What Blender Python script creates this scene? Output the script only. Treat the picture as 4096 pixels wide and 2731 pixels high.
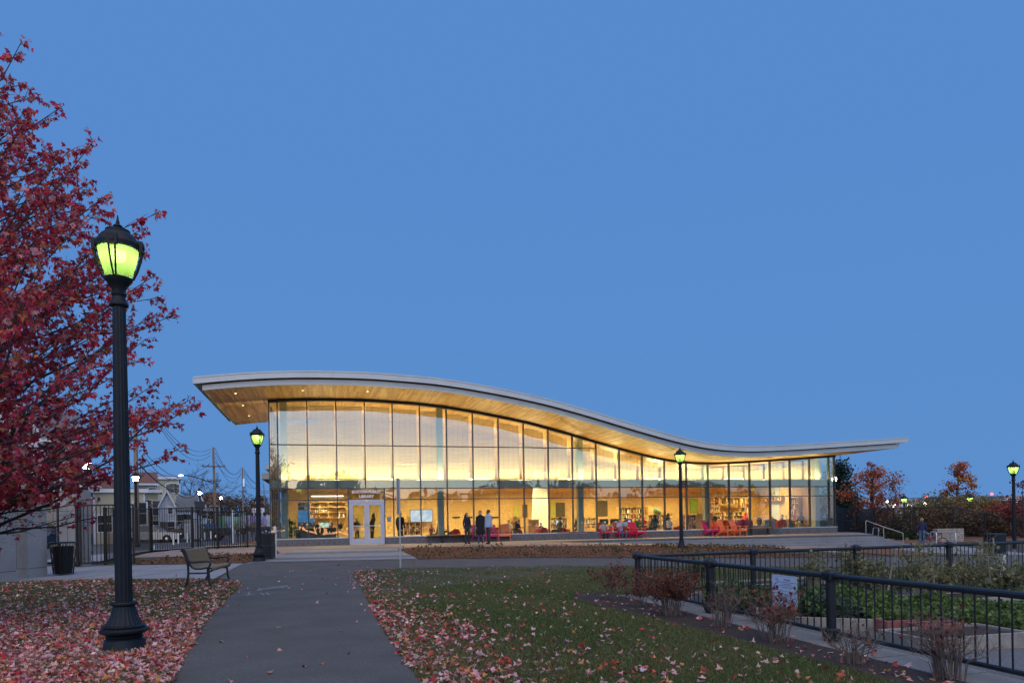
import bpy, bmesh, math, random
import numpy as np
from mathutils import Vector, Matrix

random.seed(7)
RNG = np.random.default_rng(11)
PI = math.pi
R_ = math.radians
for _o in list(bpy.data.objects):
    bpy.data.objects.remove(_o)
SC = bpy.context.scene
COL = SC.collection

# ------------------------------------------------------------------ camera
HC = 1.5                                   # eye height
ROLL = 0.0165
FPX, CX, CY = 2730.67, 2048.0, 2072.0      # 24 mm shift lens, measured on the 4096 px photograph
_cam = bpy.data.cameras.new('camera')
_cam.lens = 24.0
_cam.sensor_width = 36.0
_cam.shift_y = (CY - 1365.5) / 4096.0
_cam.clip_start = 0.05
_cam.clip_end = 4000.0
CAM = bpy.data.objects.new('camera', _cam)
CAM.matrix_world = Matrix.Translation((0, 0, HC)) @ Matrix.Rotation(PI / 2, 4, 'X') @ Matrix.Rotation(-ROLL, 4, 'Z')
COL.objects.link(CAM)
SC.camera = CAM

# ------------------------------------------------------------------ sky, sun, exposure
SKY_BLUE = (0.096, 0.256, 0.610)
SKY_LOW = (0.110, 0.275, 0.600)
NISHITA_GAIN = 0.62
_w = bpy.data.worlds.new('World')
SC.world = _w
_w.use_nodes = True
_nt = _w.node_tree
_bg = _nt.nodes['Background']
_sky = _nt.nodes.new('ShaderNodeTexSky')
_sky.sky_type = 'NISHITA'
_sky.sun_disc = False
_sky.sun_elevation = R_(2.2)
_sky.sun_rotation = R_(180)                # the sun went down behind the camera
_sky.ozone_density = 4.2
_sky.air_density = 1.0
_sky.dust_density = 0.8
_tc = _nt.nodes.new('ShaderNodeTexCoord')
_sep = _nt.nodes.new('ShaderNodeSeparateXYZ')
_nt.links.new(_tc.outputs['Generated'], _sep.inputs[0])
_az = _nt.nodes.new('ShaderNodeMapRange'); _az.interpolation_type = 'SMOOTHSTEP'
_az.inputs['From Min'].default_value = 0.75; _az.inputs['From Max'].default_value = -0.75   # afterglow fades towards the far side of the sky
_az.inputs['To Min'].default_value = 0.0; _az.inputs['To Max'].default_value = NISHITA_GAIN
_nt.links.new(_sep.outputs['Y'], _az.inputs['Value'])
_sc = _nt.nodes.new('ShaderNodeVectorMath'); _sc.operation = 'SCALE'
_nt.links.new(_az.outputs[0], _sc.inputs['Scale'])
_ad = _nt.nodes.new('ShaderNodeVectorMath'); _ad.operation = 'ADD'
_mz = _nt.nodes.new('ShaderNodeMapRange'); _mz.inputs['From Min'].default_value = 0.0; _mz.inputs['From Max'].default_value = 0.45
_nt.links.new(_sep.outputs['Z'], _mz.inputs['Value'])
_mixb = _nt.nodes.new('ShaderNodeMix'); _mixb.data_type = 'RGBA'
_mixb.inputs['A'].default_value = (*SKY_LOW, 1); _mixb.inputs['B'].default_value = (*SKY_BLUE, 1)
_nt.links.new(_mz.outputs[0], _mixb.inputs['Factor'])
_nt.links.new(_mixb.outputs['Result'], _ad.inputs[1])
_nt.links.new(_sky.outputs[0], _sc.inputs[0])
_nt.links.new(_sc.outputs[0], _ad.inputs[0])
_nt.links.new(_ad.outputs[0], _bg.inputs['Color'])
_bg.inputs['Strength'].default_value = 1.0

_sun = bpy.data.lights.new('sun', 'SUN')
_sun.energy = 1.5
_sun.angle = R_(85)
_sun.color = (1.0, 0.64, 0.16)
SUN = bpy.data.objects.new('sun', _sun)
SUN.rotation_euler = (R_(32), 0, R_(8))    # afterglow from low behind the camera
COL.objects.link(SUN)

SC.view_settings.view_transform = 'Standard'
SC.view_settings.look = 'None'
SC.view_settings.exposure = 0.0
SC.view_settings.gamma = 1.0
SC.view_settings.use_curve_mapping = False
SC.cycles.use_denoising = True
SC.cycles.max_bounces = 10
SC.cycles.transparent_max_bounces = 24
SC.cycles.diffuse_bounces = 4
SC.cycles.glossy_bounces = 3
SC.cycles.sample_clamp_indirect = 4.0
SC.cycles.caustics_reflective = False
SC.cycles.caustics_refractive = False

# ------------------------------------------------------------------ measuring helpers
COSR, SINR = math.cos(ROLL), math.sin(ROLL)
def uv(x, y):
    dx, dy = x - CX, y - CY
    return (dx * COSR - dy * SINR) / FPX, -(dy * COSR + dx * SINR) / FPX
def at(x, y, Z):
    u, v = uv(x, y)
    return Vector((u * Z, Z, HC + v * Z))
def flat(x, y, z=0.0):
    u, v = uv(x, y)
    Z = (z - HC) / v
    return Vector((u * Z, Z, z))
def soft(a):
    return np.log1p(np.exp(np.clip(a * 2.0, -40, 40))) / 2.0
def sst(a, lo, hi):
    t = np.clip((a - lo) / (hi - lo), 0, 1)
    return t * t * (3 - 2 * t)
def gz(x, y):
    """height of the ground: level lawn, falling away to the right, rising to the building's forecourt"""
    x = np.asarray(x, float); y = np.asarray(y, float)
    z = -0.025 * (soft(x - 1.0) - soft(x - 30.0))
    z = z + 0.17 * sst(y, 25.6, 34.0) * (1 - sst(x, 1.0, 14.0)) * (1 - sst(y, 52, 70)) * sst(x, -19.5, -16.5)
    z = z - 1.3 * sst(y, 62, 85) * sst(x, 16, 30)
    return z
def gnd(px, py):
    p = flat(px, py, 0.0)
    for _ in range(12):
        z = float(gz(p.x, p.y))
        p = flat(px, py, z)
    return p
# facade frame: origin at the first full mullion, s along the glass, d into the building
TH = 0.268206
P0 = Vector((-12.4884, 36.5824, 0))
EX = Vector((math.cos(TH), math.sin(TH), 0))
EY = Vector((-math.sin(TH), math.cos(TH), 0))
def fac(px, py, d=0.0):
    u, v = uv(px, py)
    dirv = Vector((u, 1, 0))
    Z = (d + P0.dot(EY)) / dirv.dot(EY)
    p = dirv * Z
    return (p - P0).dot(EX), HC + v * Z
def lw(s, d, z=0.0):
    p = P0 + EX * s + EY * d
    return Vector((p.x, p.y, z))
# ------------------------------------------------------------------ materials
MATS = {}
def mat(name, col, rough=0.6, metal=0.0, var=0.0, vscale=4.0, bump=0.0, bscale=40.0, spec=0.5, emit=None, estr=0.0, col2=None, detail=4.0, stretch=None):
    if name in MATS: return MATS[name]
    m = bpy.data.materials.new(name); m.use_nodes = True
    nt = m.node_tree; b = nt.nodes['Principled BSDF']
    b.inputs['Base Color'].default_value = (*col, 1)
    b.inputs['Roughness'].default_value = rough
    b.inputs['Metallic'].default_value = metal
    b.inputs['Specular IOR Level'].default_value = spec
    if var > 0 or bump > 0 or col2:
        tc = nt.nodes.new('ShaderNodeTexCoord')
        src = tc.outputs['Object']
        if stretch:
            mp = nt.nodes.new('ShaderNodeMapping'); mp.inputs['Scale'].default_value = stretch
            nt.links.new(src, mp.inputs[0]); src = mp.outputs[0]
        if var > 0 or col2:
            n = nt.nodes.new('ShaderNodeTexNoise'); n.inputs['Scale'].default_value = vscale; n.inputs['Detail'].default_value = detail
            nt.links.new(src, n.inputs['Vector'])
            r = nt.nodes.new('ShaderNodeValToRGB')
            c2 = col2 or tuple(min(1, c * (1 + var)) for c in col)
            c1 = col if col2 else tuple(c * (1 - var) for c in col)
            r.color_ramp.elements[0].position = 0.3; r.color_ramp.elements[1].position = 0.7
            r.color_ramp.elements[0].color = (*c1, 1); r.color_ramp.elements[1].color = (*c2, 1)
            nt.links.new(n.outputs['Fac'], r.inputs[0]); nt.links.new(r.outputs[0], b.inputs['Base Color'])
        if bump > 0:
            n2 = nt.nodes.new('ShaderNodeTexNoise'); n2.inputs['Scale'].default_value = bscale; n2.inputs['Detail'].default_value = 3
            nt.links.new(src, n2.inputs['Vector'])
            bp = nt.nodes.new('ShaderNodeBump'); bp.inputs['Strength'].default_value = bump; bp.inputs['Distance'].default_value = 0.02
            nt.links.new(n2.outputs['Fac'], bp.inputs['Height']); nt.links.new(bp.outputs[0], b.inputs['Normal'])
    if emit:
        b.inputs['Emission Color'].default_value = (*emit, 1)
        b.inputs['Emission Strength'].default_value = estr
    MATS[name] = m
    return m
def speckle(name, c1, c2, scale, rough=0.7, big=None, c3=None, lo=0.42, hi=0.6, bump=0.15):
    """fine two tone grain with a slow blotchy drift: granite, asphalt, exposed aggregate, soil"""
    m = bpy.data.materials.new(name); m.use_nodes = True
    nt = m.node_tree; b = nt.nodes['Principled BSDF']; b.inputs['Roughness'].default_value = rough
    tc = nt.nodes.new('ShaderNodeTexCoord')
    n = nt.nodes.new('ShaderNodeTexNoise'); n.inputs['Scale'].default_value = scale; n.inputs['Detail'].default_value = 3; n.inputs['Roughness'].default_value = 0.7
    nt.links.new(tc.outputs['Object'], n.inputs['Vector'])
    r = nt.nodes.new('ShaderNodeValToRGB'); r.color_ramp.elements[0].position = lo; r.color_ramp.elements[1].position = hi
    r.color_ramp.elements[0].color = (*c1, 1); r.color_ramp.elements[1].color = (*c2, 1)
    nt.links.new(n.outputs['Fac'], r.inputs[0])
    out = r.outputs[0]
    if big:
        n3 = nt.nodes.new('ShaderNodeTexNoise'); n3.inputs['Scale'].default_value = big; n3.inputs['Detail'].default_value = 5
        nt.links.new(tc.outputs['Object'], n3.inputs['Vector'])
        r3 = nt.nodes.new('ShaderNodeValToRGB'); r3.color_ramp.elements[0].position = 0.35; r3.color_ramp.elements[1].position = 0.68
        r3.color_ramp.elements[0].color = (0, 0, 0, 1); r3.color_ramp.elements[1].color = (0.75, 0.75, 0.75, 1)
        nt.links.new(n3.outputs['Fac'], r3.inputs[0])
        mx = nt.nodes.new('ShaderNodeMix'); mx.data_type = 'RGBA'
        nt.links.new(r3.outputs[0], mx.inputs['Factor'])
        nt.links.new(out, mx.inputs['A']); mx.inputs['B'].default_value = (*c3, 1)
        out = mx.outputs['Result']
    nt.links.new(out, b.inputs['Base Color'])
    if bump:
        bp = nt.nodes.new('ShaderNodeBump'); bp.inputs['Strength'].default_value = bump; bp.inputs['Distance'].default_value = 0.01
        nt.links.new(n.outputs['Fac'], bp.inputs['Height']); nt.links.new(bp.outputs[0], b.inputs['Normal'])
    MATS[name] = m
    return m
def brick(name, c1, c2, mortar, w, h, msize, rough=0.7, axes='xy', offset=0.5, bump=0.3, scale=1.0):
    m = bpy.data.materials.new(name); m.use_nodes = True
    nt = m.node_tree; b = nt.nodes['Principled BSDF']; b.inputs['Roughness'].default_value = rough
    tc = nt.nodes.new('ShaderNodeTexCoord')
    sp = nt.nodes.new('ShaderNodeSeparateXYZ'); cb = nt.nodes.new('ShaderNodeCombineXYZ')
    nt.links.new(tc.outputs['Object'], sp.inputs[0])
    for k, ax in enumerate(axes): nt.links.new(sp.outputs['xyz'.index(ax)], cb.inputs[k])
    t = nt.nodes.new('ShaderNodeTexBrick'); t.offset = offset
    t.inputs['Color1'].default_value = (*c1, 1); t.inputs['Color2'].default_value = (*c2, 1); t.inputs['Mortar'].default_value = (*mortar, 1)
    t.inputs['Scale'].default_value = scale; t.inputs['Brick Width'].default_value = w; t.inputs['Row Height'].default_value = h
    t.inputs['Mortar Size'].default_value = msize; t.inputs['Bias'].default_value = 0.0
    nt.links.new(cb.outputs[0], t.inputs['Vector'])
    n = nt.nodes.new('ShaderNodeTexNoise'); n.inputs['Scale'].default_value = 3.0; n.inputs['Detail'].default_value = 6
    nt.links.new(tc.outputs['Object'], n.inputs['Vector'])
    mx = nt.nodes.new('ShaderNodeMix'); mx.data_type = 'RGBA'; mx.blend_type = 'OVERLAY'; mx.inputs['Factor'].default_value = 0.35
    nt.links.new(t.outputs['Color'], mx.inputs['A']); nt.links.new(n.outputs['Fac'], mx.inputs['B'])
    nt.links.new(mx.outputs['Result'], b.inputs['Base Color'])
    if bump:
        bp = nt.nodes.new('ShaderNodeBump'); bp.inputs['Strength'].default_value = bump; bp.inputs['Distance'].default_value = 0.008; bp.invert = True
        nt.links.new(t.outputs['Fac'], bp.inputs['Height']); nt.links.new(bp.outputs[0], b.inputs['Normal'])
    MATS[name] = m
    return m
def thin_glass(name, tint=(0.9, 0.95, 0.93), base=0.06, edge=0.75, power=4.0):
    m = bpy.data.materials.new(name); m.use_nodes = True
    nt = m.node_tree; nt.nodes.remove(nt.nodes['Principled BSDF'])
    out = nt.nodes['Material Output']
    lwt = nt.nodes.new('ShaderNodeLayerWeight'); lwt.inputs['Blend'].default_value = 0.5
    p = nt.nodes.new('ShaderNodeMath'); p.operation = 'POWER'; p.inputs[1].default_value = power
    q = nt.nodes.new('ShaderNodeMath'); q.operation = 'MULTIPLY_ADD'; q.inputs[1].default_value = edge; q.inputs[2].default_value = base
    nt.links.new(lwt.outputs['Facing'], p.inputs[0]); nt.links.new(p.outputs[0], q.inputs[0])
    t = nt.nodes.new('ShaderNodeBsdfTransparent'); t.inputs[0].default_value = (*tint, 1)
    g = nt.nodes.new('ShaderNodeBsdfGlossy'); g.inputs['Roughness'].default_value = 0.0; g.inputs[0].default_value = (0.95, 1, 0.98, 1)
    # float glass is never quite flat: reflections wobble
    tc = nt.nodes.new('ShaderNodeTexCoord'); n = nt.nodes.new('ShaderNodeTexNoise'); n.inputs['Scale'].default_value = 0.9; n.inputs['Detail'].default_value = 1
    nt.links.new(tc.outputs['Object'], n.inputs['Vector'])
    bp = nt.nodes.new('ShaderNodeBump'); bp.inputs['Strength'].default_value = 0.05; bp.inputs['Distance'].default_value = 0.12
    nt.links.new(n.outputs['Fac'], bp.inputs['Height']); nt.links.new(bp.outputs[0], g.inputs['Normal'])
    mx = nt.nodes.new('ShaderNodeMixShader')
    nt.links.new(q.outputs[0], mx.inputs[0]); nt.links.new(t.outputs[0], mx.inputs[1]); nt.links.new(g.outputs[0], mx.inputs[2])
    nt.links.new(mx.outputs[0], out.inputs[0])
    MATS[name] = m
    return m
def glow(name, col, strength):
    m = bpy.data.materials.new(name); m.use_nodes = True
    nt = m.node_tree; nt.nodes.remove(nt.nodes['Principled BSDF'])
    e = nt.nodes.new('ShaderNodeEmission'); e.inputs[0].default_value = (*col, 1); e.inputs[1].default_value = strength
    nt.links.new(e.outputs[0], nt.nodes['Material Output'].inputs[0])
    MATS[name] = m
    return m
def leafmat(name, rough=0.6, trans=0.35):
    """diffuse + translucent leaf, colour from the 'tint' attribute of each leaf"""
    m = bpy.data.materials.new(name); m.use_nodes = True
    nt = m.node_tree; nt.nodes.remove(nt.nodes['Principled BSDF'])
    a = nt.nodes.new('ShaderNodeAttribute'); a.attribute_name = 'tint'
    d = nt.nodes.new('ShaderNodeBsdfPrincipled'); d.inputs['Roughness'].default_value = rough; d.inputs['Specular IOR Level'].default_value = 0.3
    t = nt.nodes.new('ShaderNodeBsdfTranslucent')
    mx = nt.nodes.new('ShaderNodeMixShader'); mx.inputs[0].default_value = trans
    nt.links.new(a.outputs['Color'], d.inputs['Base Color']); nt.links.new(a.outputs['Color'], t.inputs[0])
    nt.links.new(d.outputs[0], mx.inputs[1]); nt.links.new(t.outputs[0], mx.inputs[2])
    nt.links.new(mx.outputs[0], nt.nodes['Material Output'].inputs[0])
    MATS[name] = m
    return m

# ------------------------------------------------------------------ mesh builder
class MB:
    def __init__(self):
        self.v = []; self.f = []; self.m = []; self.k = 0
    def mat(self, k): self.k = k; return self
    def add(self, vs, fs, M=None):
        o = len(self.v)
        if M is not None: vs = [M @ Vector(p) for p in vs]
        self.v += [tuple(p) for p in vs]
        self.f += [tuple(o + i for i in f) for f in fs]
        self.m += [self.k] * len(fs)
        return self
    def box(self, x0, x1, y0, y1, z0, z1, M=None):
        vs = [(x0, y0, z0), (x1, y0, z0), (x1, y1, z0), (x0, y1, z0), (x0, y0, z1), (x1, y0, z1), (x1, y1, z1), (x0, y1, z1)]
        fs = [(0, 3, 2, 1), (4, 5, 6, 7), (0, 1, 5, 4), (1, 2, 6, 5), (2, 3, 7, 6), (3, 0, 4, 7)]
        return self.add(vs, fs, M)
    def bevbox(self, x0, x1, y0, y1, z0, z1, b=0.01, M=None):
        bm = bmesh.new(); bmesh.ops.create_cube(bm, size=1)
        for v in bm.verts:
            v.co = ((x0 + x1) / 2 + v.co.x * (x1 - x0), (y0 + y1) / 2 + v.co.y * (y1 - y0), (z0 + z1) / 2 + v.co.z * (z1 - z0))
        bmesh.ops.bevel(bm, geom=list(bm.edges), offset=b, segments=1, affect='EDGES', profile=0.5)
        bm.verts.index_update()
        vs = [v.co.copy() for v in bm.verts]; fs = [tuple(v.index for v in f.verts) for f in bm.faces]
        bm.free()
        return self.add(vs, fs, M)
    def prism(self, pts, y0, y1, M=None, axis='y'):
        """polygon in the xz plane (axis y), yz (axis x) or xy (axis z), extruded"""
        n = len(pts)
        def pt(a, b, t):
            return (a, t, b) if axis == 'y' else ((t, a, b) if axis == 'x' else (a, b, t))
        vs = [pt(a, b, y0) for a, b in pts] + [pt(a, b, y1) for a, b in pts]
        fs = [tuple(range(n))[::-1], tuple(range(n, 2 * n))] + [(i, (i + 1) % n, n + (i + 1) % n, n + i) for i in range(n)]
        return self.add(vs, fs, M)
    def tube(self, pts, r, n=6, caps=True, M=None):
        pts = [Vector(p) for p in pts]
        rs = list(r) if hasattr(r, '__len__') else [r] * len(pts)
        t0 = (pts[1] - pts[0]).normalized()
        up = Vector((0, 0, 1)) if abs(t0.z) < 0.9 else Vector((1, 0, 0))
        x = t0.cross(up).normalized(); vs = []; fs = []
        for i, p in enumerate(pts):
            a = pts[max(0, i - 1)]; b = pts[min(len(pts) - 1, i + 1)]
            t = (b - a)
            t = t.normalized() if t.length > 1e-9 else t0
            x = (x - t * x.dot(t))
            x = x.normalized() if x.length > 1e-6 else t.orthogonal().normalized()
            y = t.cross(x)
            for k in range(n):
                q = 2 * PI * (k + 0.5) / n
                vs.append(p + x * (math.cos(q) * rs[i]) + y * (math.sin(q) * rs[i]))
        for i in range(len(pts) - 1):
            for k in range(n):
                a = i * n + k; b = i * n + (k + 1) % n
                fs.append((a, b, b + n, a + n))
        if caps:
            fs.append(tuple(range(n))[::-1]); fs.append(tuple((len(pts) - 1) * n + k for k in range(n)))
        return self.add(vs, fs, M)
    def lathe(self, prof, n=16, c=(0, 0, 0), flute=0.0, M=None):
        vs = []; fs = []
        for r, z in prof:
            for k in range(n):
                q = 2 * PI * k / n
                rr = r * (1 - flute) if (flute and k % 2) else r
                vs.append((c[0] + rr * math.cos(q), c[1] + rr * math.sin(q), c[2] + z))
        for i in range(len(prof) - 1):
            for k in range(n):
                a = i * n + k; b = i * n + (k + 1) % n
                fs.append((a, b, b + n, a + n))
        fs.append(tuple(range(n))[::-1]); fs.append(tuple((len(prof) - 1) * n + k for k in range(n)))
        return self.add(vs, fs, M)
    def quad(self, a, b, c, d):
        return self.add([a, b, c, d], [(0, 1, 2, 3)])
    def mesh(self, name, mats, smooth=False, ang=35):
        me = bpy.data.meshes.new(name)
        me.from_pydata(self.v, [], self.f)
        if not isinstance(mats, (list, tuple)): mats = [mats]
        for m in mats: me.materials.append(m)
        if len(mats) > 1: me.polygons.foreach_set('material_index', self.m)
        if smooth:
            me.polygons.foreach_set('use_smooth', [True] * len(me.polygons))
            me.set_sharp_from_angle(angle=R_(ang))
        me.update()
        return me
    def build(self, name, mats, parent=None, smooth=False, ang=35, loc=None, rot=None):
        return link(name, self.mesh(name, mats, smooth, ang), parent, loc, rot)
def link(name, me, parent=None, loc=None, rot=None, scale=None):
    o = bpy.data.objects.new(name, me)
    COL.objects.link(o)
    if parent is not None: o.parent = parent
    if loc is not None: o.location = loc
    if rot is not None: o.rotation_euler = rot
    if scale is not None: o.scale = scale
    return o
def tag(o, label=None, cat=None, group=None, kind=None):
    if label: o['label'] = label
    if cat: o['category'] = cat
    if group: o['group'] = group
    if kind: o['kind'] = kind
    return o
def thing(name, label, cat, loc=(0, 0, 0), rotz=0.0, group=None):
    o = bpy.data.objects.new(name, None); COL.objects.link(o)
    o.empty_display_size = 0.2
    o.location = loc; o.rotation_euler = (0, 0, rotz)
    return tag(o, label, cat, group)
def kids(o): return [c for c in bpy.data.objects if c.parent == o]
TREE = {}
def snapshot(root):
    """children of a finished thing, so that copies need no search"""
    def rec(o): return [(c, rec(c)) for c in o.children]
    return rec(root)
def dup(root, snap, loc, rotz, label, group=None, scale=None):
    r = root.copy(); COL.objects.link(r); r.location = loc; r.rotation_euler = (0, 0, rotz)
    if scale: r.scale = (scale, scale, scale)
    r['label'] = label
    if group: r['group'] = group
    def rec(par, sn):
        for c, sub in sn:
            k = c.copy(); COL.objects.link(k); k.parent = par
            rec(k, sub)
    rec(r, snap)
    return r
def inpoly(x, y, poly):
    x = np.asarray(x); y = np.asarray(y); c = np.zeros(x.shape, bool)
    n = len(poly); j = n - 1
    for i in range(n):
        xi, yi = poly[i][0], poly[i][1]; xj, yj = poly[j][0], poly[j][1]
        if yi != yj:
            c ^= ((yi > y) != (yj > y)) & (x < (xj - xi) * (y - yi) / (yj - yi) + xi)
        j = i
    return c
def drape(name, poly, off, m, maxlen=1.6, kind='structure', zf=None):
    """flat sheet laid over the ground, cut fine enough to follow it"""
    bm = bmesh.new()
    f = bm.faces.new([bm.verts.new((p[0], p[1], 0)) for p in poly])
    bmesh.ops.triangulate(bm, faces=[f])
    for _ in range(9):
        es = [e for e in bm.edges if e.calc_length() > maxlen * (1 + max(0, min(e.verts[0].co.y, e.verts[1].co.y) - 25) / 25)]
        if not es: break
        bmesh.ops.subdivide_edges(bm, edges=es, cuts=1)
        bmesh.ops.triangulate(bm, faces=bm.faces)
    for v in bm.verts:
        v.co.z = (float(gz(v.co.x, v.co.y)) if zf is None else zf(v.co.x, v.co.y)) + off
    bmesh.ops.recalc_face_normals(bm, faces=bm.faces)
    if sum(ff.normal.z for ff in bm.faces) < 0: bmesh.ops.reverse_faces(bm, faces=bm.faces)
    me = bpy.data.meshes.new(name); bm.to_mesh(me); bm.free()
    me.materials.append(m)
    o = link(name, me)
    if kind: o['kind'] = kind
    return o
def raw_mesh(name, verts, faces_flat, nper, mats, tint=None):
    """fast numpy mesh of equal sized polygons; tint = one colour per face"""
    me = bpy.data.meshes.new(name)
    nv = len(verts); nf = len(faces_flat) // nper
    me.vertices.add(nv); me.vertices.foreach_set('co', np.asarray(verts, np.float32).ravel())
    me.loops.add(nf * nper); me.loops.foreach_set('vertex_index', np.asarray(faces_flat, np.int32))
    me.polygons.add(nf); me.polygons.foreach_set('loop_start', np.arange(0, nf * nper, nper, dtype=np.int32))
    me.update(calc_edges=True)
    for m in (mats if isinstance(mats, (list, tuple)) else [mats]): me.materials.append(m)
    if tint is not None:
        at_ = me.attributes.new('tint', 'FLOAT_COLOR', 'FACE')
        c = np.ones((nf, 4), np.float32); c[:, :3] = tint
        at_.data.foreach_set('color', c.ravel())
    return me
# ------------------------------------------------------------------ photograph regions used for measuring (4096 px frame)
def _reg(x0, y0, k): return lambda x, y: (x0 + x * k, y0 + y * k)
za = _reg(1080, 1920, 1 / 3.92); zb = _reg(1650, 1920, 1 / 3.92); zc = _reg(2200, 1920, 1 / 3.92); zd = _reg(2750, 1920, 1 / 3.92)
ze = _reg(3300, 1850, 796 / 2352); zf = _reg(3200, 2150, 896 / 2352); zg = _reg(2300, 2150, 1000 / 2352)
zh = _reg(0, 1850, 560 / 1756); zi = _reg(540, 1800, 560 / 2195); zj = _reg(720, 2130, 280 / 1909)
zp = _reg(1000, 2100, 700 / 2352); zq = _reg(0, 2100, 1700 / 2352)
c1 = _reg(700, 1450, 1000 / 1960); c2 = _reg(1500, 1450, 1200 / 2352); c3 = _reg(2600, 1650, 1100 / 2352)
c4 = _reg(0, 1700, 1100 / 2352); c5 = _reg(2296, 2031, 1800 / 2352)
dd = lambda x, y: (x * 1.7415, y * 1.7415)
def gx(p): q = gnd(*p); return (q.x, q.y)

# ------------------------------------------------------------------ surface materials of the setting
speckle('asphalt', (0.050, 0.048, 0.044), (0.185, 0.178, 0.162), 75, 0.9, big=1.3, c3=(0.080, 0.074, 0.064), lo=.36, hi=.68, bump=.5)
speckle('street_asphalt', (0.06, 0.06, 0.063), (0.10, 0.10, 0.10), 60, 0.8, big=0.3, c3=(0.085, 0.08, 0.075))
speckle('lawn_soil', (0.045, 0.055, 0.020), (0.095, 0.095, 0.040), 55, 0.95, big=0.7, c3=(0.05, 0.05, 0.022))
speckle('mulch', (0.10, 0.042, 0.019), (0.26, 0.115, 0.052), 26, 0.95, big=0.8, c3=(0.15, 0.075, 0.035), bump=0.6)
speckle('soil', (0.022, 0.014, 0.010), (0.075, 0.048, 0.034), 30, 0.95, big=1.2, c3=(0.045, 0.028, 0.020), bump=0.6)
speckle('gravel', (0.08, 0.082, 0.085), (0.24, 0.24, 0.24), 55, 0.9, big=0.9, c3=(0.12, 0.12, 0.11), bump=0.5)
speckle('concrete', (0.25, 0.26, 0.27), (0.31, 0.32, 0.33), 45, 0.85, big=0.5, c3=(0.23, 0.235, 0.24), bump=0.05)
speckle('kerb_concrete', (0.20, 0.195, 0.18), (0.31, 0.30, 0.28), 40, 0.9, big=1.1, c3=(0.18, 0.175, 0.16), bump=0.1)
speckle('step_concrete', (0.20, 0.21, 0.22), (0.26, 0.265, 0.275), 50, 0.85, big=0.9, c3=(0.17, 0.175, 0.18), bump=0.06)
speckle('granite', (0.06, 0.057, 0.060), (0.24, 0.22, 0.22), 45, 0.6, bump=0.05)
speckle('aggregate_stone', (0.30, 0.27, 0.24), (0.50, 0.46, 0.42), 38, 0.85, big=1.3, c3=(0.30, 0.27, 0.25), bump=0.25)
speckle('earth', (0.045, 0.030, 0.016), (0.10, 0.065, 0.035), 8, 0.95, big=0.3, c3=(0.05, 0.055, 0.025))
brick('forecourt_brick', (0.33, 0.255, 0.22), (0.27, 0.215, 0.19), (0.15, 0.12, 0.11), 0.22, 0.11, 0.006)
brick('grey_pavers', (0.26, 0.275, 0.30), (0.30, 0.315, 0.335), (0.13, 0.14, 0.15), 0.30, 0.15, 0.008)
brick('dark_pavers', (0.14, 0.148, 0.165), (0.17, 0.178, 0.195), (0.10, 0.11, 0.12), 0.30, 0.15, 0.006)

# ------------------------------------------------------------------ terrain
def terrain():
    xs = np.r_[-1500, -800, -400, -200, -120, np.arange(-70, 71, 1.0), 120, 200, 400, 800, 1500]
    ys = np.r_[-40, -20, np.arange(-8, 100, 1.0), 130, 200, 300, 500, 900, 1600, 2600]
    X, Y = np.meshgrid(xs, ys)
    V = np.stack([X, Y, gz(X, Y)], -1).reshape(-1, 3)
    nx = len(xs); i = np.arange(len(ys) - 1)[:, None] * nx + np.arange(nx - 1)[None]
    F = np.stack([i, i + 1, i + nx + 1, i + nx], -1).reshape(-1)
    o = link('ground', raw_mesh('ground', V, F, 4, MATS['earth'])); o['kind'] = 'structure'
terrain()

LAWN_L = [(-40, 2), (-2.75, 2), (-2.95, 5), (-3.23, 6.44), (-3.78, 7.9), (-4.8, 10.75), (-5.74, 13.87), (-6.5, 16.4), (-6.9, 17.2), (-7.5, 17.9), (-8.4, 18.35), (-11.07, 18.85), (-12.7, 18.6), (-14.2, 18.1), (-40, 17.2)]
PATH_R = [(-0.25, 2), (-0.5, 5), (-0.87, 6.28), (-1.3, 7.7), (-1.99, 10.0), (-2.93, 13.5), (-4.15, 17.9), (-4.6, 19.3), (-4.62, 20.1), (-4.3, 20.75), (-3.6, 21.05), (-2.4, 21.0), (1.6, 21.1)]
XP_FRONT = [(3.5, 21.25), (8.7, 21.6), (14.9, 22.3), (24, 25.0), (40, 31)]
XP_BACK = [(-3.57, 25.75), (1.8, 25.5), (6, 25.9), (12, 26.9), (19.3, 29.3), (26, 32.3), (42, 40)]
FENCE_A = (2.37, 12.95)                       # corner of the community garden
_nd = Vector((0.72, -2.36, 0)); _nd.normalize()   # direction of the near run
_fd = Vector((2.45, 0.76, 0)); _fd.normalize()    # direction of the far run
def along_near(t, off=0.0): return (FENCE_A[0] + _nd.x * t + _nd.y * off, FENCE_A[1] + _nd.y * t - _nd.x * off)   # off > 0 : towards the lawn
def along_far(t, off=0.0): return (FENCE_A[0] + _fd.x * t - _fd.y * off, FENCE_A[1] + _fd.y * t + _fd.x * off)     # off > 0 : away from the garden
LAWN_R = PATH_R + XP_FRONT + [(40, 21.5), along_far(30, .25), along_far(0, .25), along_near(-0.5, 0.45), along_near(-0.9, 0.9), along_near(0, 1.35), along_near(2.4, 1.15), along_near(4.8, 0.98), along_near(7.3, 0.9), along_near(11, 0.85)]
SOIL = [along_near(-0.5, 0.4), along_near(-0.95, 0.9), along_near(0, 1.4), along_near(2.4, 1.2), along_near(4.8, 1.02), along_near(7.3, 0.94), along_near(11, 0.9), along_near(11, 0.2), along_near(-0.2, 0.2)]
drape('lawn', LAWN_L, 0.008, MATS['lawn_soil'])
drape('lawn', LAWN_R, 0.008, MATS['lawn_soil'])
drape('soil_bed', SOIL, 0.020, MATS['soil'], 0.8)
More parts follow.
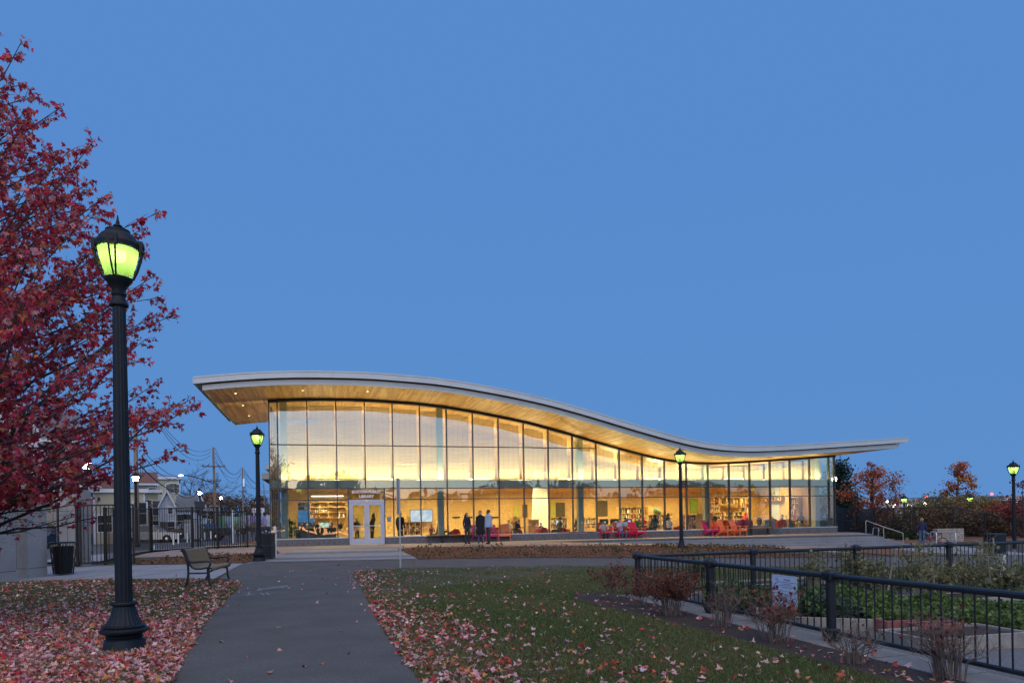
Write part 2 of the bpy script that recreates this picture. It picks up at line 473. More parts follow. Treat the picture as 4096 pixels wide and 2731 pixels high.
drape('garden_gravel', [along_near(0), along_far(0), along_far(30), (40, 10), along_near(14)], 0.010, MATS['gravel'], zf=lambda x, y: float(gz(x, y)))
_LEFT_EDGE = [(-2.75, 2), (-2.95, 5), (-3.23, 6.44), (-3.78, 7.9), (-4.8, 10.75), (-5.74, 13.87), (-6.5, 16.4), (-6.9, 17.2), (-7.5, 17.9), (-7.9, 18.3), (-9.9, 25.1)]
drape('asphalt_path', PATH_R + XP_FRONT + [(42, 33)] + XP_BACK[::-1] + _LEFT_EDGE[::-1], 0.016, MATS['asphalt'])
drape('concrete_pavement', [(-8.0, 18.25), (-8.4, 18.35), (-11.07, 18.85), (-12.7, 18.6), (-14.2, 18.1), (-40, 17.2), (-40, 25), (-20, 25.2), (-15.6, 25.3), (-13.2, 25.05), (-9.9, 25.1)], 0.014, MATS['concrete'])
# concrete control joints of the pavement: shallow dark grooves
_mb = MB()
for k in range(-13, 2):
    x = -8.6 - 1.6 * (1 - k) * 0.5 - 0.0
for k in range(8):
    x = -9.2 - k * 1.55
    _mb.box(x - 0.008, x + 0.008, 18.9, 25.0, 0.0, 0.0175)
_mb.box(-21, -9.0, 21.9, 21.916, 0.0, 0.0176)
tag(_mb.build('pavement_joint', mat('joint', (0.10, 0.10, 0.105), 0.9)), kind='structure')
_MB_BACK = [gx(zp(1980, 325)), gx(zb(0, 1062)), gx(zb(500, 1052)), gx(zb(1200, 1046)), gx(zb(2000, 1042)), gx(zc(700, 1036)), gx(zc(1700, 1030)), gx(zd(300, 1034)), gx(zd(1300, 1050)), gx(zd(1600, 1085))]
FORE = [(-19.8, 37.5), (-17.6, 33.4), (-16.3, 29.2), (-13.6, 30.2), (-10.4, 31.2), (-9.9, 25.1), (-3.57, 25.75)] + _MB_BACK + [gx(c5(1500, 250)), (25.5, 36.5), (27, 41), (24, 49)]
FORE_W = [(-18.2, 40), (-17.7, 33.5), (-16.4, 29.3), (-13.9, 29.6), (-10.4, 30.7), (-9.9, 25.1), (-3.57, 25.75)] + _MB_BACK[0:1] + _MB_BACK[1:] + [gx(c5(1450, 240)), gx(c5(1650, 205)), gx(ze(840, 985)), (23.5, 43.5), (22.0, 50), (-12, 40)]
drape('forecourt', FORE_W, 0.014, MATS['forecourt_brick'], 1.2)
drape('mulch_bed', [(-3.5, 25.85)] + _MB_BACK + [gx(c5(1100, 250)), (14.0, 27.7), (12, 27.0), (6, 26.0), (1.8, 25.6)], 0.030, MATS['mulch'], 1.2)
drape('mulch_bed', [gx(c5(1230, 210)), gx(c5(1640, 207)), gx(c5(1800, 228)), gx(c5(2020, 252)), gx(c5(1650, 250)), gx(c5(1450, 232))], 0.032, MATS['mulch'], 1.2)
drape('mulch_bed', [(-13.6, 25.15), (-9.95, 25.2), (-10.45, 30.6), (-13.9, 29.5), (-15.2, 27.0)], 0.030, MATS['mulch'], 1.2)
drape('mulch_bank', [(22.2, 41.2), gx(ze(940, 985)), gx(ze(1080, 985)), (26, 42.5), (60, 46), (60, 75), (20, 75), (21.5, 52)], 0.020, MATS['mulch'], 2.0)
drape('concrete_walk', [gx(ze(640, 1005)), gx(ze(840, 992)), gx(ze(1080, 985)), gx(ze(1450, 985)), gx(ze(1750, 1010)), gx(ze(2352, 1075)), gx(ze(2352, 1098)), gx(ze(1880, 1095)), gx(ze(1500, 1085)), gx(ze(1250, 1070)), gx(ze(900, 1035))], 0.034, MATS['concrete'], 1.5)
# entrance pavers with darker bands
_pl, _pr = Vector((-9.75, 25.2, 0)), Vector((-3.57, 25.78, 0)); _ql, _qr = Vector((-10.3, 33.4, 0)), Vector((-5.6, 33.6, 0))
def _band(t0, t1, name, m, off):
    a, b = _pl.lerp(_ql, t0), _pr.lerp(_qr, t0); c, d = _pr.lerp(_qr, t1), _pl.lerp(_ql, t1)
    return drape(name, [a, b, c, d], off, m, 1.2)
_band(0, 1, 'entrance_paving', MATS['grey_pavers'], 0.022)
for t0, t1 in ((0.0, 0.05), (0.17, 0.28), (0.52, 0.66), (0.86, 0.94)):
    _band(t0, t1, 'paver_band', MATS['dark_pavers'], 0.028)
# the street beyond the railings
drape('street', [(-17.9, 33.8), (-16.7, 29.5), (-15.9, 26.0), (-22, 26.3), (-120, 24), (-160, 140), (-18, 140), (-12.5, 60), (-13, 39)], 0.012, MATS['street_asphalt'], 3.0)
drape('street_pavement', [(-17.9, 33.9), (-15.95, 26.4), (-19.2, 26.5), (-20.3, 36.5), (-16.5, 46), (-13.0, 46), (-13.2, 38.6)], 0.10, MATS['concrete'], 2.0)
drape('planting_bed', [(-18.3, 38.5), (-14.3, 39.2), (-14.0, 45), (-16.2, 45), (-18.8, 41)], 0.13, MATS['mulch'], 1.0)
# concrete mow strip under the garden railings
def strip(name, fn, t0, t1, o0, o1, z0, z1, m):
    mb = MB(); n = 14
    for i in range(n):
        a, b = t0 + (t1 - t0) * i / n, t0 + (t1 - t0) * (i + 1) / n - 0.006
        p = [fn(a, o0), fn(b, o0), fn(b, o1), fn(a, o1)]
        zz = float(gz(*p[0]))
        vs = [(x, y, zz + z0) for x, y in p] + [(x, y, zz + z1) for x, y in p]
        mb.add(vs, [(0, 3, 2, 1), (4, 5, 6, 7), (0, 1, 5, 4), (1, 2, 6, 5), (2, 3, 7, 6), (3, 0, 4, 7)])
    o = mb.build(name, m); o['kind'] = 'structure'; return o
strip('kerb_strip', along_near, -0.25, 12, -0.22, 0.30, -0.2, 0.035, MATS['kerb_concrete'])
strip('kerb_strip', along_far, 0.3, 28, -0.22, 0.22, -0.2, 0.030, MATS['kerb_concrete'])

# ------------------------------------------------------------------ terrace and its steps
TER_EDGE = [(11.2, -2.55), (20.2, -2.72), (25.3, -3.5), (34.2, -4.75)]
def _step(k):
    z = 0.18 - 0.15 * k; o = 0.36 * k
    pts = [(s, d - o) for s, d in TER_EDGE]
    pts[0] = (pts[0][0] - 0.2 * k, pts[0][1]); pts[-1] = (pts[-1][0] + 0.36 * k, pts[-1][1])
    if k == 0:
        poly = [(-5.2, 0.15), (-5.2, -1.0), (7, -1.6), (9.5, -2.3)] + pts + [(36.5, -1.0), (36.5, 6), (35.9, 6), (35.9, 0.15)]
    else:
        poly = pts + [(36.2 + 0.36 * k, -1.2), (34.2, -0.6), (11.2, -0.8)]
    bm = bmesh.new()
    w = [lw(s, d) for s, d in poly]
    lo = [bm.verts.new((p.x, p.y, -1.3)) for p in w]; hi = [bm.verts.new((p.x, p.y, z)) for p in w]
    n = len(w)
    bm.faces.new(hi)
    for i in range(n): bm.faces.new((lo[i], lo[(i + 1) % n], hi[(i + 1) % n], hi[i]))
    bmesh.ops.recalc_face_normals(bm, faces=bm.faces)
    me = bpy.data.meshes.new('terrace'); bm.to_mesh(me); bm.free()
    me.materials.append(MATS['step_concrete']); me.materials.append(MATS['forecourt_brick'])
    if k == 0: me.polygons[0].material_index = 1
    o = link('terrace' if k == 0 else 'step', me); o['kind'] = 'structure'
    # nosing joints: the treads are cast in lengths
    if k >= 0:
        mb = MB()
        for i in range(len(pts) - 1):
            a, b = Vector((*pts[i], 0)), Vector((*pts[i + 1], 0)); L = (b - a).length; nn = int(L / 1.9)
            for j in range(1, nn + 1):
                p = a.lerp(b, (j - 0.5 * (k % 2)) / (nn + 0.3)); q = lw(p.x, p.y)
                mb.box(q.x - 0.006, q.x + 0.006, q.y - 0.006, q.y + 0.30, z - 0.15, z + 0.001)
        jo = mb.build('step_joint', MATS['joint'], o)
        # pale slab edge of the terrace
    if k == 0:
        mb = MB()
        for i in range(len(pts) - 1):
            a, b = lw(*pts[i]), lw(*pts[i + 1]); t = (b - a).normalized(); nrm = Vector((-t.y, t.x, 0))
            vs = [a + t * 0.0, b, b + nrm * 0.34, a + nrm * 0.34]
            mb.add([(p.x, p.y, z + 0.004) for p in vs] + [(p.x, p.y, z - 0.1) for p in vs], [(0, 1, 2, 3), (0, 4, 5, 1), (1, 5, 6, 2), (2, 6, 7, 3), (3, 7, 4, 0)])
        mb.build('nosing', MATS['step_concrete'], o)
for k in range(5): _step(k)
# ------------------------------------------------------------------ the library
_KS = [-4.2, -3.2, -0.3, 1.6, 3.05, 4.46, 6.1, 7.65, 9.2, 10.7, 12.2, 13.76, 15.28, 16.8, 18.34, 19.86, 21.38, 22.9, 24.4, 25.96, 27.5, 29.0, 30.5, 32.0, 33.5, 35.0, 36.85, 38.2]
_KZ = [7.55, 7.70, 8.04, 8.16, 8.20, 8.21, 8.16, 8.08, 7.93, 7.73, 7.49, 7.20, 6.86, 6.48, 6.08, 5.70, 5.35, 5.06, 4.90, 4.85, 4.89, 4.97, 5.06, 5.16, 5.26, 5.36, 5.50, 5.60]
_GR = np.gradient(np.array(_KZ), np.array(_KS))
def zs(s):
    i = min(max(np.searchsorted(_KS, s) - 1, 0), len(_KS) - 2)
    h = _KS[i + 1] - _KS[i]; t = (s - _KS[i]) / h
    return float((2 * t**3 - 3 * t**2 + 1) * _KZ[i] + (t**3 - 2 * t**2 + t) * h * _GR[i] + (-2 * t**3 + 3 * t**2) * _KZ[i + 1] + (t**3 - t**2) * h * _GR[i + 1])

mat('roof_metal', (0.47, 0.53, 0.54), 0.45, 0.1, var=0.05, vscale=1.5)
mat('roof_top', (0.20, 0.22, 0.24), 0.6)
mat('dark_metal', (0.035, 0.037, 0.042), 0.5, 0.3)
mat('shadow_gap_dark', (0.05, 0.052, 0.058), 0.7)
mat('mullion_metal', (0.055, 0.068, 0.082), 0.4, 0.3)
mat('sill_metal', (0.50, 0.55, 0.60), 0.4, 0.35, var=0.04)
mat('door_metal', (0.50, 0.53, 0.60), 0.38, 0.35, var=0.03)
mat('steel', (0.62, 0.63, 0.64), 0.28, 0.9)
mat('column_paint', (0.28, 0.35, 0.33), 0.5)
mat('blind_slat', (0.74, 0.70, 0.60), 0.55)
_bs = MATS['blind_slat'].node_tree; _tl = _bs.nodes.new('ShaderNodeBsdfTranslucent'); _tl.inputs[0].default_value = (.75, .68, .52, 1); _mxs = _bs.nodes.new('ShaderNodeMixShader'); _mxs.inputs[0].default_value = .5
_bs.links.new(_bs.nodes['Principled BSDF'].outputs[0], _mxs.inputs[1]); _bs.links.new(_tl.outputs[0], _mxs.inputs[2]); _bs.links.new(_mxs.outputs[0], _bs.nodes['Material Output'].inputs[0])
mat('cord_dark', (0.12, 0.10, 0.07), 0.8)
mat('wood_panel', (0.60, 0.40, 0.165), 0.5, var=0.10, vscale=1.2, stretch=(1, 1, 9))
mat('wood_case', (0.52, 0.34, 0.14), 0.5, var=0.09, vscale=3.0, stretch=(1, 1, 6))
mat('wood_dark', (0.10, 0.055, 0.03), 0.5, var=0.3, vscale=6.0, stretch=(1, 6, 6))
mat('floor_wood', (0.26, 0.17, 0.09), 0.5, var=0.15, vscale=2)
mat('white_paint', (0.75, 0.74, 0.70), 0.6)
mat('letter_white', (0.85, 0.86, 0.88), 0.4)
mat('black_plastic', (0.012, 0.012, 0.014), 0.35)
mat('desk_dark', (0.02, 0.028, 0.032), 0.3)
thin_glass('curtain_glass', base=0.115, edge=0.6, power=3.5)
thin_glass('door_glass', tint=(0.66, 0.74, 0.70), base=0.06, edge=0.6)
glow('lamp_strip', (1.0, 0.86, 0.62), 6.0)
glow('downlight_glow', (1.0, 0.80, 0.45), 5.0)

def soffit_material():
    m = bpy.data.materials.new('soffit_boards'); m.use_nodes = True
    nt = m.node_tree; b = nt.nodes['Principled BSDF']; b.inputs['Roughness'].default_value = 0.42
    tc = nt.nodes.new('ShaderNodeTexCoord'); sp = nt.nodes.new('ShaderNodeSeparateXYZ'); cb = nt.nodes.new('ShaderNodeCombineXYZ')
    nt.links.new(tc.outputs['Object'], sp.inputs[0])
    nt.links.new(sp.outputs['Y'], cb.inputs[0]); nt.links.new(sp.outputs['X'], cb.inputs[1])
    t = nt.nodes.new('ShaderNodeTexBrick'); t.offset = 0.37; t.squash = 1.0
    t.inputs['Color1'].default_value = (0.36, 0.195, 0.070, 1); t.inputs['Color2'].default_value = (0.66, 0.41, 0.145, 1); t.inputs['Mortar'].default_value = (0.10, 0.055, 0.025, 1)
    t.inputs['Scale'].default_value = 1.0; t.inputs['Brick Width'].default_value = 2.3; t.inputs['Row Height'].default_value = 0.105; t.inputs['Mortar Size'].default_value = 0.0025
    nt.links.new(cb.outputs[0], t.inputs['Vector'])
    mp = nt.nodes.new('ShaderNodeMapping'); mp.inputs['Scale'].default_value = (14, 1.2, 1)
    nt.links.new(tc.outputs['Object'], mp.inputs[0])
    n = nt.nodes.new('ShaderNodeTexNoise'); n.inputs['Scale'].default_value = 2.0; n.inputs['Detail'].default_value = 6
    nt.links.new(mp.outputs[0], n.inputs['Vector'])
    mx = nt.nodes.new('ShaderNodeMix'); mx.data_type = 'RGBA'; mx.blend_type = 'OVERLAY'; mx.inputs['Factor'].default_value = 0.4
    nt.links.new(t.outputs['Color'], mx.inputs['A']); nt.links.new(n.outputs['Fac'], mx.inputs['B'])
    nt.links.new(mx.outputs['Result'], b.inputs['Base Color'])
    MATS['soffit_boards'] = m
soffit_material()

LIB = thing('library_building', 'long glass fronted library with a wave shaped overhanging roof, lit from inside', 'building', (P0.x, P0.y, 0), TH)
SL, SR, DF, DB = -3.0, 36.85, -4.0, 7.9          # soffit extents
def sweep(name, prof, s0, s1, mats, n=90, parent=LIB, smooth=True):
    """profile [(d, dz)] carried along the wave of the roof"""
    mb = MB(); k = len(prof)
    for i in range(n + 1):
        s = s0 + (s1 - s0) * i / n; z = zs(s)
        mb.v += [(s, d, z + dz) for d, dz in prof]
    for i in range(n):
        for j in range(k):
            a, b = i * k + j, i * k + (j + 1) % k
            mb.f.append((a, b, b + k, a + k)); mb.m.append(0)
    mb.f.append(tuple(range(k))); mb.m.append(0)
    mb.f.append(tuple(n * k + j for j in range(k))[::-1]); mb.m.append(0)
    return mb.build(name, mats, parent, smooth, 40)
sweep('soffit', [(DF + .004, 0.0), (DB - .004, 0.0), (DB - .004, 0.05), (DF + .004, 0.05)], SL + .004, SR - .004, MATS['soffit_boards'])
sweep('fascia_band', [(DF - 0.05, -0.015), (DF, -0.015), (DF, 0.235), (DF - 0.05, 0.235)], SL - .05, SR + .05, MATS['roof_metal'])
sweep('fascia_band', [(DB, -0.015), (DB + 0.05, -0.015), (DB + 0.05, 0.215), (DB, 0.215)], SL - .05, SR + .05, MATS['roof_metal'])
for s in (SL - .046, SR + .004):
    mb = MB(); mb.box(s, s + .042, DF + .002, DB - .002, zs(s) - .015, zs(s) + .215); mb.build('end_band', MATS['roof_metal'], LIB)
sweep('roof_recess', [(DF + 0.04, 0.06), (DB - 0.05, 0.06), (DB - 0.05, 0.30), (DF + 0.04, 0.30)], SL + .12, SR - .12, MATS['shadow_gap_dark'])  # the gap's shade is put into this dark colour
UL, UR, UF, UB = -3.36, 37.3, -4.30, 8.2
sweep('roof_deck', [(UF + .05, 0.305), (UB, 0.305), (UB, 0.56), (UF + .05, 0.56)], UL, UR, MATS['roof_top'])
for i in range(13):
    a = UL + (UR - UL) * i / 13; b = UL + (UR - UL) * (i + 1) / 13 - 0.006
    sweep('fascia_panel', [(UF, 0.280), (UF + .046, 0.280), (UF + .046, 0.535), (UF, 0.535)], a, b, MATS['roof_metal'], n=9)
sweep('coping', [(UF - .025, 0.54), (UF + .30, 0.58), (UF + .30, 0.60), (UF - .025, 0.60)], UL - .02, UR + .02, MATS['roof_metal'])
for s in (UL - .05, UR + .004):
    mb = MB(); mb.box(s, s + .046, UF, UB, zs(s) + .29, zs(s) + .59); mb.build('end_panel', MATS['roof_metal'], LIB)
# recessed downlights in the boards
def on_soffit(p):
    best = None
    for i in range(0, 240):
        d = -4 + i * 0.05; s, z = fac(*p, d); e = abs(z - zs(s))
        if best is None or e < best[0]: best = (e, s, d)
    return best[1], best[2]
for p in (c1(474, 240), c1(532, 335), c1(580, 415), c1(1001, 217), c1(1510, 225)):
    s, d = on_soffit(p)
    mb = MB(); mb.lathe([(0.05, -0.012), (0.05, 0.01)], 12, (s, d, zs(s))); dl = mb.build('downlight', MATS['downlight_glow'], LIB)
    mb = MB(); mb.lathe([(0.075, -0.010), (0.08, -0.004), (0.08, 0.01)], 14, (s, d, zs(s))); mb.build('trim_ring', MATS['steel'], dl)
    la = bpy.data.lights.new('downlight_lamp', 'SPOT'); la.energy = 170; la.spot_size = R_(100); la.spot_blend = 0.8; la.shadow_soft_size = 0.05; la.color = (1.0, 0.80, 0.50)
    lo = bpy.data.objects.new('downlight_lamp', la); COL.objects.link(lo); lo.parent = LIB; lo.location = (s, d, zs(s) - 0.03)

# -------- curtain wall
SILL, T3, T2, T1 = 0.60, 2.66, 3.28, 5.65
BAY = 1.524
S_ALL = [-0.42] + [BAY * i for i in range(24)] + [35.50]
DOOR0, DOOR1 = 3.665, 5.565
for k, s in enumerate(S_ALL):
    z0 = SILL + .002
    if k == 4: z0 = T2 + .028                           # stops above the doors
    top = zs(s) - .012
    mb = MB(); w = 0.028
    mb.prism([(s - w, z0), (s + w, z0), (s + w, zs(s + w) - .012), (s - w, zs(s - w) - .012)], -0.09, 0.10)
    mb.build('mullion', MATS['mullion_metal'], LIB)
def tbar(name, s0, s1, z, h=0.026):
    mb = MB(); mb.box(s0, s1, -0.084, 0.094, z - h, z + h); mb.build(name, MATS['mullion_metal'], LIB)
_open = [i for i in range(len(S_ALL) - 1)]
for z in (T3, T2, T1):
    for i in _open:
        a, b = S_ALL[i] + .0285, S_ALL[i + 1] - .0285
        if z < T2 + .01 and i in (3, 4): continue
        if zs(max(S_ALL[i], S_ALL[i + 1])) < z + .12: continue
        tbar('transom', a, b, z)
for s in (DOOR0 - .03, DOOR1 + .03):
    mb = MB(); mb.box(s - .028, s + .028, -0.088, 0.098, SILL + .002 if False else 0.18, T2 - .028); mb.build('mullion', MATS['mullion_metal'], LIB)
for a, b in ((S_ALL[3] + .0285, DOOR0 - .0585), (DOOR0 - .0015, DOOR1 + .0015), (DOOR1 + .0585, S_ALL[5] - .0285)):
    if a < DOOR0 - .01 or a > DOOR1: tbar('transom', a, b, T3)
tbar('transom', S_ALL[3] + .0285, S_ALL[4] + .03, T2); tbar('transom', S_ALL[4] + .0302, S_ALL[5] - .0285, T2)
sweep('head_frame', [(-0.14, -0.14), (0.16, -0.14), (0.16, -0.01), (-0.14, -0.01)], -0.46, 35.54, MATS['dark_metal'])
def pane(name, s0, s1, z0, z1a, z1b=None, m='curtain_glass', parent=LIB, d=0.0):
    z1b = z1a if z1b is None else z1b
    mb = MB(); mb.prism([(s0, z0), (s1, z0), (s1, z1b), (s0, z1a)], d - .006, d + .006); return mb.build(name, MATS[m], parent)
g = .0295
for i in range(len(S_ALL) - 1):
    a, b = S_ALL[i] + g, S_ALL[i + 1] - g
    if i in (3, 4):
        if i == 3:
            pane('glass_pane', a, DOOR0 - .0595, SILL + .003, T3 - .028); pane('glass_pane', a, DOOR0 - .0595, T3 + .028, T2 - .028)
            pane('glass_pane', DOOR0, DOOR1, T3 + .005, T2 - .028, m='door_glass')
        else:
            pane('glass_pane', DOOR1 + .0595, b, SILL + .003, T3 - .028); pane('glass_pane', DOOR1 + .0595, b, T3 + .028, T2 - .028)
    else:
        pane('glass_pane', a, b, SILL + .003, T3 - .028); pane('glass_pane', a, b, T3 + .028, T2 - .028)
    if min(zs(a), zs(b)) > T1 + .3 or (zs(S_ALL[i]) >= T1 + .12 and zs(S_ALL[i + 1]) >= T1 - .1 and zs(max(S_ALL[i], S_ALL[i + 1])) >= T1 + .12):
        pane('glass_pane', a, b, T2 + .028, T1 - .028)
        pane('glass_pane', a, b, T1 + .028, max(zs(a) - .15, T1 + .04), max(zs(b) - .15, T1 + .035))
    else:
        pane('glass_pane', a, b, T2 + .028, zs(a) - .15, zs(b) - .15)
# -------- sill and granite plinth, stone by stone
for s0, s1 in ((-0.50, DOOR0 - .06), (DOOR1 + .06, 35.62)):
    mb = MB(); mb.bevbox(s0, s1, -0.13, 0.10, SILL - .055, SILL, .006); mb.build('sill', MATS['sill_metal'], LIB)
    n = max(1, round((s1 - s0) / .762)); w = (s1 - s0) / n
    pm = MB(); pm.bevbox(0.005, w - 0.005, -0.10, 0.10, -0.9, SILL - .056, .004); me = pm.mesh('stone_panel', MATS['granite'])
    for k in range(n): link('stone_panel', me, LIB, (s0 + k * w, 0, 0))
    mb = MB(); mb.box(s0 + .01, s1 - .01, -0.085, 0.09, -0.9, SILL - .06); mb.build('plinth_backing', MATS['joint'], LIB)
# -------- entrance doors
mb = MB()
mb.box(DOOR0, DOOR0 + .07, -.09, .08, .19, T3 - .001); mb.box(DOOR1 - .07, DOOR1, -.09, .08, .19, T3 - .001)
mb.box(DOOR0 + .0705, DOOR1 - .0705, -.09, .08, T3 - .14, T3 - .001)
DF_ = mb.build('door_frame', MATS['door_metal'], LIB)
mb = MB(); mb.box(DOOR0 + .075, DOOR1 - .075, -.13, .05, .182, .205); mb.build('threshold', MATS['steel'], DF_)
mb = MB(); mb.box(4.555, 4.675, -.115, -.0905, T3 - .12, T3 - .015); mb.build('wall_plate', MATS['white_paint'], DF_)
for q, (a, b) in enumerate(((DOOR0 + .075, 4.609), (4.621, DOOR1 - .075))):
    mb = MB(); st = .135
    mb.box(a, a + st, -.055, 0, .215, T3 - .15); mb.box(b - st, b, -.055, 0, .215, T3 - .15)
    mb.box(a + st, b - st, -.055, 0, .215, .52); mb.box(a + st, b - st, -.055, 0, T3 - .29, T3 - .15)
    dr = mb.build('door', MATS['door_metal'], LIB)
    pane('door_pane', a + st, b - st, .522, T3 - .292, m='door_glass', parent=dr, d=-.03)
    mb = MB(); mb.box(a + st + .001, b - st - .001, -.075, -.046, 1.20, 1.245); mb.build('push_bar', MATS['steel'], dr)
    x = b - .06 if q == 0 else a + .06; xo = -0.10 if q == 0 else 0.10
    mb = MB(); mb.tube([(x, -.055, 1.33), (x, -.12, 1.33), (x + xo * .3, -.13, 1.31), (x + xo * .3, -.13, 1.15), (x, -.12, 1.13), (x, -.055, 1.13)], .016, 8); mb.build('handle', MATS['steel'], dr, True)
# -------- lettering over the doors
def text(name, body, size, m, loc, rot, parent=None, align='CENTER', extrude=0.004, sx=1.0, bold=0.0):
    cu = bpy.data.curves.new(name, 'FONT'); cu.body = body; cu.size = size; cu.align_x = align; cu.extrude = extrude; cu.offset = bold
    cu.resolution_u = 2
    cu.materials.append(m)
    tmp = bpy.data.objects.new(name, cu); COL.objects.link(tmp)
    me = bpy.data.meshes.new_from_object(tmp.evaluated_get(bpy.context.evaluated_depsgraph_get()))
    bpy.data.objects.remove(tmp); bpy.data.curves.remove(cu)
    o = link(name, me, parent, loc, rot, (sx, 1, 1))
    return o
text('lettering', 'BOSTON PUBLIC', .225, MATS['letter_white'], (4.615, -.02, 3.025), (PI / 2, 0, 0), LIB, bold=.006, sx=.93)
text('lettering', 'LIBRARY', .225, MATS['letter_white'], (4.615, -.02, 2.775), (PI / 2, 0, 0), LIB, bold=.006, sx=.95)
mb = MB(); s, z = fac(*za(1872, 607)); mb.box(s - .12, s + .12, .02, .024, z - .15, z + .15); mb.build('paper_notice', MATS['white_paint'], LIB)

# -------- behind the glass: floor, columns, girt with cove lighting, blinds
BACK = 7.55
mb = MB(); mb.box(-.38, 35.46, .12, 7.8, -.3, .20); mb.build('interior_floor', MATS['floor_wood'], LIB)
for s in (0.28, 8.86, 17.5, 26.2, 34.6):
    mb = MB(); mb.box(s - .17, s + .17, .55, .89, .2, zs(s) - .02); mb.build('column', MATS['column_paint'], LIB)
mb = MB(); mb.box(-.36, 35.44, .115, .50, T2 + .06, T2 + .36); mb.build('girt', mat('girt_paint', (0.34, 0.37, 0.34), 0.6), LIB)
mb = MB(); mb.box(-.36, 35.44, .115, .15, T2 + .362, T2 + .46); mb.box(-.36, 35.44, .465, .50, T2 + .362, T2 + .40); mb.build('cove_lip', MATS['girt_paint'], LIB)
def area(name, energy, sx, sy, loc, rot, col):
    la = bpy.data.lights.new(name, 'AREA'); la.energy = energy; la.shape = 'RECTANGLE'; la.size = sx; la.size_y = sy; la.color = col
    o = bpy.data.objects.new(name, la); COL.objects.link(o); o.location = loc; o.rotation_euler = rot; o.parent = LIB
    return o
COVE_W, PENDANT_W = 1850, 350
area('cove_lamp', COVE_W, 35.0, .10, (17.5, .26, T2 + .475), (PI, 0, 0), (1.0, 0.69, 0.25))
def blind(s0, s1, z0, ztop, pitch, tilt):
    mb = MB(); n = int((min(ztop(s0), ztop(s1), ztop((s0 + s1) / 2)) - z0) / pitch)
    nn = int((max(ztop(s0), ztop(s1)) - z0) / pitch)
    c, sn = math.cos(tilt) * pitch * .46, math.sin(tilt) * pitch * .46
    for k in range(nn):
        z = z0 + k * pitch
        a, b = s0, s1
        if z > ztop(a) or z > ztop(b):                   # the top is cut to the slope of the roof
            m_ = 12; ok = [s0 + (s1 - s0) * i / m_ for i in range(m_ + 1) if ztop(s0 + (s1 - s0) * i / m_) >= z]
            if len(ok) < 2: continue
            a, b = ok[0], ok[-1]
        d = .62
        vs = [(a, d - c, z - sn), (b, d - c, z - sn), (b, d + c, z + sn), (a, d + c, z + sn)]
        mb.add(vs + [(x, y, zz + .004) for x, y, zz in vs], [(3, 2, 1, 0), (4, 5, 6, 7), (0, 1, 5, 4), (1, 2, 6, 5), (2, 3, 7, 6), (3, 0, 4, 7)])
    o = mb.build('window_blind', MATS['blind_slat'], LIB); o['kind'] = 'stuff'
    mc = MB()
    for i in range(5):
        s = s0 + (s1 - s0) * (.06 + .22 * i)
        mc.box(s - .003, s + .003, .580, .588, z0, min(ztop(s), z0 + nn * pitch))
    mc.build('ladder_cord', MATS['cord_dark'], o)
for i in range(1, 24):
    a, b = S_ALL[i] + .09, S_ALL[i + 1] - .09
    if i == 24: b = 35.2
    blind(a, b, T2 + .52, lambda s: zs(s) - .22, .080, R_(-40))
    blind(a, b, T3 + .03, lambda s: T2 - .16, .058, R_(-5))
# -------- inner walls and ceiling lights
for i in range(21):                                       # wood wall at the back, panel by panel
    a = 2.0 + i * 1.5
    for z0, z1 in ((.2, 1.28), (1.288, 2.1), (2.108, 3.2), (3.208, 5.4)):
        zz = min(z1, zs(a) - .05, zs(a + 1.49) - .05)
        if zz <= z0 + .1 or (z0 < 3 and a > 22.3): continue
        mb = MB(); mb.box(a, a + 1.492, BACK, BACK + .04, z0, zz); mb.build('wall_panel', MATS['wood_panel'], LIB)
mb = MB(); mb.box(2.0, 22.2, BACK + .045, BACK + .2, .2, 4.85); mb.box(22.2, 35.4, BACK + .045, BACK + .2, .2, 4.8)
mb.box(-.3, .7, BACK + .045, BACK + .2, .2, 7.9); mb.box(1.75, 1.998, BACK + .045, BACK + .2, .2, 7.9); mb.box(.7, 1.75, BACK + .045, BACK + .2, 2.75, 7.9); mb.box(.7, 1.75, BACK + .045, BACK + .2, .2, .95)
N_ = 60
mb.prism([(-.3, 4.81 + 3.0), (1.999, 7.9)] and [(2.0, 4.852)] + [(34.95, 4.852)] + [(34.95 - 32.95 * i / N_, max(zs(34.95 - 32.95 * i / N_) - .02, 4.86)) for i in range(N_ + 1)], BACK + .05, BACK + .19)
mb.build('back_wall', MATS['wood_case'], LIB)
pane('back_pane', .702, 1.748, .952, 2.748, d=BACK + .1)
mb = MB(); mb.box(34.95, 35.12, 1.35, BACK, .2, 4.85); mb.build('end_wall', MATS['wood_case'], LIB)
mb = MB(); mb.box(34.90, 34.948, 4.95, 6.1, .2, 3.6); mb.build('white_partition', mat('pale_blue_paint', (0.42, 0.47, 0.55), 0.6), LIB)
for s in (-.42, 35.50):                                   # glazed ends
    for k in range(5):
        d0 = .12 + k * 1.49
        for z0, z1 in ((.25, T2), (T2 + .06, zs(s) - .15)):
            mb = MB(); mb.box(s - .006, s + .006, d0, d0 + 1.43, z0, z1); mb.build('end_pane', MATS['curtain_glass'], LIB)
        mb = MB(); mb.box(s - .04, s + .04, d0 + 1.432, d0 + 1.488, .2, zs(s) - .13); mb.build('end_mullion', MATS['mullion_metal'], LIB)
    mb = MB(); mb.box(s - .05, s + .05, .12, 7.6, T2 + .002, T2 + .058); mb.box(s - .08, s + .08, .12, 7.6, -.3, .245); mb.build('end_transom', MATS['mullion_metal'], LIB)
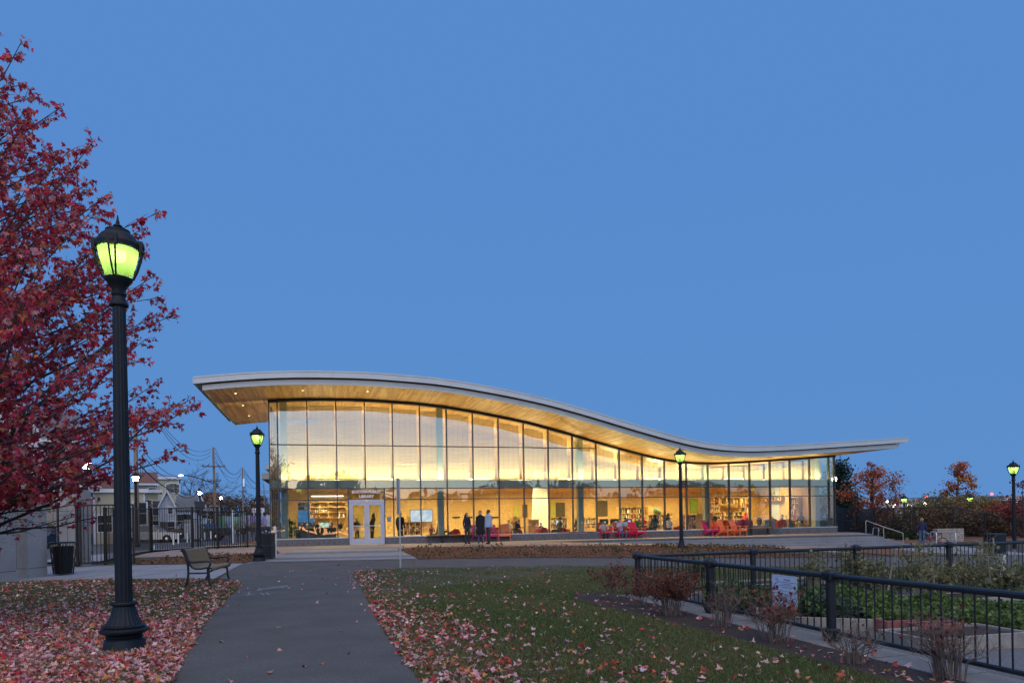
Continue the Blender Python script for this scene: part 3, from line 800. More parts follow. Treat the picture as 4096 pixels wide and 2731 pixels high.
for i in range(11):
    s = 2.6 + i * 3.05; d = 3.4 if i % 2 else 4.6; z = 3.95
    mb = MB(); mb.box(s - .75, s + .75, d - .05, d + .05, z, z + .07); pl = mb.build('pendant_lamp', MATS['lamp_strip'], LIB)
    mb = MB(); mb.box(s - .76, s + .76, d - .06, d + .06, z + .071, z + .11); mb.tube([(s - .6, d, z + .1), (s - .6, d, zs(s - .6))], .008, 5); mb.tube([(s + .6, d, z + .1), (s + .6, d, zs(s + .6))], .008, 5)
    mb.build('housing', MATS['steel'], pl)
    area('blind_fill_light', 210, 1.5, .3, (s, d, z + .13), (PI, 0, 0), (1.0, 0.76, 0.40))  # added upward fill that brightens the ceiling and the blinds from behind
    area('pendant_light', PENDANT_W, 1.5, .5, (s, d, z - .02), (0, 0, 0), (1.0, 0.74, 0.32)).data.spread = R_(155)
mb = MB(); mb.box(1.6, 3.5, 4.9, 5.0, 3.02, 3.08); mb.build('strip_lamp', MATS['lamp_strip'], LIB)
# fixtures built into the far wall
def wall_patch(name, p0, p1, d, m, parent=LIB, t=.05):
    s0, z1 = fac(*p0, d); s1, z0 = fac(*p1, d)
    mb = MB(); mb.box(s0, s1, d, d + t, z0, z1); return mb.build(name, m, parent)
for x0, x1 in ((420, 488), (628, 745), (830, 945), (1240, 1350)):
    wall_patch('vent_grille', zb(x0, 570), zb(x1, 592), BACK - .052, MATS['black_plastic'])
wall_patch('green_panel', zb(1595, 385), zb(1672, 580), BACK - .30, mat('olive_paint', (0.42, 0.42, 0.08), 0.6))
wall_patch('doorway', zb(1725, 380), zb(1805, 580), BACK - .06, mat('niche_dark', (0.07, 0.06, 0.04), 0.6))
wall_patch('green_panel', zb(2165, 345), zb(2245, 575), BACK - .30, MATS['olive_paint'])
wall_patch('doorway', zc(92, 350), zc(238, 570), BACK - .06, MATS['niche_dark'])
wall_patch('doorway', zc(755, 320), zc(905, 560), BACK - .06, MATS['niche_dark'])
wall_patch('green_panel', zc(2200, 285), zc(2320, 510), BACK - .30, mat('green_paint', (0.13, 0.22, 0.02), 0.6))
# tapered white pier
_s0, _z = fac(*zb(1935, 300), 5.0); _s1, _ = fac(*zb(2110, 300), 5.0); _s2, _z2 = fac(*zb(1880, 575), 5.0)
mb = MB(); mb.prism([(_s2, .2), (_s1 + .1, .2), (_s1, 4.6), (_s0, 4.6)], 5.0, 5.4); mb.build('tapered_pier', MATS['white_paint'], LIB)
# low roofs of the rear wing seen past the left corner
for p0, p1, d, th in ((c1(678, 865), c1(745, 912), 9.2, .3), (c1(706, 800), c1(745, 835), 11.5, .25)):
    s0, z1 = fac(*p0, d); s1, z0 = fac(*p1, d)
    mb = MB().mat(0); mb.box(s0, s1 + 2, d, d + 6, z0, z1)
    mb.mat(1); mb.add([(s0 + .1, d + .1, z0 - .004), (s1 + 2, d + .1, z0 - .004), (s1 + 2, d + 5.5, z0 - .7), (s0 + .9, d + 5.5, z0 - .7)], [(0, 3, 2, 1)])
    mb.build('rear_canopy', [MATS['roof_metal'], MATS['wood_dark']], LIB)
# ------------------------------------------------------------------ park lamps
mat('lamp_black', (0.010, 0.013, 0.017), 0.5, 0.0, spec=.28, var=0.25, vscale=6, bump=0.05, bscale=60)
mat('rail_black', (0.016, 0.017, 0.019), 0.38, 0.0, var=0.2, vscale=5, bump=0.04, bscale=80)
mat('fence_brown', (0.022, 0.017, 0.014), 0.45, 0.2, var=0.2, vscale=8)
def globe_material(name, col, scat):
    m = bpy.data.materials.new(name); m.use_nodes = True
    nt = m.node_tree; nt.nodes.remove(nt.nodes['Principled BSDF'])
    t = nt.nodes.new('ShaderNodeBsdfTranslucent'); t.inputs[0].default_value = (*col, 1)
    tp = nt.nodes.new('ShaderNodeBsdfTransparent'); tp.inputs[0].default_value = (*col, 1); m0 = nt.nodes.new('ShaderNodeMixShader'); m0.inputs[0].default_value = 0.16
    nt.links.new(t.outputs[0], m0.inputs[1]); nt.links.new(tp.outputs[0], m0.inputs[2])
    g = nt.nodes.new('ShaderNodeBsdfGlossy'); g.inputs['Roughness'].default_value = 0.12
    d = nt.nodes.new('ShaderNodeBsdfDiffuse'); d.inputs[0].default_value = (*scat, 1)
    m1 = nt.nodes.new('ShaderNodeMixShader'); m1.inputs[0].default_value = 0.25
    m2 = nt.nodes.new('ShaderNodeMixShader'); m2.inputs[0].default_value = 0.05
    nt.links.new(m0.outputs[0], m1.inputs[1]); nt.links.new(d.outputs[0], m1.inputs[2])
    nt.links.new(m1.outputs[0], m2.inputs[1]); nt.links.new(g.outputs[0], m2.inputs[2])
    nt.links.new(m2.outputs[0], nt.nodes['Material Output'].inputs[0])
    MATS[name] = m
globe_material('globe_green', (0.46, 0.76, 0.18), (0.30, 0.50, 0.10))
globe_material('globe_white', (0.95, 0.93, 0.85), (0.7, 0.7, 0.62))
LSC = 1.03
BULB_W = {'green': 18, 'white': 330}
LAMP_SNAP = {}
def make_lamp(kind, label, loc, group):
    L = thing('street_lamp', label, 'street lamp', loc, -0.52, group)
    B = MATS['lamp_black']
    mb = MB(); mb.lathe([(.235, 0), (.232, .02), (.205, .135), (.185, .15), (.20, .165), (.185, .18), (.215, .20), (.26, .225), (.262, .245), (.23, .265), (.19, .30), (.15, .37), (.122, .46), (.112, .515)], 40, flute=0.0)
    base = mb.build('base', B, L, True, 30)
    mb = MB(); mb.lathe([(.236, .285), (.195, .305), (.156, .372), (.128, .46), (.118, .512)], 48, flute=.035); mb.build('fluting', B, base, True, 20)
    mb = MB(); mb.lathe([(.105, .512), (.137, .53), (.139, .55), (.128, .565), (.09, .57)], 28); mb.build('base_ring', B, base, True)
    mb = MB(); mb.lathe([(.092, .56), (.083, 2.2), (.070, 3.985)], 32, flute=.07); mb.build('pole', B, L, True, 12)
    mb = MB(); mb.lathe([(.066, 3.98), (.098, 3.99), (.102, 4.005), (.088, 4.03), (.074, 4.06), (.068, 4.10), (.080, 4.115), (.082, 4.135), (.070, 4.15), (.076, 4.19), (.115, 4.25), (.146, 4.29), (.148, 4.312), (.12, 4.315)], 28)
    mb.build('collar', B, L, True, 35)
    mb = MB(); pr = [(.132, 4.317), (.148, 4.38), (.172, 4.46), (.194, 4.54), (.207, 4.61), (.210, 4.652)]
    vs = []; n = 28
    mb.lathe(pr, n); mb.f = mb.f[:-2]; mb.m = mb.m[:-2]
    gl = mb.build('globe', MATS['globe_' + kind], L, True, 60)
    mb = MB(); mb.lathe([(.205, 4.645), (.236, 4.652), (.242, 4.70), (.232, 4.715), (.215, 4.745), (.18, 4.80), (.135, 4.84), (.128, 4.842), (.130, 4.868), (.118, 4.872), (.05, 4.885)], 32)
    dome = mb.build('dome', B, L, True, 30)
    mb = MB(); mb.lathe([(.05, 4.88), (.034, 4.90), (.050, 4.915), (.050, 4.925), (.026, 4.94), (.018, 4.955), (.022, 4.962), (.014, 4.99), (.005, 5.05)], 14); mb.build('finial', B, dome, True)
    for k in range(4):
        M = Matrix.Rotation(PI / 4 + k * PI / 2, 4, 'Z')
        mb = MB()
        for o in (-.030, .030):
            mb.tube([(.252, o * 1.15, 4.66), (.236, o * 1.0, 4.55), (.196, o * .7, 4.41), (.152, o * .35, 4.305)], .0105, 5, M=M)
        mb.box(.222, .266, -.055, .055, 4.625, 4.745, M)
        mb.lathe([(.030, 0), (.030, .012), (.018, .013), (.018, .018)], 12, M=M @ Matrix.Translation((.260, 0, 4.685)) @ Matrix.Rotation(PI / 2, 4, 'Y'))
        mb.build('yoke', B, L, False)
    mb = MB(); mb.lathe([(.02, 4.50), (.07, 4.53), (.085, 4.58), (.07, 4.63), (.03, 4.645)], 14); mb.build('bulb', glow('bulb_' + kind, (1.0, 1.0, 0.80) if kind == 'green' else (1.0, 0.94, 0.80), BULB_W[kind]), L, True, 60)
    L.scale = (LSC, LSC, LSC)
    LAMP_SNAP[kind] = (L, snapshot(L))
    return L
def lamp(kind, label, loc, group, rot=.35):
    L, sn = LAMP_SNAP[kind]
    return dup(L, sn, loc, rot, label, group)
GL, GR = 'green lit park lamps on fluted posts', 'white lit street lamps along the road'
l1 = make_lamp('green', 'tall black lamp post with glowing green globe in fallen leaves before the red maple', (-4.66, 8.17, 0), GL)
lamp('green', 'black lamp post with green globe beside the slatted litter bin at the library corner', (-9.68, 26.07, 0.03), GL, 0.1)
p = at(2720, 1823, 33.5); lamp('green', 'black lamp post with green globe in the mulch before the terrace steps', (p.x, p.y, p.z - 4.6 * LSC), GL, .5)
p = at(4053, 1872, 35.5); lamp('green', 'black lamp post with green globe by the far litter bin, nearest the right edge', (p.x, p.y, p.z - 4.6 * LSC), GL, .2)
p = at(3616, 1996, 57); lamp('green', 'distant green globe lamp behind the tall fence, between the rust coloured oaks', (p.x, p.y, p.z - 4.6 * LSC), GL, .2)
p = at(3880, 1992, 57); lamp('green', 'distant green globe lamp rising out of the yellowing bushes', (p.x, p.y, p.z - 4.6 * LSC), GL, .2)
p = at(542, 1908, 45); make_lamp('white', 'black street lamp with white globe close behind the red maple twigs, before the cream houses', (p.x, p.y, p.z - 4.6 * LSC), GR)
p = at(344, 1854, 34.7); lamp('white', 'white globe street lamp shining through the red maple leaves', (p.x, p.y, p.z - 4.6 * LSC), GR)
p = at(799, 1968, 68); lamp('white', 'white globe street lamp with a dark banner hanging from its post', (p.x, p.y, p.z - 4.6 * LSC), GR)
mb = MB(); mb.prism([(-.5, 2.55), (-.2, 1.1), (.25, 1.1), (.75, 2.55)], .12, .15); o = mb.build('banner', mat('banner_dark', (.05, .06, .075), .8), None, loc=(p.x, p.y - .35, p.z - 4.6 * LSC + 1.3)); tag(o, 'dark tapering banner hung on the post of a white globe street lamp', 'banner')
p = at(883, 1987, 82); lamp('white', 'far white globe street lamp just right of the leaning wooden utility pole', (p.x, p.y, p.z - 4.6 * LSC), GR)
p = at(3337, 1912, 62); lamp('white', 'white globe lamp half hidden behind the right end of the library', (p.x, p.y, p.z - 4.6 * LSC), GR)

# ------------------------------------------------------------------ bench
mat('bench_steel', (0.26, 0.18, 0.09), 0.36, 0.25, var=0.12, vscale=9)
def bench():
    W = 1.95
    b = thing('park_bench', 'black metal park bench with a bent wire slat seat standing on the grass edge', 'bench', (-7.45, 16.85, 0.01), R_(101))
    # seat curve in (y,z): rolled back top, hollow seat, rolled front. y grows to the back
    prof = [(.42, .845), (.405, .875), (.375, .885), (.345, .87), (.325, .83), (.305, .76), (.275, .66), (.25, .58), (.225, .52), (.18, .465), (.11, .435), (.02, .432), (-.08, .445), (-.15, .458), (-.20, .455), (-.235, .435), (-.245, .405), (-.225, .375), (-.19, .365)]
    mb = MB(); mb.tube([(0, y, z) for y, z in prof], .0085, 5); me = mb.mesh('slat', MATS['bench_steel'], True, 60)
    n = 62
    for i in range(n):
        link('slat', me, b, (-W / 2 + .06 + (W - .12) * i / (n - 1), 0, 0))
    K = MATS['rail_black']
    for sx in (-1, 1):
        x = sx * W / 2
        mb = MB(); mb.tube([(x, y, z) for y, z in prof], .022, 8); mb.build('side_rail', K, b, True, 60)
        mb = MB(); mb.tube([(x, .385, .86), (x, .30, .66), (x, .275, .50), (x, .27, .32), (x, .30, .15), (x, .36, 0)], .026, 8); mb.build('leg', K, b, True, 60)
        mb = MB(); mb.tube([(x, -.16, .40), (x, -.175, .30), (x, -.185, .14), (x, -.23, 0)], .026, 8); mb.build('leg', K, b, True, 60)
        mb = MB(); mb.tube([(x, .30, .67), (x, .24, .61), (x, .16, .59), (x, -.02, .60), (x, -.14, .605), (x, -.20, .59), (x, -.215, .55), (x, -.19, .49), (x, -.15, .42), (x, -.15, .34)], .024, 8); mb.build('arm', K, b, True, 60)
        mb = MB(); mb.tube([(x, .27, .34), (x, -.17, .33)], .02, 8); mb.build('stretcher', K, b, True)
    return b
bench()

# ------------------------------------------------------------------ stone piers, gates and railings on the left
GRP_P = 'stone gate piers'
def pier(label, p0, rot, z0=0.0):
    w = .77; t = thing('stone_pier', label, 'pier', (p0[0], p0[1], z0), rot, GRP_P)
    z = 0.0
    core = MB(); core.box(-w + .012, -.012, .012, w - .012, 0, 2.76); core.build('mortar_core', MATS['joint'], t)
    for h in (.27, 1.34, .26, .56, .36):
        half = h in (1.34, .56, .26)
        xs = ((-w, -.002),) if not half else ((-w, -.36), (-.352, 0))
        for a, c in xs:
            mb = MB()
            e = .012 if h == .36 else 0
            mb.bevbox(a - e * (a < -.5), c + e * (c > -.01), -e, w + e, z + .004, z + h - .004, .012); mb.build('stone_block', MATS['aggregate_stone'], t)
        z += h
    return t
pier('speckled stone pier cut by the left edge of the picture', (-13.75, 18.1), R_(-3))
pier('speckled stone pier left of the wire litter basket', (-14.02, 19.75), R_(-3))
pier('speckled stone pier behind the open gate leaf, right of the litter basket', (-15.62, 24.5), R_(-3))

def bars(t, a, b, zb_, zt, n, m, r=.011, name='baluster', sq=True):
    """vertical bars from a to b, each an object"""
    a = Vector(a); b = Vector(b)
    mb = MB()
    if sq: mb.box(-r, r, -r, r, 0, 1)
    else: mb.tube([(0, 0, 0), (0, 0, 1)], r, 6)
    me = mb.mesh(name, m)
    for i in range(n):
        p = a.lerp(b, (i + .5) / n)
        z0 = zb_(p) if callable(zb_) else zb_; z1 = zt(p) if callable(zt) else zt
        link(name, me, t, (p.x, p.y, z0), None, (1, 1, z1 - z0))
def gate_leaf(label, a, b, z0, z1, n, post_r=.05, m='fence_brown'):
    a = Vector((*a, 0)); b = Vector((*b, 0)); t = thing('gate_leaf', label, 'gate', (a.x, a.y, 0), math.atan2(b.y - a.y, b.x - a.x), 'open railing gates')
    L = (b - a).length; M = MATS[m]
    mb = MB(); mb.tube([(0, 0, z0 - .12), (0, 0, z1 + .05)], post_r, 10); mb.bevbox(-.075, .075, -.075, .075, z1 - .02, z1 + .12, .02); mb.bevbox(-.08, .08, -.08, .08, z0 - .1, z0 + .08, .02); mb.build('hinge_post', M, t, True)
    mb = MB(); mb.box(.09, L, -.028, .028, z1 - .03, z1 + .026); mb.build('top_rail', M, t)
    mb = MB(); mb.box(.09, L, -.028, .028, z0 - .026, z0 + .03); mb.build('bottom_rail', M, t)
    mb = MB(); mb.box(.09, .145, -.027, .027, z0 + .031, z1 - .031); mb.build('stile', M, t)
    mb = MB(); mb.box(L - .055, L, -.027, .027, z0 + .031, z1 - .031); mb.build('stile', M, t)
    bars(t, (.16, 0, 0), (L - .07, 0, 0), z0 + .031, z1 - .031, n, M)
    return t
pC = flat(*zh(972, 1310)); pD = flat(*zh(1655, 1292))
gate_leaf('wide open railing gate leaf hinged on the pier behind the tall lamp post', (pC.x, pC.y), (pC.x + 1.92, pC.y + .25), .14, 2.22, 12)
gate_leaf('railing gate leaf seen nearly edge on between the two left piers', (-14.85, 19.85), (-15.15, 18.55), .12, 2.2, 11, .06)
gate_leaf('railing gate leaf standing open behind the wire litter basket', (-15.9, 23.9), (-17.4, 26.2), .14, 2.2, 14, .04)

def railing(label, pts, h, spacing, cat='fence', group=None, name='railing_fence', m='fence_brown', rail=.022, r=.0095, base=.10):
    t = thing(name, label, cat, (0, 0, 0), 0, group); M = MATS[m]
    for i in range(len(pts) - 1):
        a = Vector((pts[i][0], pts[i][1], 0)); b = Vector((pts[i + 1][0], pts[i + 1][1], 0)); L = (b - a).length
        za_ = float(gz(a.x, a.y)); zb_ = float(gz(b.x, b.y))
        q = math.atan2(b.y - a.y, b.x - a.x)
        dz = zb_ - za_
        for nm, zz in (('top_rail', h), ('bottom_rail', base)):
            mb = MB(); mb.tube([a + Vector((0, 0, za_ + zz)), b + Vector((0, 0, zb_ + zz))], rail, 6); mb.build(nm, M, t)
        f0 = lambda p: za_ + dz * ((p - a).length / L) + base + .015
        f1 = lambda p: za_ + dz * ((p - a).length / L) + h - .015
        bars(t, a, b, f0, f1, int(L / spacing), M, r)
    for p in pts:
        z = float(gz(p[0], p[1]))
        mb = MB(); mb.box(p[0] - .045, p[0] + .045, p[1] - .045, p[1] + .045, z - .05, z + h + .04); mb.build('post', M, t)
    return t
railing('dark brown railing fence running back from the gate pier to the street corner', [(-15.35, 25.75), (-16.45, 29.3), (-17.6, 33.2)], 2.13, .165, r=.008)
railing('dark brown railing fence between the street corner and the library wall', [(-17.6, 33.3), (-16.1, 34.35), (-15.15, 35.1), (-13.45, 36.4)], 2.13, .105)
gate_leaf('railing gate leaf folded back along the fence by the planting bed', (-16.0, 34.75), (-14.0, 36.15), .16, 2.08, 19, .04)

# ------------------------------------------------------------------ litter bins, sign post, cone
def wire_basket():
    t = thing('litter_basket', 'round black wire mesh litter basket with a bag inside, standing against the stone pier', 'litter bin', (-13.66, 20.75, .02))
    K = MATS['black_plastic']
    mb = MB(); mb.lathe([(.225, .03), (.25, .3), (.285, .86), (.275, .86), (.21, .05)], 24); mb.build('liner_bag', mat('bag_black', (.008, .008, .009), .35, bump=.5, bscale=9), t, True)
    for k in range(22):
        for sgn in (-1, 1):
            mb = MB(); pts = []
            for j in range(7):
                z = .04 + .92 * j / 6; r = .25 + .09 * j / 6; q = 2 * PI * k / 22 + sgn * .5 * j / 6
                pts.append((r * math.cos(q), r * math.sin(q), z))
            mb.tube(pts, .0045, 4); mb.build('mesh_wire', K, t)
    for r, z, rr in ((.255, .04, .012), (.295, .46, .008), (.345, .97, .022)):
        mb = MB(); mb.tube([(r * math.cos(2 * PI * k / 24), r * math.sin(2 * PI * k / 24), z) for k in range(25)], rr, 6); mb.build('hoop', K, t, True)
    for k in range(4):
        q = k * PI / 2 + .4; mb = MB(); mb.tube([(.262 * math.cos(q), .262 * math.sin(q), 0), (.35 * math.cos(q), .35 * math.sin(q), .96)], .011, 5); mb.build('upright', K, t)
wire_basket()
def slat_bin(label, loc, rot, w=.56, h=.98, lid=True):
    t = thing('litter_bin', label, 'litter bin', loc, rot, 'slatted litter bins'); K = MATS['dark_metal']
    mb = MB(); mb.bevbox(-w / 2, w / 2, -w / 2, w / 2, .02, .09, .01); mb.build('base', K, t)
    mb = MB(); mb.bevbox(-w / 2 - .015, w / 2 + .015, -w / 2 - .015, w / 2 + .015, h - .08, h, .015); mb.build('rim', K, t)
    mb = MB(); mb.box(-w / 2 + .05, w / 2 - .05, -w / 2 + .05, w / 2 - .05, .09, h - .09); mb.build('liner', MATS['black_plastic'], t)
    n = 9; mb = MB(); mb.box(-.019, .019, -.009, .009, .09, h - .08); me = mb.mesh('slat', K)
    for k in range(n):
        x = -w / 2 + .03 + (w - .06) * k / (n - 1)
        link('slat', me, t, (x, -w / 2 + .012, 0)); link('slat', me, t, (x, w / 2 - .012, 0))
        link('slat', me, t, (-w / 2 + .012, x, 0), (0, 0, PI / 2)); link('slat', me, t, (w / 2 - .012, x, 0), (0, 0, PI / 2))
    mb = MB(); mb.box(-w / 2 + .002, w / 2 - .002, -w / 2 - .002, -w / 2 + .02, h * .5, h * .5 + .05); mb.box(w / 2 - .02, w / 2 + .002, -w / 2, w / 2, h * .5, h * .5 + .05); mb.build('band', K, t)
slat_bin('black slatted litter bin tucked behind the lamp post at the library corner', (-9.86, 27.3, .03), .1, .60, 1.05)
p = gnd(*ze(2008, 1082)); slat_bin('black slatted litter bin by the right hand lamp post across the path', (p.x, p.y, p.z), .3, .62, .95)
_s, _ = fac(*za(20, 830), -4.2)
mb = MB(); mb.box(-.05, .05, -.05, .05, 0, 1.22); mb.lathe([(.055, 1.22), (.06, 1.25), (.02, 1.29)], 10); o = mb.build('marker_post', MATS['white_paint'], None, loc=(-9.80, 28.2, .05)); tag(o, 'short white post standing behind the slatted bin at the library corner', 'post')
mb = MB()
b_ = flat(*dd(920, 1305)); hh = (1305 - 1098) * 1.7415 * b_.y / FPX
t = thing('sign_post', 'thin perforated steel sign post on the lawn edge with its sign turned edge on', 'sign', (b_.x, b_.y, 0), R_(6))
mb = MB(); mb.box(-.022, -.019, -.02, .02, -.2, hh * .995); mb.box(.019, .022, -.02, .02, -.2, hh * .995); mb.box(-.019, .019, .016, .02, -.2, hh * .995)
mb.box(-.019, -.006, -.02, -.017, -.2, hh * .995); mb.box(.006, .019, -.02, -.017, -.2, hh * .995)
k = 0
while k * .0254 * 2 < hh: mb.box(-.006, .006, -.02, -.017, k * .0508, k * .0508 + .030); k += 1
mb.build('post', mat('galvanised', (.42, .45, .46), .5, .5, var=.1, vscale=30), t)
mb = MB(); mb.box(-.032, -.028, -.18, .18, hh * .60, hh); mb.build('sign_plate', MATS['sill_metal'], t, rot=(0, 0, R_(-14)))
t = thing('traffic_cone', 'orange barrier marker with a lit amber lamp behind the left gate leaf', 'traffic cone', (-15.3, 21.2, 0))
mb = MB(); mb.lathe([(.17, .03), (.11, .45), (.05, .95), (.04, .98)], 16); mb.build('cone', mat('cone_orange', (.75, .10, .02), .5), t, True)
mb = MB(); mb.box(-.21, .21, -.21, .21, 0, .03); mb.build('foot', MATS['black_plastic'], t)
mb = MB(); mb.lathe([(.05, 1.12), (.07, 1.15), (.07, 1.23), (.04, 1.27)], 12); mb.build('lamp', glow('amber_glow', (1, .55, .12), 14), t, True)
mb = MB(); mb.box(-.05, .05, -.03, .03, .98, 1.12); mb.build('battery_box', MATS['black_plastic'], t)

# ------------------------------------------------------------------ garden railings
FZ = .80
def garden_run(label, fn, t0, t1, post_ts, skip_first=False):
    a = Vector((*fn(t0), 0)); b = Vector((*fn(t1), 0)); L = t1 - t0; K = MATS['rail_black']
    t = thing('garden_railing', label, 'fence', (a.x, a.y, 0), math.atan2(b.y - a.y, b.x - a.x), 'low railings round the community garden')
    zg0 = [float(gz(*fn(t0 + L * i / 20))) for i in range(21)]
    gzl = lambda x: np.interp(x, np.linspace(0, L, 21), zg0)
    mb = MB(); mb.tube([(-.02, 0, FZ - .055), (L, 0, FZ - .055)], .034, 10); mb.build('top_rail', K, t, True)
    mb = MB(); mb.tube([(x, 0, gzl(x) + .145) for x in np.linspace(0, L, 12)], .026, 8); mb.build('bottom_rail', K, t, True)
    n = int(L / .118); mb = MB(); mb.tube([(0, 0, 0), (0, 0, 1)], .0088, 7, caps=False); me = mb.mesh('baluster', K, True)
    for i in range(n):
        x = (i + .5) * L / n
        if min(abs(x - pt) for pt in post_ts) < .07: continue
        z0 = gzl(x) + .15; link('baluster', me, t, (x, 0, z0), None, (1, 1, FZ - .08 - z0))
    for pt in post_ts:
        if pt == 0 and skip_first: continue
        z0 = gzl(pt)
        mb = MB(); mb.lathe([(.056, z0 - .05), (.056, FZ - .12), (.062, FZ - .115), (.062, FZ - .10)], 20, (pt, 0, 0)); po = mb.build('post', K, t, True)
        mb = MB(); mb.bevbox(pt - .078, pt + .078, -.078, .078, FZ - .105, FZ - .005, .012)
        for q in range(4):
            mb.lathe([(.042, 0), (.042, .010), (.030, .012), (.028, .006), (.014, .006), (.012, .014)], 16, M=Matrix.Translation((pt, 0, FZ - .055)) @ Matrix.Rotation(q * PI / 2, 4, 'Z') @ Matrix.Translation((.078, 0, 0)) @ Matrix.Rotation(PI / 2, 4, 'Y'))
        mb.lathe([(.07, FZ - .006), (.066, FZ + .008), (.045, FZ + .024), (.012, FZ + .03)], 16, (pt, 0, 0)); mb.build('post_cap', K, po, True, 30)
        mb = MB(); mb.bevbox(pt - .08, pt + .08, -.08, .08, z0 + .06, z0 + .19, .015); mb.bevbox(pt - .066, pt + .066, -.066, .066, z0 - .04, z0 + .06, .01); mb.build('post_foot', K, po)
    return t
garden_run('low black railing run coming towards the viewer along the lawn, with the notice on it', along_near, 0, 11.0, [0, 2.42, 4.96, 7.5, 10.0])
garden_run('low black railing run along the far side of the garden beside the path', along_far, .09, 27, [2.48, 5.05, 7.62, 10.19, 12.76, 15.3, 17.9, 20.5], True)

# ------------------------------------------------------------------ the notice on the railing
def notice():
    ps = along_near(4.18, .035); q = math.atan2(_nd.y, _nd.x)
    t = thing('garden_notice', 'white notice with blue drawing and two blocks of small text hung on the garden railing', 'sign', (ps[0], ps[1], 0), q)
    # local x along the run (towards the viewer); the face looks to -y (the lawn)
    t.scale = (.9, .9, .9); t.location.z = .07
    w, z0, z1 = .27, .22, .695
    bm = bmesh.new(); pts = []
    for cx, cz, s in ((w - .03, z1 - .03, 0), (-w + .03, z1 - .03, 1), (-w + .03, z0 + .03, 2), (w - .03, z0 + .03, 3)):
        for j in range(5):
            qq = s * PI / 2 + j * PI / 8; pts.append((cx + .03 * math.cos(qq), cz + .03 * math.sin(qq)))
    mb = MB(); mb.prism(pts, -.008, -.004); mb.build('plate', mat('sign_white', (.62, .66, .78), .35), t)
    k = .93; n = len(pts); cz = (z0 + z1) / 2
    ins = [(x * k, cz + (z - cz) * k) for x, z in pts]; in2 = [(x * (k - .012), cz + (z - cz) * (k - .012)) for x, z in pts]
    mb = MB(); mb.add([(x, -.0095, z) for x, z in ins] + [(x, -.0095, z) for x, z in in2], [(i, (i + 1) % n, n + (i + 1) % n, n + i) for i in range(n)]); mb.build('border_line', mat('ink', (.02, .03, .09), .5), t)
    ink = MATS['ink']; navy = mat('navy_ink', (.005, .02, .14), .5)
    R0 = (PI / 2, 0, 0)
    def line(s, x, z, size, align='CENTER', sx=1): return text('print', s, size, ink, (x, -.0095, z), R0, t, align, .0004, sx)
    cx = .06
    line('Attention', cx, .625, .036)
    mb = MB(); mb.box(cx - .075, cx + .075, -.0100, -.0095, .617, .6195); mb.box(cx - .075, cx + .075, -.0100, -.0095, .397, .3995); mb.build('underline', ink, t)
    for i, s in enumerate(('All produce and flowers are the property of', 'the individual gardeners.', 'Please respect their hard work and do not', 'pick anything in this garden.')):
        line(s, cx, .590 - i * .026, .0205)
    line('Thank you', -.10, .478, .014, 'LEFT'); line('Community Garden Association', -.10, .462, .014, 'LEFT')
    line('Atenci\u00f3n', cx, .405, .036)
    for i, s in enumerate(('Las verduras, frutas y flores son propiedad', 'de cada uno de los jardineros.', 'Por favor respeten el trabajo de los jardineros', 'y no recojan nada.')):
        line(s, cx, .370 - i * .026, .0205)
    # line drawing of hands over a blue oval
    mb = MB(); mb.add([(-.175 + .055 * math.cos(a * PI / 12), -.0095, .515 + .027 * math.sin(a * PI / 12)) for a in range(24)], [tuple(range(24))]); mb.build('blue_oval', navy, t)
    mb = MB(); mb.add([(-.205, -.0100, .55), (-.185, -.0100, .495), (-.172, -.0100, .548)], [(0, 1, 2)]); mb.build('white_wedge', MATS['sign_white'], t)
    mb = MB()
    for pl in ([(-.190, .605), (-.192, .64), (-.180, .655), (-.166, .635), (-.150, .655), (-.136, .645), (-.138, .61)], [(-.178, .605), (-.155, .630), (-.132, .600), (-.150, .565), (-.178, .605)], [(-.205, .55), (-.190, .575), (-.178, .560), (-.165, .578), (-.158, .562)]):
        mb.tube([(x, -.0100, z) for x, z in pl], .0016, 4)
    mb.build('line_drawing', ink, t)
notice()
# ------------------------------------------------------------------ leaves
leafmat('maple_leaf', .55, .46); leafmat('litter_leaf', .6, .12); leafmat('grass_blade', .7, .25); leafmat('shrub_leaf', .6, .3)
mat('bark', (0.055, 0.045, 0.042), .9, var=.3, vscale=14, bump=.5, bscale=40)
mat('twig', (0.17, 0.125, 0.095), .9, var=.2, vscale=10)
_half = [(0, 0), (.10, -.02), (.30, -.12), (.26, .04), (.50, .16), (.36, .24), (.42, .40), (.22, .38), (.16, .46), (0, .85)]
MAPLE = np.array([(x, y) for x, y in _half] + [(-x, y) for x, y in _half[1:-1]][::-1])      # outline, stalk at the origin
NL = len(MAPLE)
def leaf_shape(curl, fold, seed=0):
    r = np.random.default_rng(seed)
    m = MAPLE.copy() + r.normal(0, .02, MAPLE.shape)
    z = curl * (m[:, 1] - .25) ** 2 + fold * np.abs(m[:, 0]) + r.normal(0, .03, NL)
    v = np.c_[m[:, 0], m[:, 1], z]
    return np.vstack([v, [[0, .3, curl * .02]]])
SHAPES = [leaf_shape(c, f, i) for i, (c, f) in enumerate(((-.5, .3), (.6, -.35), (-.9, .7), (.3, .5), (1.0, -.5), (-.3, -.6), (.1, .15), (-1.2, .4)))]
LEAF_TRI = np.array([(i, (i + 1) % NL, NL) for i in range(NL)])
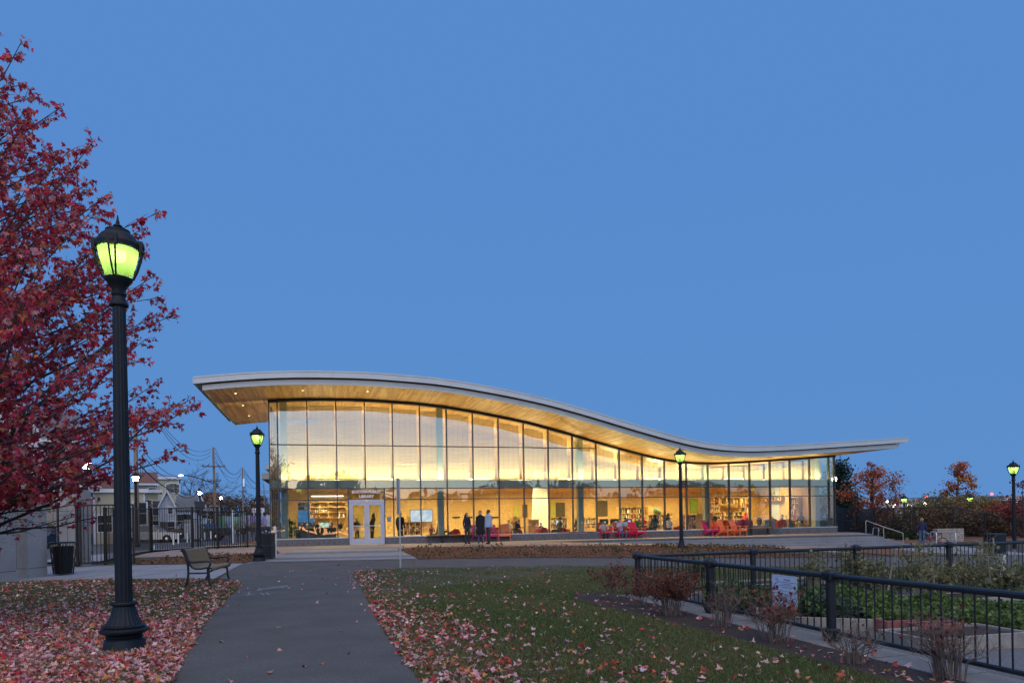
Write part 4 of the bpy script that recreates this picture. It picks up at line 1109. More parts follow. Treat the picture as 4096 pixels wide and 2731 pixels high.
def leaf_cloud(name, pos, rotm, size, tint, m, parent=None, shape_ids=None, low=False):
    """many leaves in one mesh; pos (n,3), rotm (n,3,3), size (n,), tint (n,3)"""
    n = len(pos)
    if low:                                              # four sided leaf, folded along its rib
        base = [np.array([(0, 0, 0), (.36, .35, c), (0, .9, 0), (-.36, .35, c)]) for c in (.12, -.15, .2, 0)]
        tri = np.array([(0, 1, 2), (0, 2, 3)])
    else: base = SHAPES; tri = LEAF_TRI
    nb = len(base[0]); sid = RNG.integers(0, len(base), n)
    B = np.stack(base)[sid] * size[:, None, None]
    V = np.einsum('nij,nkj->nki', rotm, B) + pos[:, None, :]
    F = (tri[None] + (np.arange(n) * nb)[:, None, None]).reshape(-1)
    T = np.repeat(tint, len(tri), 0)
    return link(name, raw_mesh(name, V.reshape(-1, 3), F, 3, m, T), parent)
def frames(yaw, pitch, roll):
    """rotation matrices: local x side, y tip direction, z normal"""
    cy, sy, cp, sp, cr, sr = np.cos(yaw), np.sin(yaw), np.cos(pitch), np.sin(pitch), np.cos(roll), np.sin(roll)
    n = len(yaw); Rz = np.zeros((n, 3, 3)); Rx = np.zeros((n, 3, 3)); Ry = np.zeros((n, 3, 3))
    Rz[:, 0, 0] = cy; Rz[:, 0, 1] = -sy; Rz[:, 1, 0] = sy; Rz[:, 1, 1] = cy; Rz[:, 2, 2] = 1
    Rx[:, 0, 0] = 1; Rx[:, 1, 1] = cp; Rx[:, 1, 2] = -sp; Rx[:, 2, 1] = sp; Rx[:, 2, 2] = cp
    Ry[:, 1, 1] = 1; Ry[:, 0, 0] = cr; Ry[:, 0, 2] = sr; Ry[:, 2, 0] = -sr; Ry[:, 2, 2] = cr
    return Rz @ Rx @ Ry
def pick(cols, n, weights, jit=.18):
    c = np.array(cols)[RNG.choice(len(cols), n, p=np.array(weights) / sum(weights))]
    return np.clip(c * np.exp(RNG.normal(0, jit, (n, 1))) * np.exp(RNG.normal(0, .05, (n, 3))), 0, 1)
MAPLE_RED = [(.58, .045, .090), (.50, .036, .090), (.64, .085, .075), (.60, .17, .08), (.60, .25, .24), (.36, .036, .075), (.64, .25, .09)]
MAPLE_W = [4, 3.4, 2.2, 1.4, 4.2, 1.5, .6]
LITTER = [(.66, .37, .36), (.72, .49, .47), (.60, .29, .27), (.50, .04, .045), (.60, .12, .06), (.62, .27, .09), (.76, .58, .48), (.42, .19, .15)]
LITTER_W = [4.0, 1.8, 4.2, 2.8, 2.1, 1.3, .7, 2.6]

# ------------------------------------------------------------------ red maple
def maple():
    T = Vector((-9.7, 10.6, 0)); H = 10.4
    t = thing('maple_tree', 'tall red maple with autumn leaves at the left edge behind the near lamp post', 'tree', T)
    trunk = MB(); trunk.tube([(0, 0, -.1), (.03, 0, 1.2), (-.02, .04, 3.5), (.03, -.03, 5.8), (0, 0, 8.2), (.02, .02, H - .4)], [.20, .16, .13, .085, .045, .012], 10)
    trunk.build('trunk', MATS['bark'], t, True)
    def rad(z):                                            # crown radius at a height
        return np.interp(z, [1.5, 2.2, 3.4, 4.1, 5.8, 6.8, 7.8, 8.4, 9.0, 10.4], [2.6, 3.7, 4.66, 4.4, 4.05, 3.75, 3.15, 2.65, 1.85, .2])
    limbs = []; rr = random.Random(3)
    nl = 205
    for i in range(nl):
        zt = 1.55 + (H - 1.9) * ((i + rr.random()) / nl) ** 0.92
        q = rr.uniform(0, 2 * PI)
        # limbs mostly on the side the picture shows, the rest lie outside the frame
        if i % 4: q = rr.uniform(-1.45, 1.25)
        rt = float(rad(zt)) * rr.uniform(.62, 1.04) * (1.0 if rr.random() > .15 else 1.08)
        rise = (rr.uniform(.55, 1.05) * rt if zt > 4.2 else rr.uniform(.25, .6) * rt) if zt > 2.4 else rr.uniform(-.05, .22) * rt
        z0 = max(1.1, zt - rise)
        tip = Vector((math.cos(q) * rt, math.sin(q) * rt, zt))
        if (tip.x + T.x + 4.66) ** 2 + (tip.y + T.y - 8.17) ** 2 < .45: continue
        st = Vector((0, 0, z0))
        pts = [st]
        for k in range(1, 7):
            f = k / 6; p = st.lerp(tip, f); p.z += math.sin(f * PI) * -.10 * rt * .5
            p += Vector((rr.gauss(0, .05), rr.gauss(0, .05), rr.gauss(0, .04))) * rt * .45
            pts.append(p)
        limbs.append((pts, .011 + .006 * rt, i))
    twig_pts = []                                          # (pos, dir)
    bm_ = MB(); fine = MB()
    for pts, r0, i in limbs:
        rs = np.linspace(r0, .005, len(pts))
        b = MB(); b.tube(pts, rs, 6, M=None); b.build('branch', MATS['bark'], t, True)
        L = (pts[-1] - pts[0]).length
        nt_ = int(L * 6.0) + 4
        for k in range(nt_):
            f = .22 + .78 * (k + rr.random()) / nt_
            j = min(int(f * 6), 5); p = pts[j].lerp(pts[j + 1], f * 6 - j)
            d = (pts[j + 1] - pts[j]).normalized()
            side = Vector((rr.gauss(0, 1), rr.gauss(0, 1), rr.gauss(.25, .6))).normalized()
            tw = (d * rr.uniform(.5, 1.0) + side * .75).normalized()
            ln = rr.uniform(.25, .75) * (1.25 - .7 * f) * (1 if f < .95 else .7)
            e = p + tw * ln; m = p.lerp(e, .5) + Vector((0, 0, rr.uniform(-.03, .05)))
            fine.tube([p, m, e], [.006, .004, .002], 3, caps=False)
            for g_ in range(int(ln * 19) + 3):
                ff = rr.uniform(.2, 1.04); twig_pts.append((p.lerp(e, ff), tw))
        for g_ in range(6): twig_pts.append((pts[-1] + Vector((rr.gauss(0, .05), rr.gauss(0, .05), rr.gauss(0, .05))), (pts[-1] - pts[-2]).normalized()))
    # a couple of long low boughs that hang into the picture over the wall
    for a, b, c in (((-1.2, -2.4, 1.85), (1.6, -2.0, 2.25), (3.6, -1.6, 2.75)), ((-.4, -3.2, 1.55), (1.4, -2.9, 1.95), (3.1, -2.2, 2.55)), ((0, 0, 1.5), (2.2, -.4, 2.3), (4.3, -.6, 2.9))):
        a, b, c = Vector(a), Vector(b), Vector(c); pts = [a, a.lerp(b, .5) + Vector((0, 0, -.05)), b, b.lerp(c, .5) + Vector((0, 0, -.06)), c]
        mb = MB(); mb.tube(pts, [.03, .025, .019, .013, .006], 6); mb.build('branch', MATS['bark'], t, True)
        for k in range(26):
            f = rr.uniform(.15, 1); j = min(int(f * 4), 3); p = pts[j].lerp(pts[j + 1], f * 4 - j)
            tw = Vector((rr.gauss(.5, .6), rr.gauss(0, .6), rr.gauss(.15, .5))).normalized(); ln = rr.uniform(.3, .7); e = p + tw * ln
            fine.tube([p, p.lerp(e, .5) + Vector((0, 0, .03)), e], [.006, .004, .002], 3, caps=False)
            for g_ in range(int(ln * 12) + 2): twig_pts.append((p.lerp(e, rr.uniform(.2, 1.05)), tw))
    fine.build('twigs', MATS['bark'], t)['kind'] = 'stuff'
    P = np.array([tuple(p) for p, d in twig_pts]); Dr = np.array([tuple(d) for p, d in twig_pts])
    W = P + np.array(T)
    # leave out what lies well outside the frame
    u = W[:, 0] / W[:, 1]
    keep = (u > -.86) & ((P[:, 2] > 1.85) | (RNG.random(len(P)) < .10)) & (RNG.random(len(P)) < np.where(P[:, 2] < 4.5, .80, .95))
    P, Dr, W = P[keep], Dr[keep], W[keep]
    n = len(P)
    size = RNG.uniform(.055, .112, n)
    yaw = np.arctan2(Dr[:, 1], Dr[:, 0]) - PI / 2 + RNG.normal(0, 1.0, n)
    pitch = RNG.normal(-.95, .55, n)                       # leaves hang from their stalks
    roll = RNG.normal(0, .7, n)
    Rm = frames(yaw, pitch, roll)
    tint = pick(MAPLE_RED, n, MAPLE_W, .22)
    off = np.einsum('nij,j->ni', Rm, np.array([0, .35, 0])) * size[:, None]
    P = P + off * .5 + RNG.normal(0, .015, P.shape)
    # in view and nearest: individual leaves
    uu = W[:, 0] / W[:, 1]; vv = (W[:, 2] - HC) / W[:, 1]
    inv = (uu > -.74) & (vv > -.1)
    score = np.where(inv, size / W[:, 1], 0)
    order = np.argsort(-score); solo = order[:300]; rest = np.setdiff1d(np.arange(n), solo)
    crown = leaf_cloud('crown', P[rest], Rm[rest], size[rest], tint[rest], MATS['maple_leaf'], t); crown['kind'] = 'stuff'
    mes = []
    for k in range(16):
        v = SHAPES[k % 8]; c = np.repeat(pick(MAPLE_RED, 1, MAPLE_W, .15), NL, 0)
        mes.append(raw_mesh('leaf', v, LEAF_TRI.reshape(-1), 3, MATS['maple_leaf'], c))
    for k, i in enumerate(solo):
        o = link('leaf', mes[k % 16], t); M = Matrix([list(r) + [0] for r in Rm[i]] + [[0, 0, 0, 1]]).to_4x4()
        o.matrix_local = Matrix.Translation(P[i]) @ M @ Matrix.Scale(float(size[i]), 4)
    print('maple leaves', n)
maple()

# ------------------------------------------------------------------ fallen leaves
LAMP_XY = (-4.66, 8.17)
def litter_density(x, y):
    """0..1: thick under the maple, thinning with distance, drifted against the path's right edge"""
    left = inpoly(x, y, LAWN_L); right = inpoly(x, y, LAWN_R); soil = inpoly(x, y, SOIL)
    n1 = .5 + .5 * np.sin(x * 1.9 + 1.3 * np.sin(y * 1.1)) * np.sin(y * 1.4 + 1.7 * np.sin(x * .8))
    dl = np.clip(1.05 - sst(y, 8.6, 13.2) * .80, 0, 1) * (.42 + .75 * n1)
    dl = np.where(y > 13, dl * .75, dl)
    px = np.interp(y, [5, 6.28, 7.7, 10, 13.5, 17.9, 20.5], [-.5, -.87, -1.3, -1.99, -2.93, -4.15, -4.6])
    e = x - px
    dr = np.exp(-np.clip(e, 0, 99) / (.42 + .10 * np.clip(12 - y, 0, 7))) * (.35 + .65 * n1) * (1 - .72 * sst(y, 9.5, 14.5)) + .045 * np.exp(-np.clip(e, 0, 99) / 3.5)
    path = ~left & ~right & ~soil
    dp = .010 + .12 * np.exp(-np.abs(e) / .35) + .10 * np.exp(-np.abs(x - np.interp(y, [6.44, 7.9, 10.75, 13.9, 16.8], [-3.23, -3.78, -4.8, -5.74, -6.7])) / .22)
    d = np.where(left, dl, np.where(right, dr, np.where(soil, .05, dp * .13)))
    return d * (1 - sst(y, 17, 24) * .8)
def fallen():
    n0 = 230000
    x = RNG.uniform(-13, 6.5, n0); y = 5 + 20 * RNG.random(n0) ** 1.35
    keep = RNG.random(n0) < np.clip(litter_density(x, y) * np.where(x < -3.2, 1.0, .72), 0, 1)
    keep &= np.abs(x / y) < .85
    x, y = x[keep], y[keep]
    # nothing lies inside the lamp's foot
    k2 = (x - LAMP_XY[0]) ** 2 + (y - LAMP_XY[1]) ** 2 > .25 ** 2
    x, y = x[k2], y[k2]; n = len(x)
    size = RNG.uniform(.040, .092, n)
    z = gz(x, y) + .022 + RNG.random(n) * .022
    Rm = frames(RNG.uniform(0, 2 * PI, n), RNG.normal(0, .42, n), RNG.normal(0, .48, n) + (RNG.random(n) < .5) * PI)
    tint = pick(LITTER, n, LITTER_W, .16)
    P = np.c_[x, y, z]
    score = np.where((np.abs(x / y) < .75) & (y > 6.3), size / y, 0); order = np.argsort(-score)
    solo = order[:300]; rest = np.setdiff1d(np.arange(n), solo)
    o = leaf_cloud('fallen_leaves', P[rest], Rm[rest], size[rest], tint[rest], MATS['litter_leaf'])
    tag(o, 'carpet of fallen pink and red maple leaves on lawn and path', 'fallen leaves', None, 'stuff')
    mes = []
    for k in range(24):
        c = np.repeat(pick(LITTER, 1, LITTER_W, .12), NL, 0)
        mes.append(raw_mesh('fallen_leaf', SHAPES[k % 8], LEAF_TRI.reshape(-1), 3, MATS['litter_leaf'], c))
    for k, i in enumerate(solo):
        q = link('fallen_leaf', mes[k % 24]); q.matrix_world = Matrix.Translation(P[i]) @ Matrix([list(r) + [0] for r in Rm[i]] + [[0, 0, 0, 1]]) @ Matrix.Scale(float(size[i]), 4)
        tag(q, 'single fallen maple leaf lying in the front of the leaf litter', 'leaf', 'fallen maple leaves nearest the viewer')
    print('fallen', n)
fallen()

# ------------------------------------------------------------------ grass
def grass():
    n0 = 1500000
    y = 5.2 + 20 * RNG.random(n0) ** 2.0; x = RNG.uniform(-1, 1, n0) * .80 * y
    inl = inpoly(x, y, LAWN_L); inr = inpoly(x, y, LAWN_R)
    k = (inl | inr) & (RNG.random(n0) < .62)
    x, y = x[k], y[k]; n = len(x)
    h = RNG.uniform(.022, .050, n) * (1 + .25 * np.sin(x * 3) * np.sin(y * 2.3)); w = RNG.uniform(.003, .0055, n) * (1 + y / 14)
    a = RNG.uniform(0, 2 * PI, n); le = RNG.normal(0, .55, (n, 2)) * h[:, None]
    z = gz(x, y) + .006
    V = np.empty((n, 3, 3)); V[:, 0] = np.c_[x + np.cos(a) * w, y + np.sin(a) * w, z]; V[:, 1] = np.c_[x - np.cos(a) * w, y - np.sin(a) * w, z]
    V[:, 2] = np.c_[x + le[:, 0], y + le[:, 1], z + h]
    patch = .5 + .5 * np.sin(x * .9 + 2 * np.sin(y * .5)) * np.sin(y * .8 + np.sin(x * 1.1))
    c1 = np.array([.102, .136, .038]); c2 = np.array([.175, .168, .068])
    tint = (c1 * (1 - patch)[:, None] + c2 * patch[:, None]) * np.exp(RNG.normal(0, .3, (n, 1)))
    dry = RNG.random(n) < .08; tint[dry] = np.array([.16, .125, .055])
    o = link('grass', raw_mesh('grass', V.reshape(-1, 3), np.arange(3 * n), 3, MATS['grass_blade'], tint)); tag(o, 'short autumn grass of the lawns on both sides of the path', 'grass', None, 'stuff')
    print('blades', n)
grass()

# ------------------------------------------------------------------ shrubs along the railing
GS = 'shrubs along the garden railing'
def shrub(label, loc, h, r, nstem, nleaf, cols, seed, lsize=(.03, .055), name='garden_shrub', group=GS, mtwig='twig', leafy_top=0.0):
    rr = random.Random(seed); t = thing(name, label, 'shrub', loc, 0, group)
    mb = MB(); tips = []
    for i in range(nstem):
        q = rr.uniform(0, 2 * PI); sp = rr.random() ** .7 * r
        bq = rr.uniform(0, 2 * PI); bs = .16 * r * rr.random() + sp * .18; b = Vector((math.cos(q) * bs + math.cos(bq) * .03, math.sin(q) * bs + math.sin(bq) * .03, -.03))
        e = Vector((math.cos(q) * sp, math.sin(q) * sp, h * rr.uniform(.62, 1.0) * (1 - .25 * (sp / r) ** 2)))
        m1 = b.lerp(e, .35) + Vector((-math.cos(q) * sp * .12, -math.sin(q) * sp * .12, h * .08)) + Vector((rr.gauss(0, .02), rr.gauss(0, .02), 0))
        m2 = b.lerp(e, .7) + Vector((rr.gauss(0, .03), rr.gauss(0, .03), 0))
        pts = [b, m1, m2, e]; mb.tube(pts, [.0055, .0045, .003, .0016], 4, caps=False)
        for k in range(rr.randint(4, 7)):
            f = rr.uniform(.3, .95); j = min(int(f * 3), 2); p = pts[j].lerp(pts[j + 1], f * 3 - j)
            d = Vector((rr.gauss(0, .8), rr.gauss(0, .8), rr.uniform(.2, 1.2))).normalized(); L = rr.uniform(.08, .24) * h
            e2 = p + d * L; mb.tube([p, p.lerp(e2, .5) + Vector((rr.gauss(0, .01), rr.gauss(0, .01), .01)), e2], [.003, .0022, .001], 3, caps=False)
            tips += [(p.lerp(e2, .4 + .6 * rr.random())) for _ in range(3)]
            if rr.random() < .6:
                d3 = Vector((rr.gauss(0, .8), rr.gauss(0, .8), rr.uniform(.1, 1))).normalized(); e3 = p.lerp(e2, .6) + d3 * L * .5
                mb.tube([p.lerp(e2, .6), e3], [.0018, .0008], 3, caps=False); tips.append(e3)
        tips.append(e)
    o = mb.build('stems', MATS[mtwig], t); o['kind'] = 'stuff'
    if nleaf:
        tips = [p for p in tips if p.z > h * leafy_top] or tips
        P = np.array([tuple(rr.choice(tips)) for _ in range(nleaf)]) + RNG.normal(0, .018, (nleaf, 3))
        n = nleaf; Rm = frames(RNG.uniform(0, 2 * PI, n), RNG.normal(.1, .8, n), RNG.normal(0, .8, n))
        o = leaf_cloud('foliage', P, Rm, RNG.uniform(*lsize, n), pick(cols, n, [1] * len(cols), .25), MATS['shrub_leaf'], t, low=True); o['kind'] = 'stuff'
    return t
RB = [(.21, .050, .034), (.17, .046, .028), (.27, .090, .036), (.13, .034, .030)]
def sh(label, px, h, r, ns, nl, seed, **k):
    p = gnd(*px); shrub(label, (p.x, p.y, p.z + .01), h, r, ns, nl, RB, seed, **k)
sh('loose red leaved shrub on the lawn just left of the railing corner post', zg(355, 590), .80, .48, 26, 620, 1, lsize=(.03, .06))
sh('thin low shrub with few leaves right at the railing corner', zg(600, 655), .62, .38, 22, 420, 2)
sh('dense rounded rust red shrub in front of the first railing span', zg(890, 735), .80, .62, 60, 3000, 3, lsize=(.028, .05))
sh('bare grey twiggy shrub in front of the second railing post', zg(1370, 850), .72, .42, 34, 60, 4)
sh('shrub with scattered red leaves growing up in front of the white notice', zg(1880, 985), .80, .50, 44, 330, 5, lsize=(.035, .07), leafy_top=.3)
sh('bare low shrub at the foot of the big railing post', zf(560, 1335), .52, .36, 34, 26, 6)
sh('twiggy shrub with a few dark red leaves, nearest the viewer by the railing', zf(1560, 1500), .72, .38, 52, 90, 7, lsize=(.035, .075))
# ------------------------------------------------------------------ people
SKINS = {'light': (.55, .33, .24), 'tan': (.40, .23, .15), 'brown': (.16, .085, .055), 'dark': (.07, .04, .03)}
for k_, c_ in SKINS.items(): mat('skin_' + k_, c_, .55)
def cloth(name, c): return mat('cloth_' + name, c, .85, var=.12, vscale=18, bump=.15, bscale=50)
for nm, c_ in dict(black=(.010, .010, .013), navy=(.012, .016, .045), charcoal=(.035, .036, .042), white=(.62, .62, .66), paleblue=(.33, .42, .56), lilac=(.42, .45, .62), jeans=(.07, .11, .18), darkjeans=(.025, .035, .055), grey=(.16, .16, .17), red=(.50, .03, .025), maroon=(.16, .02, .03), green=(.03, .14, .05), camo=(.10, .095, .06), brown=(.14, .08, .055), tan=(.22, .18, .10), cream=(.60, .55, .45), khaki=(.25, .22, .14), teal=(.03, .09, .10)).items(): cloth(nm, c_)
for nm, c_ in dict(black=(.008, .007, .007), brown=(.045, .022, .012), auburn=(.10, .035, .018), grey=(.22, .21, .20), red=(.45, .03, .02), blond=(.32, .22, .10)).items(): mat('hair_' + nm, c_, .6, bump=.3, bscale=80)
PENDING = []
def person(label, loc, rot, H=1.70, pose='stand', top='navy', legs='darkjeans', shoes='black', skin='light', hair='black', long_hair=False, coat=None, lean=0.0, arms=None, turn=0.0, hood=None, cap=False, fine=False, group=None, step=0.0, build=1.0, table=False):
    """one continuous body grown from a posed skeleton (the figure looks to -y)"""
    t = thing('person', label, 'person', loc, rot, group)
    k = H / 1.72; V = []; E = []; R = []; Mx = []
    def v(x, y, z, r, m, par=None):
        V.append(Vector((x, y, z)) * k); R.append(r * k * (build if m in (0, 1) else 1)); Mx.append(m)
        if par is not None: E.append((par, len(V) - 1))
        return len(V) - 1
    SK, TO, LE, SH = 3, 0, 1, 2                           # material slots: top, legs, shoes, skin
    sit = pose == 'sit'
    zp = .50 if sit else .93
    L = lean
    def up(dz, dx=0, dy=0):                               # a point of the trunk, leaning forward
        return (dx, dy - math.sin(L) * dz, zp + math.cos(L) * dz)
    pel = v(0, 0, zp, .135, LE)
    wai = v(*up(.17), .120, TO, pel); che = v(*up(.36), .145, TO, wai); sho = v(*up(.47), .105, TO, che)
    nx_, ny_, nz_ = up(.545); nec = v(nx_, ny_, nz_, .050, SK, sho)
    hy = ny_ - .02 - .03 * math.sin(L); hz = nz_
    ct, st = math.cos(turn), math.sin(turn)
    def hp(dx, dy, dz): return (dx * ct - dy * st, hy + dx * st + dy * ct, hz + dz)
    h1 = v(*hp(0, -.010, .065), .066, SK, nec); h2 = v(*hp(0, .0, .125), .086, SK, h1); h3 = v(*hp(0, .012, .19), .070, SK, h2)
    v(*hp(0, -.098, .095), .014, SK, h1); v(*hp(0, -.072, .045), .026, SK, h1)
    for sx in (-1, 1): v(*hp(sx * .088, .01, .11), .016, SK, h2)
    for sx in (-1, 1):
        a = (arms or {}).get(sx, None)
        s0 = v(*up(.45, sx * .165), .062, TO, sho)
        if a is None:
            if sit: a = ((sx * .235, -.07 - math.sin(L) * .3, zp + .20), (sx * .13, -.33 - math.sin(L) * .35, zp + (.23 if table else .12)))
            else: a = ((sx * .225, .02, zp + .18), (sx * .225, -.05, zp - .06))
        e = v(*a[0], .046, TO, s0); w = v(*a[1], .032, TO, e)
        d = (Vector(a[1]) - Vector(a[0])).normalized(); side = d.cross(Vector((0, 0, 1)))
        side = side.normalized() if side.length > .1 else Vector((0, 1, 0))
        if abs(d.z) > .8: side = Vector((0, 1, 0))
        wv = Vector(a[1]); pm = wv + d * .055
        pa = v(*pm, .030, SK, w)
        if fine:
            nrm = d.cross(side).normalized()
            for f in range(4):
                o = side * (.024 * (f - 1.5)); ln = (.062, .078, .074, .056)[f]
                f0 = v(*(pm + d * .028 + o), .0105, SK, pa); f1 = v(*(pm + d * (.03 + ln * .5) + o * 1.05 - nrm * .006), .0095, SK, f0); v(*(pm + d * (.03 + ln) + o - nrm * .02), .008, SK, f1)
            t0 = v(*(pm - d * .02 + side * .034), .012, SK, pa); v(*(pm + d * .025 + side * .058 - nrm * .012), .0095, SK, t0)
        else: v(*(pm + d * .085), .020, SK, pa)
        hip = v(sx * .088, 0, zp - .04, .098, LE, pel)
        if sit:
            kn = v(sx * .125, -.43, zp + .02, .066, LE, hip); mk = v(sx * .125, -.43, zp - .2, .056, LE, kn); an = v(sx * .115, -.40 - step * sx, .09, .046, LE, mk)
            hl = v(sx * .115, -.385 - step * sx, .045, .044, SH, an); v(sx * .125, -.56 - step * sx, .038, .040, SH, hl)
        else:
            kn = v(sx * .095, -.015 - step * sx * .5, .50, .064, LE, hip); mk = v(sx * .097, .01 - step * sx * .8, .30, .054, LE, kn); an = v(sx * .097, .025 - step * sx, .09, .044, LE, mk)
            hl = v(sx * .098, .03 - step * sx, .045, .042, SH, an); v(sx * .112, -.135 - step * sx, .036, .040, SH, hl)
    me = bpy.data.meshes.new('body'); me.from_pydata([tuple(q) for q in V], E, [])
    o = link('body', me, t)
    md = o.modifiers.new('Skin', 'SKIN')
    for i, q in enumerate(o.data.skin_vertices[0].data):
        wide = 1.18 if Mx[i] in (0,) and R[i] > .09 * k else 1.0
        q.radius = (R[i] * wide, R[i] * (.80 if R[i] > .09 * k and Mx[i] != SK else 1.0)); q.use_root = (i == pel)
    sb = o.modifiers.new('Sub', 'SUBSURF'); sb.levels = 2 if fine else 1; sb.render_levels = sb.levels
    segs = [(V[a], V[b], Mx[b], (R[a] + R[b]) / 2) for a, b in E]
    PENDING.append((o, segs, [MATS['cloth_' + top], MATS['cloth_' + legs], MATS['cloth_' + shoes], MATS['skin_' + skin]]))
    hc = [q * k for q in hp(0, .018, .135)]
    HM = Matrix.Translation(hc) @ Matrix.Rotation(turn, 4, 'Z')
    # hair: a cap over the back and top of the skull
    mh = MB(); bm = bmesh.new(); bmesh.ops.create_uvsphere(bm, u_segments=14, v_segments=10, radius=1)
    for q in bm.verts:
        q.co = Vector((q.co.x * .094, q.co.y * .106, q.co.z * .106)) * k
    bm.verts.ensure_lookup_table()
    low = -.085 if long_hair else -.03
    dele = [f for f in bm.faces if (f.calc_center_median().y < -.028 * k and f.calc_center_median().z < .058 * k) or f.calc_center_median().z < low * k]
    bmesh.ops.delete(bm, geom=dele, context='FACES'); bmesh.ops.solidify(bm, geom=list(bm.faces), thickness=.012 * k)
    bm.verts.index_update()
    mh.add([q.co.copy() for q in bm.verts], [tuple(x.index for x in f.verts) for f in bm.faces], HM); bm.free()
    if long_hair:
        mh.tube([HM @ (Vector((0, .055, 0)) * k), HM @ (Vector((0, .085, -.13)) * k), HM @ (Vector((0, .10, -.28)) * k), HM @ (Vector((0, .10, -.40)) * k)], [.075 * k, .075 * k, .065 * k, .03 * k], 10)
    mh.build('hair' if not hood else 'hood', MATS['cloth_' + hood] if hood else MATS['hair_' + hair], t, True, 60)
    if cap:
        mc = MB(); mc.lathe([(.102 * k, .03 * k), (.104 * k, .07 * k), (.08 * k, .11 * k), (.02 * k, .125 * k)], 14, M=HM); mc.box(-.07 * k, .07 * k, -.19 * k, -.08 * k, .03 * k, .042 * k, HM); mc.build('cap', MATS['cloth_black'], t, True, 50)
    if fine:
        me_ = MB()
        for sx in (-1, 1): me_.lathe([(.004, -.010), (.010, -.005), (.011, 0), (.010, .005), (.004, .010)], 8, M=HM @ Matrix.Translation((sx * .033 * k, -.098 * k, -.018 * k)))
        me_.build('eye', MATS['hair_black'], t, True)
        mm = MB(); mm.box(-.022 * k, .022 * k, -.103 * k, -.093 * k, -.075 * k, -.068 * k, HM); mm.build('mouth', mat('lip', (.30, .10, .09), .5), t)
    if coat:
        cm, z1, z0, r1, r0 = coat
        mb = MB(); prof = []
        n = 18
        for z, r, d in ((z1, r1, .60), (z1 - .12, r1 * 1.02, .62), ((z1 + z0) / 2 + .1, r1 * .92, .72), ((z1 + z0) / 2 - .15, (r1 + r0) / 2, .78), (z0 + .04, r0, .82), (z0, r0 * .98, .82)):
            for j in range(n):
                q = 2 * PI * j / n; f = 1 + .035 * math.sin(q * 5 + z * 3)
                prof.append((math.cos(q) * r * f * k, math.sin(q) * r * d * f * k, z * k))
        fs = []
        for i in range(5):
            for j in range(n): fs.append((i * n + j, i * n + (j + 1) % n, (i + 1) * n + (j + 1) % n, (i + 1) * n + j))
        fs.append(tuple(range(n))[::-1]); mb.add(prof, fs); mb.build('coat', MATS['cloth_' + cm], t, True, 60)
        mb = MB(); mb.tube([(math.cos(2 * PI * j / 12) * .075 * k, math.sin(2 * PI * j / 12) * .07 * k, (z1 + .055) * k) for j in range(13)], .028 * k, 6); mb.build('collar', MATS['cloth_' + cm], t, True, 60)
    return t
def finish_people():
    dg = bpy.context.evaluated_depsgraph_get()
    for o, segs, mats in PENDING:
        me = bpy.data.meshes.new_from_object(o.evaluated_get(dg)); o.modifiers.clear(); old = o.data; o.data = me; bpy.data.meshes.remove(old)
        me.materials.clear()
        for m in mats: me.materials.append(m)
        nf = len(me.polygons); C = np.empty(nf * 3); me.polygons.foreach_get('center', C); C = C.reshape(-1, 3)
        D = []
        for a, b, m, r in segs:
            a_, b_ = np.array(a), np.array(b); ab = b_ - a_; tt = np.clip(((C - a_) @ ab) / max(ab @ ab, 1e-9), 0, 1)
            D.append(np.linalg.norm(C - (a_ + tt[:, None] * ab), axis=1) - r)
        idx = np.argmin(np.array(D), 0)
        me.polygons.foreach_set('material_index', np.array([s[2] for s in segs], np.int32)[idx]); me.polygons.foreach_set('use_smooth', [True] * nf); me.update()

# ------------------------------------------------------------------ slatted lounge chairs and benches on the terrace
mat('chair_crimson', (.66, .020, .15), .45); mat('chair_red', (.68, .014, .065), .45); mat('chair_orange', (.95, .22, .07), .45)
mat('ipe', (.17, .085, .05), .55, var=.3, vscale=5, stretch=(1, 7, 7))
def lounge_chair(label, loc, rot, m):
    t = thing('lounge_chair', label, 'chair', loc, rot, 'slatted low lounge chairs on the terrace'); M = MATS[m]; W = .70
    # looks to -y
    bw = .145; th = R_(24)
    for i in range(4):
        x = -.30 + i * .152
        mb = MB(); top = .98 - .015 * abs(i - 1.5)
        Rm = Matrix.Translation((x, .20, .24)) @ Matrix.Rotation(-th, 4, 'X')
        mb.bevbox(0, bw, -.012, .012, 0, top - .16, .006, Rm); mb.build('back_slat', M, t)
    for i in range(5):
        mb = MB(); y = -.34 + i * .108; z = .395 - i * .028
        mb.bevbox(-.30, .30, y, y + .1, z - .012, z + .012, .005); mb.build('seat_slat', M, t)
    for sx in (-1, 1):
        x = sx * .335
        mb = MB(); mb.prism([(-.42, 0), (-.33, 0), (-.36, .30), (.18, .16), (.44, 0), (.56, 0), (.50, .10), (.30, .23), (.16, .29), (-.36, .43), (-.40, .43)], x - .014, x + .014, axis='x'); mb.build('leg', M, t)
        mb = MB(); mb.bevbox(x - .02 + sx * .0, x + .02, -.40, -.34, .40, .585, .005); mb.build('arm_support', M, t)
        mb = MB(); mb.bevbox(x + sx * .02 - .075, x + sx * .02 + .075, -.45, .36, .587, .612, .008); mb.build('arm', M, t)
    mb = MB(); mb.box(-.33, .33, .30, .325, .44, .53); mb.build('back_rail', M, t)
    mb = MB(); mb.box(-.335, .335, -.405, -.385, .30, .405); mb.build('apron', M, t)
    return t
def on_terrace(p, z=.18):
    q = flat(*p, z); return (q.x, q.y, z)
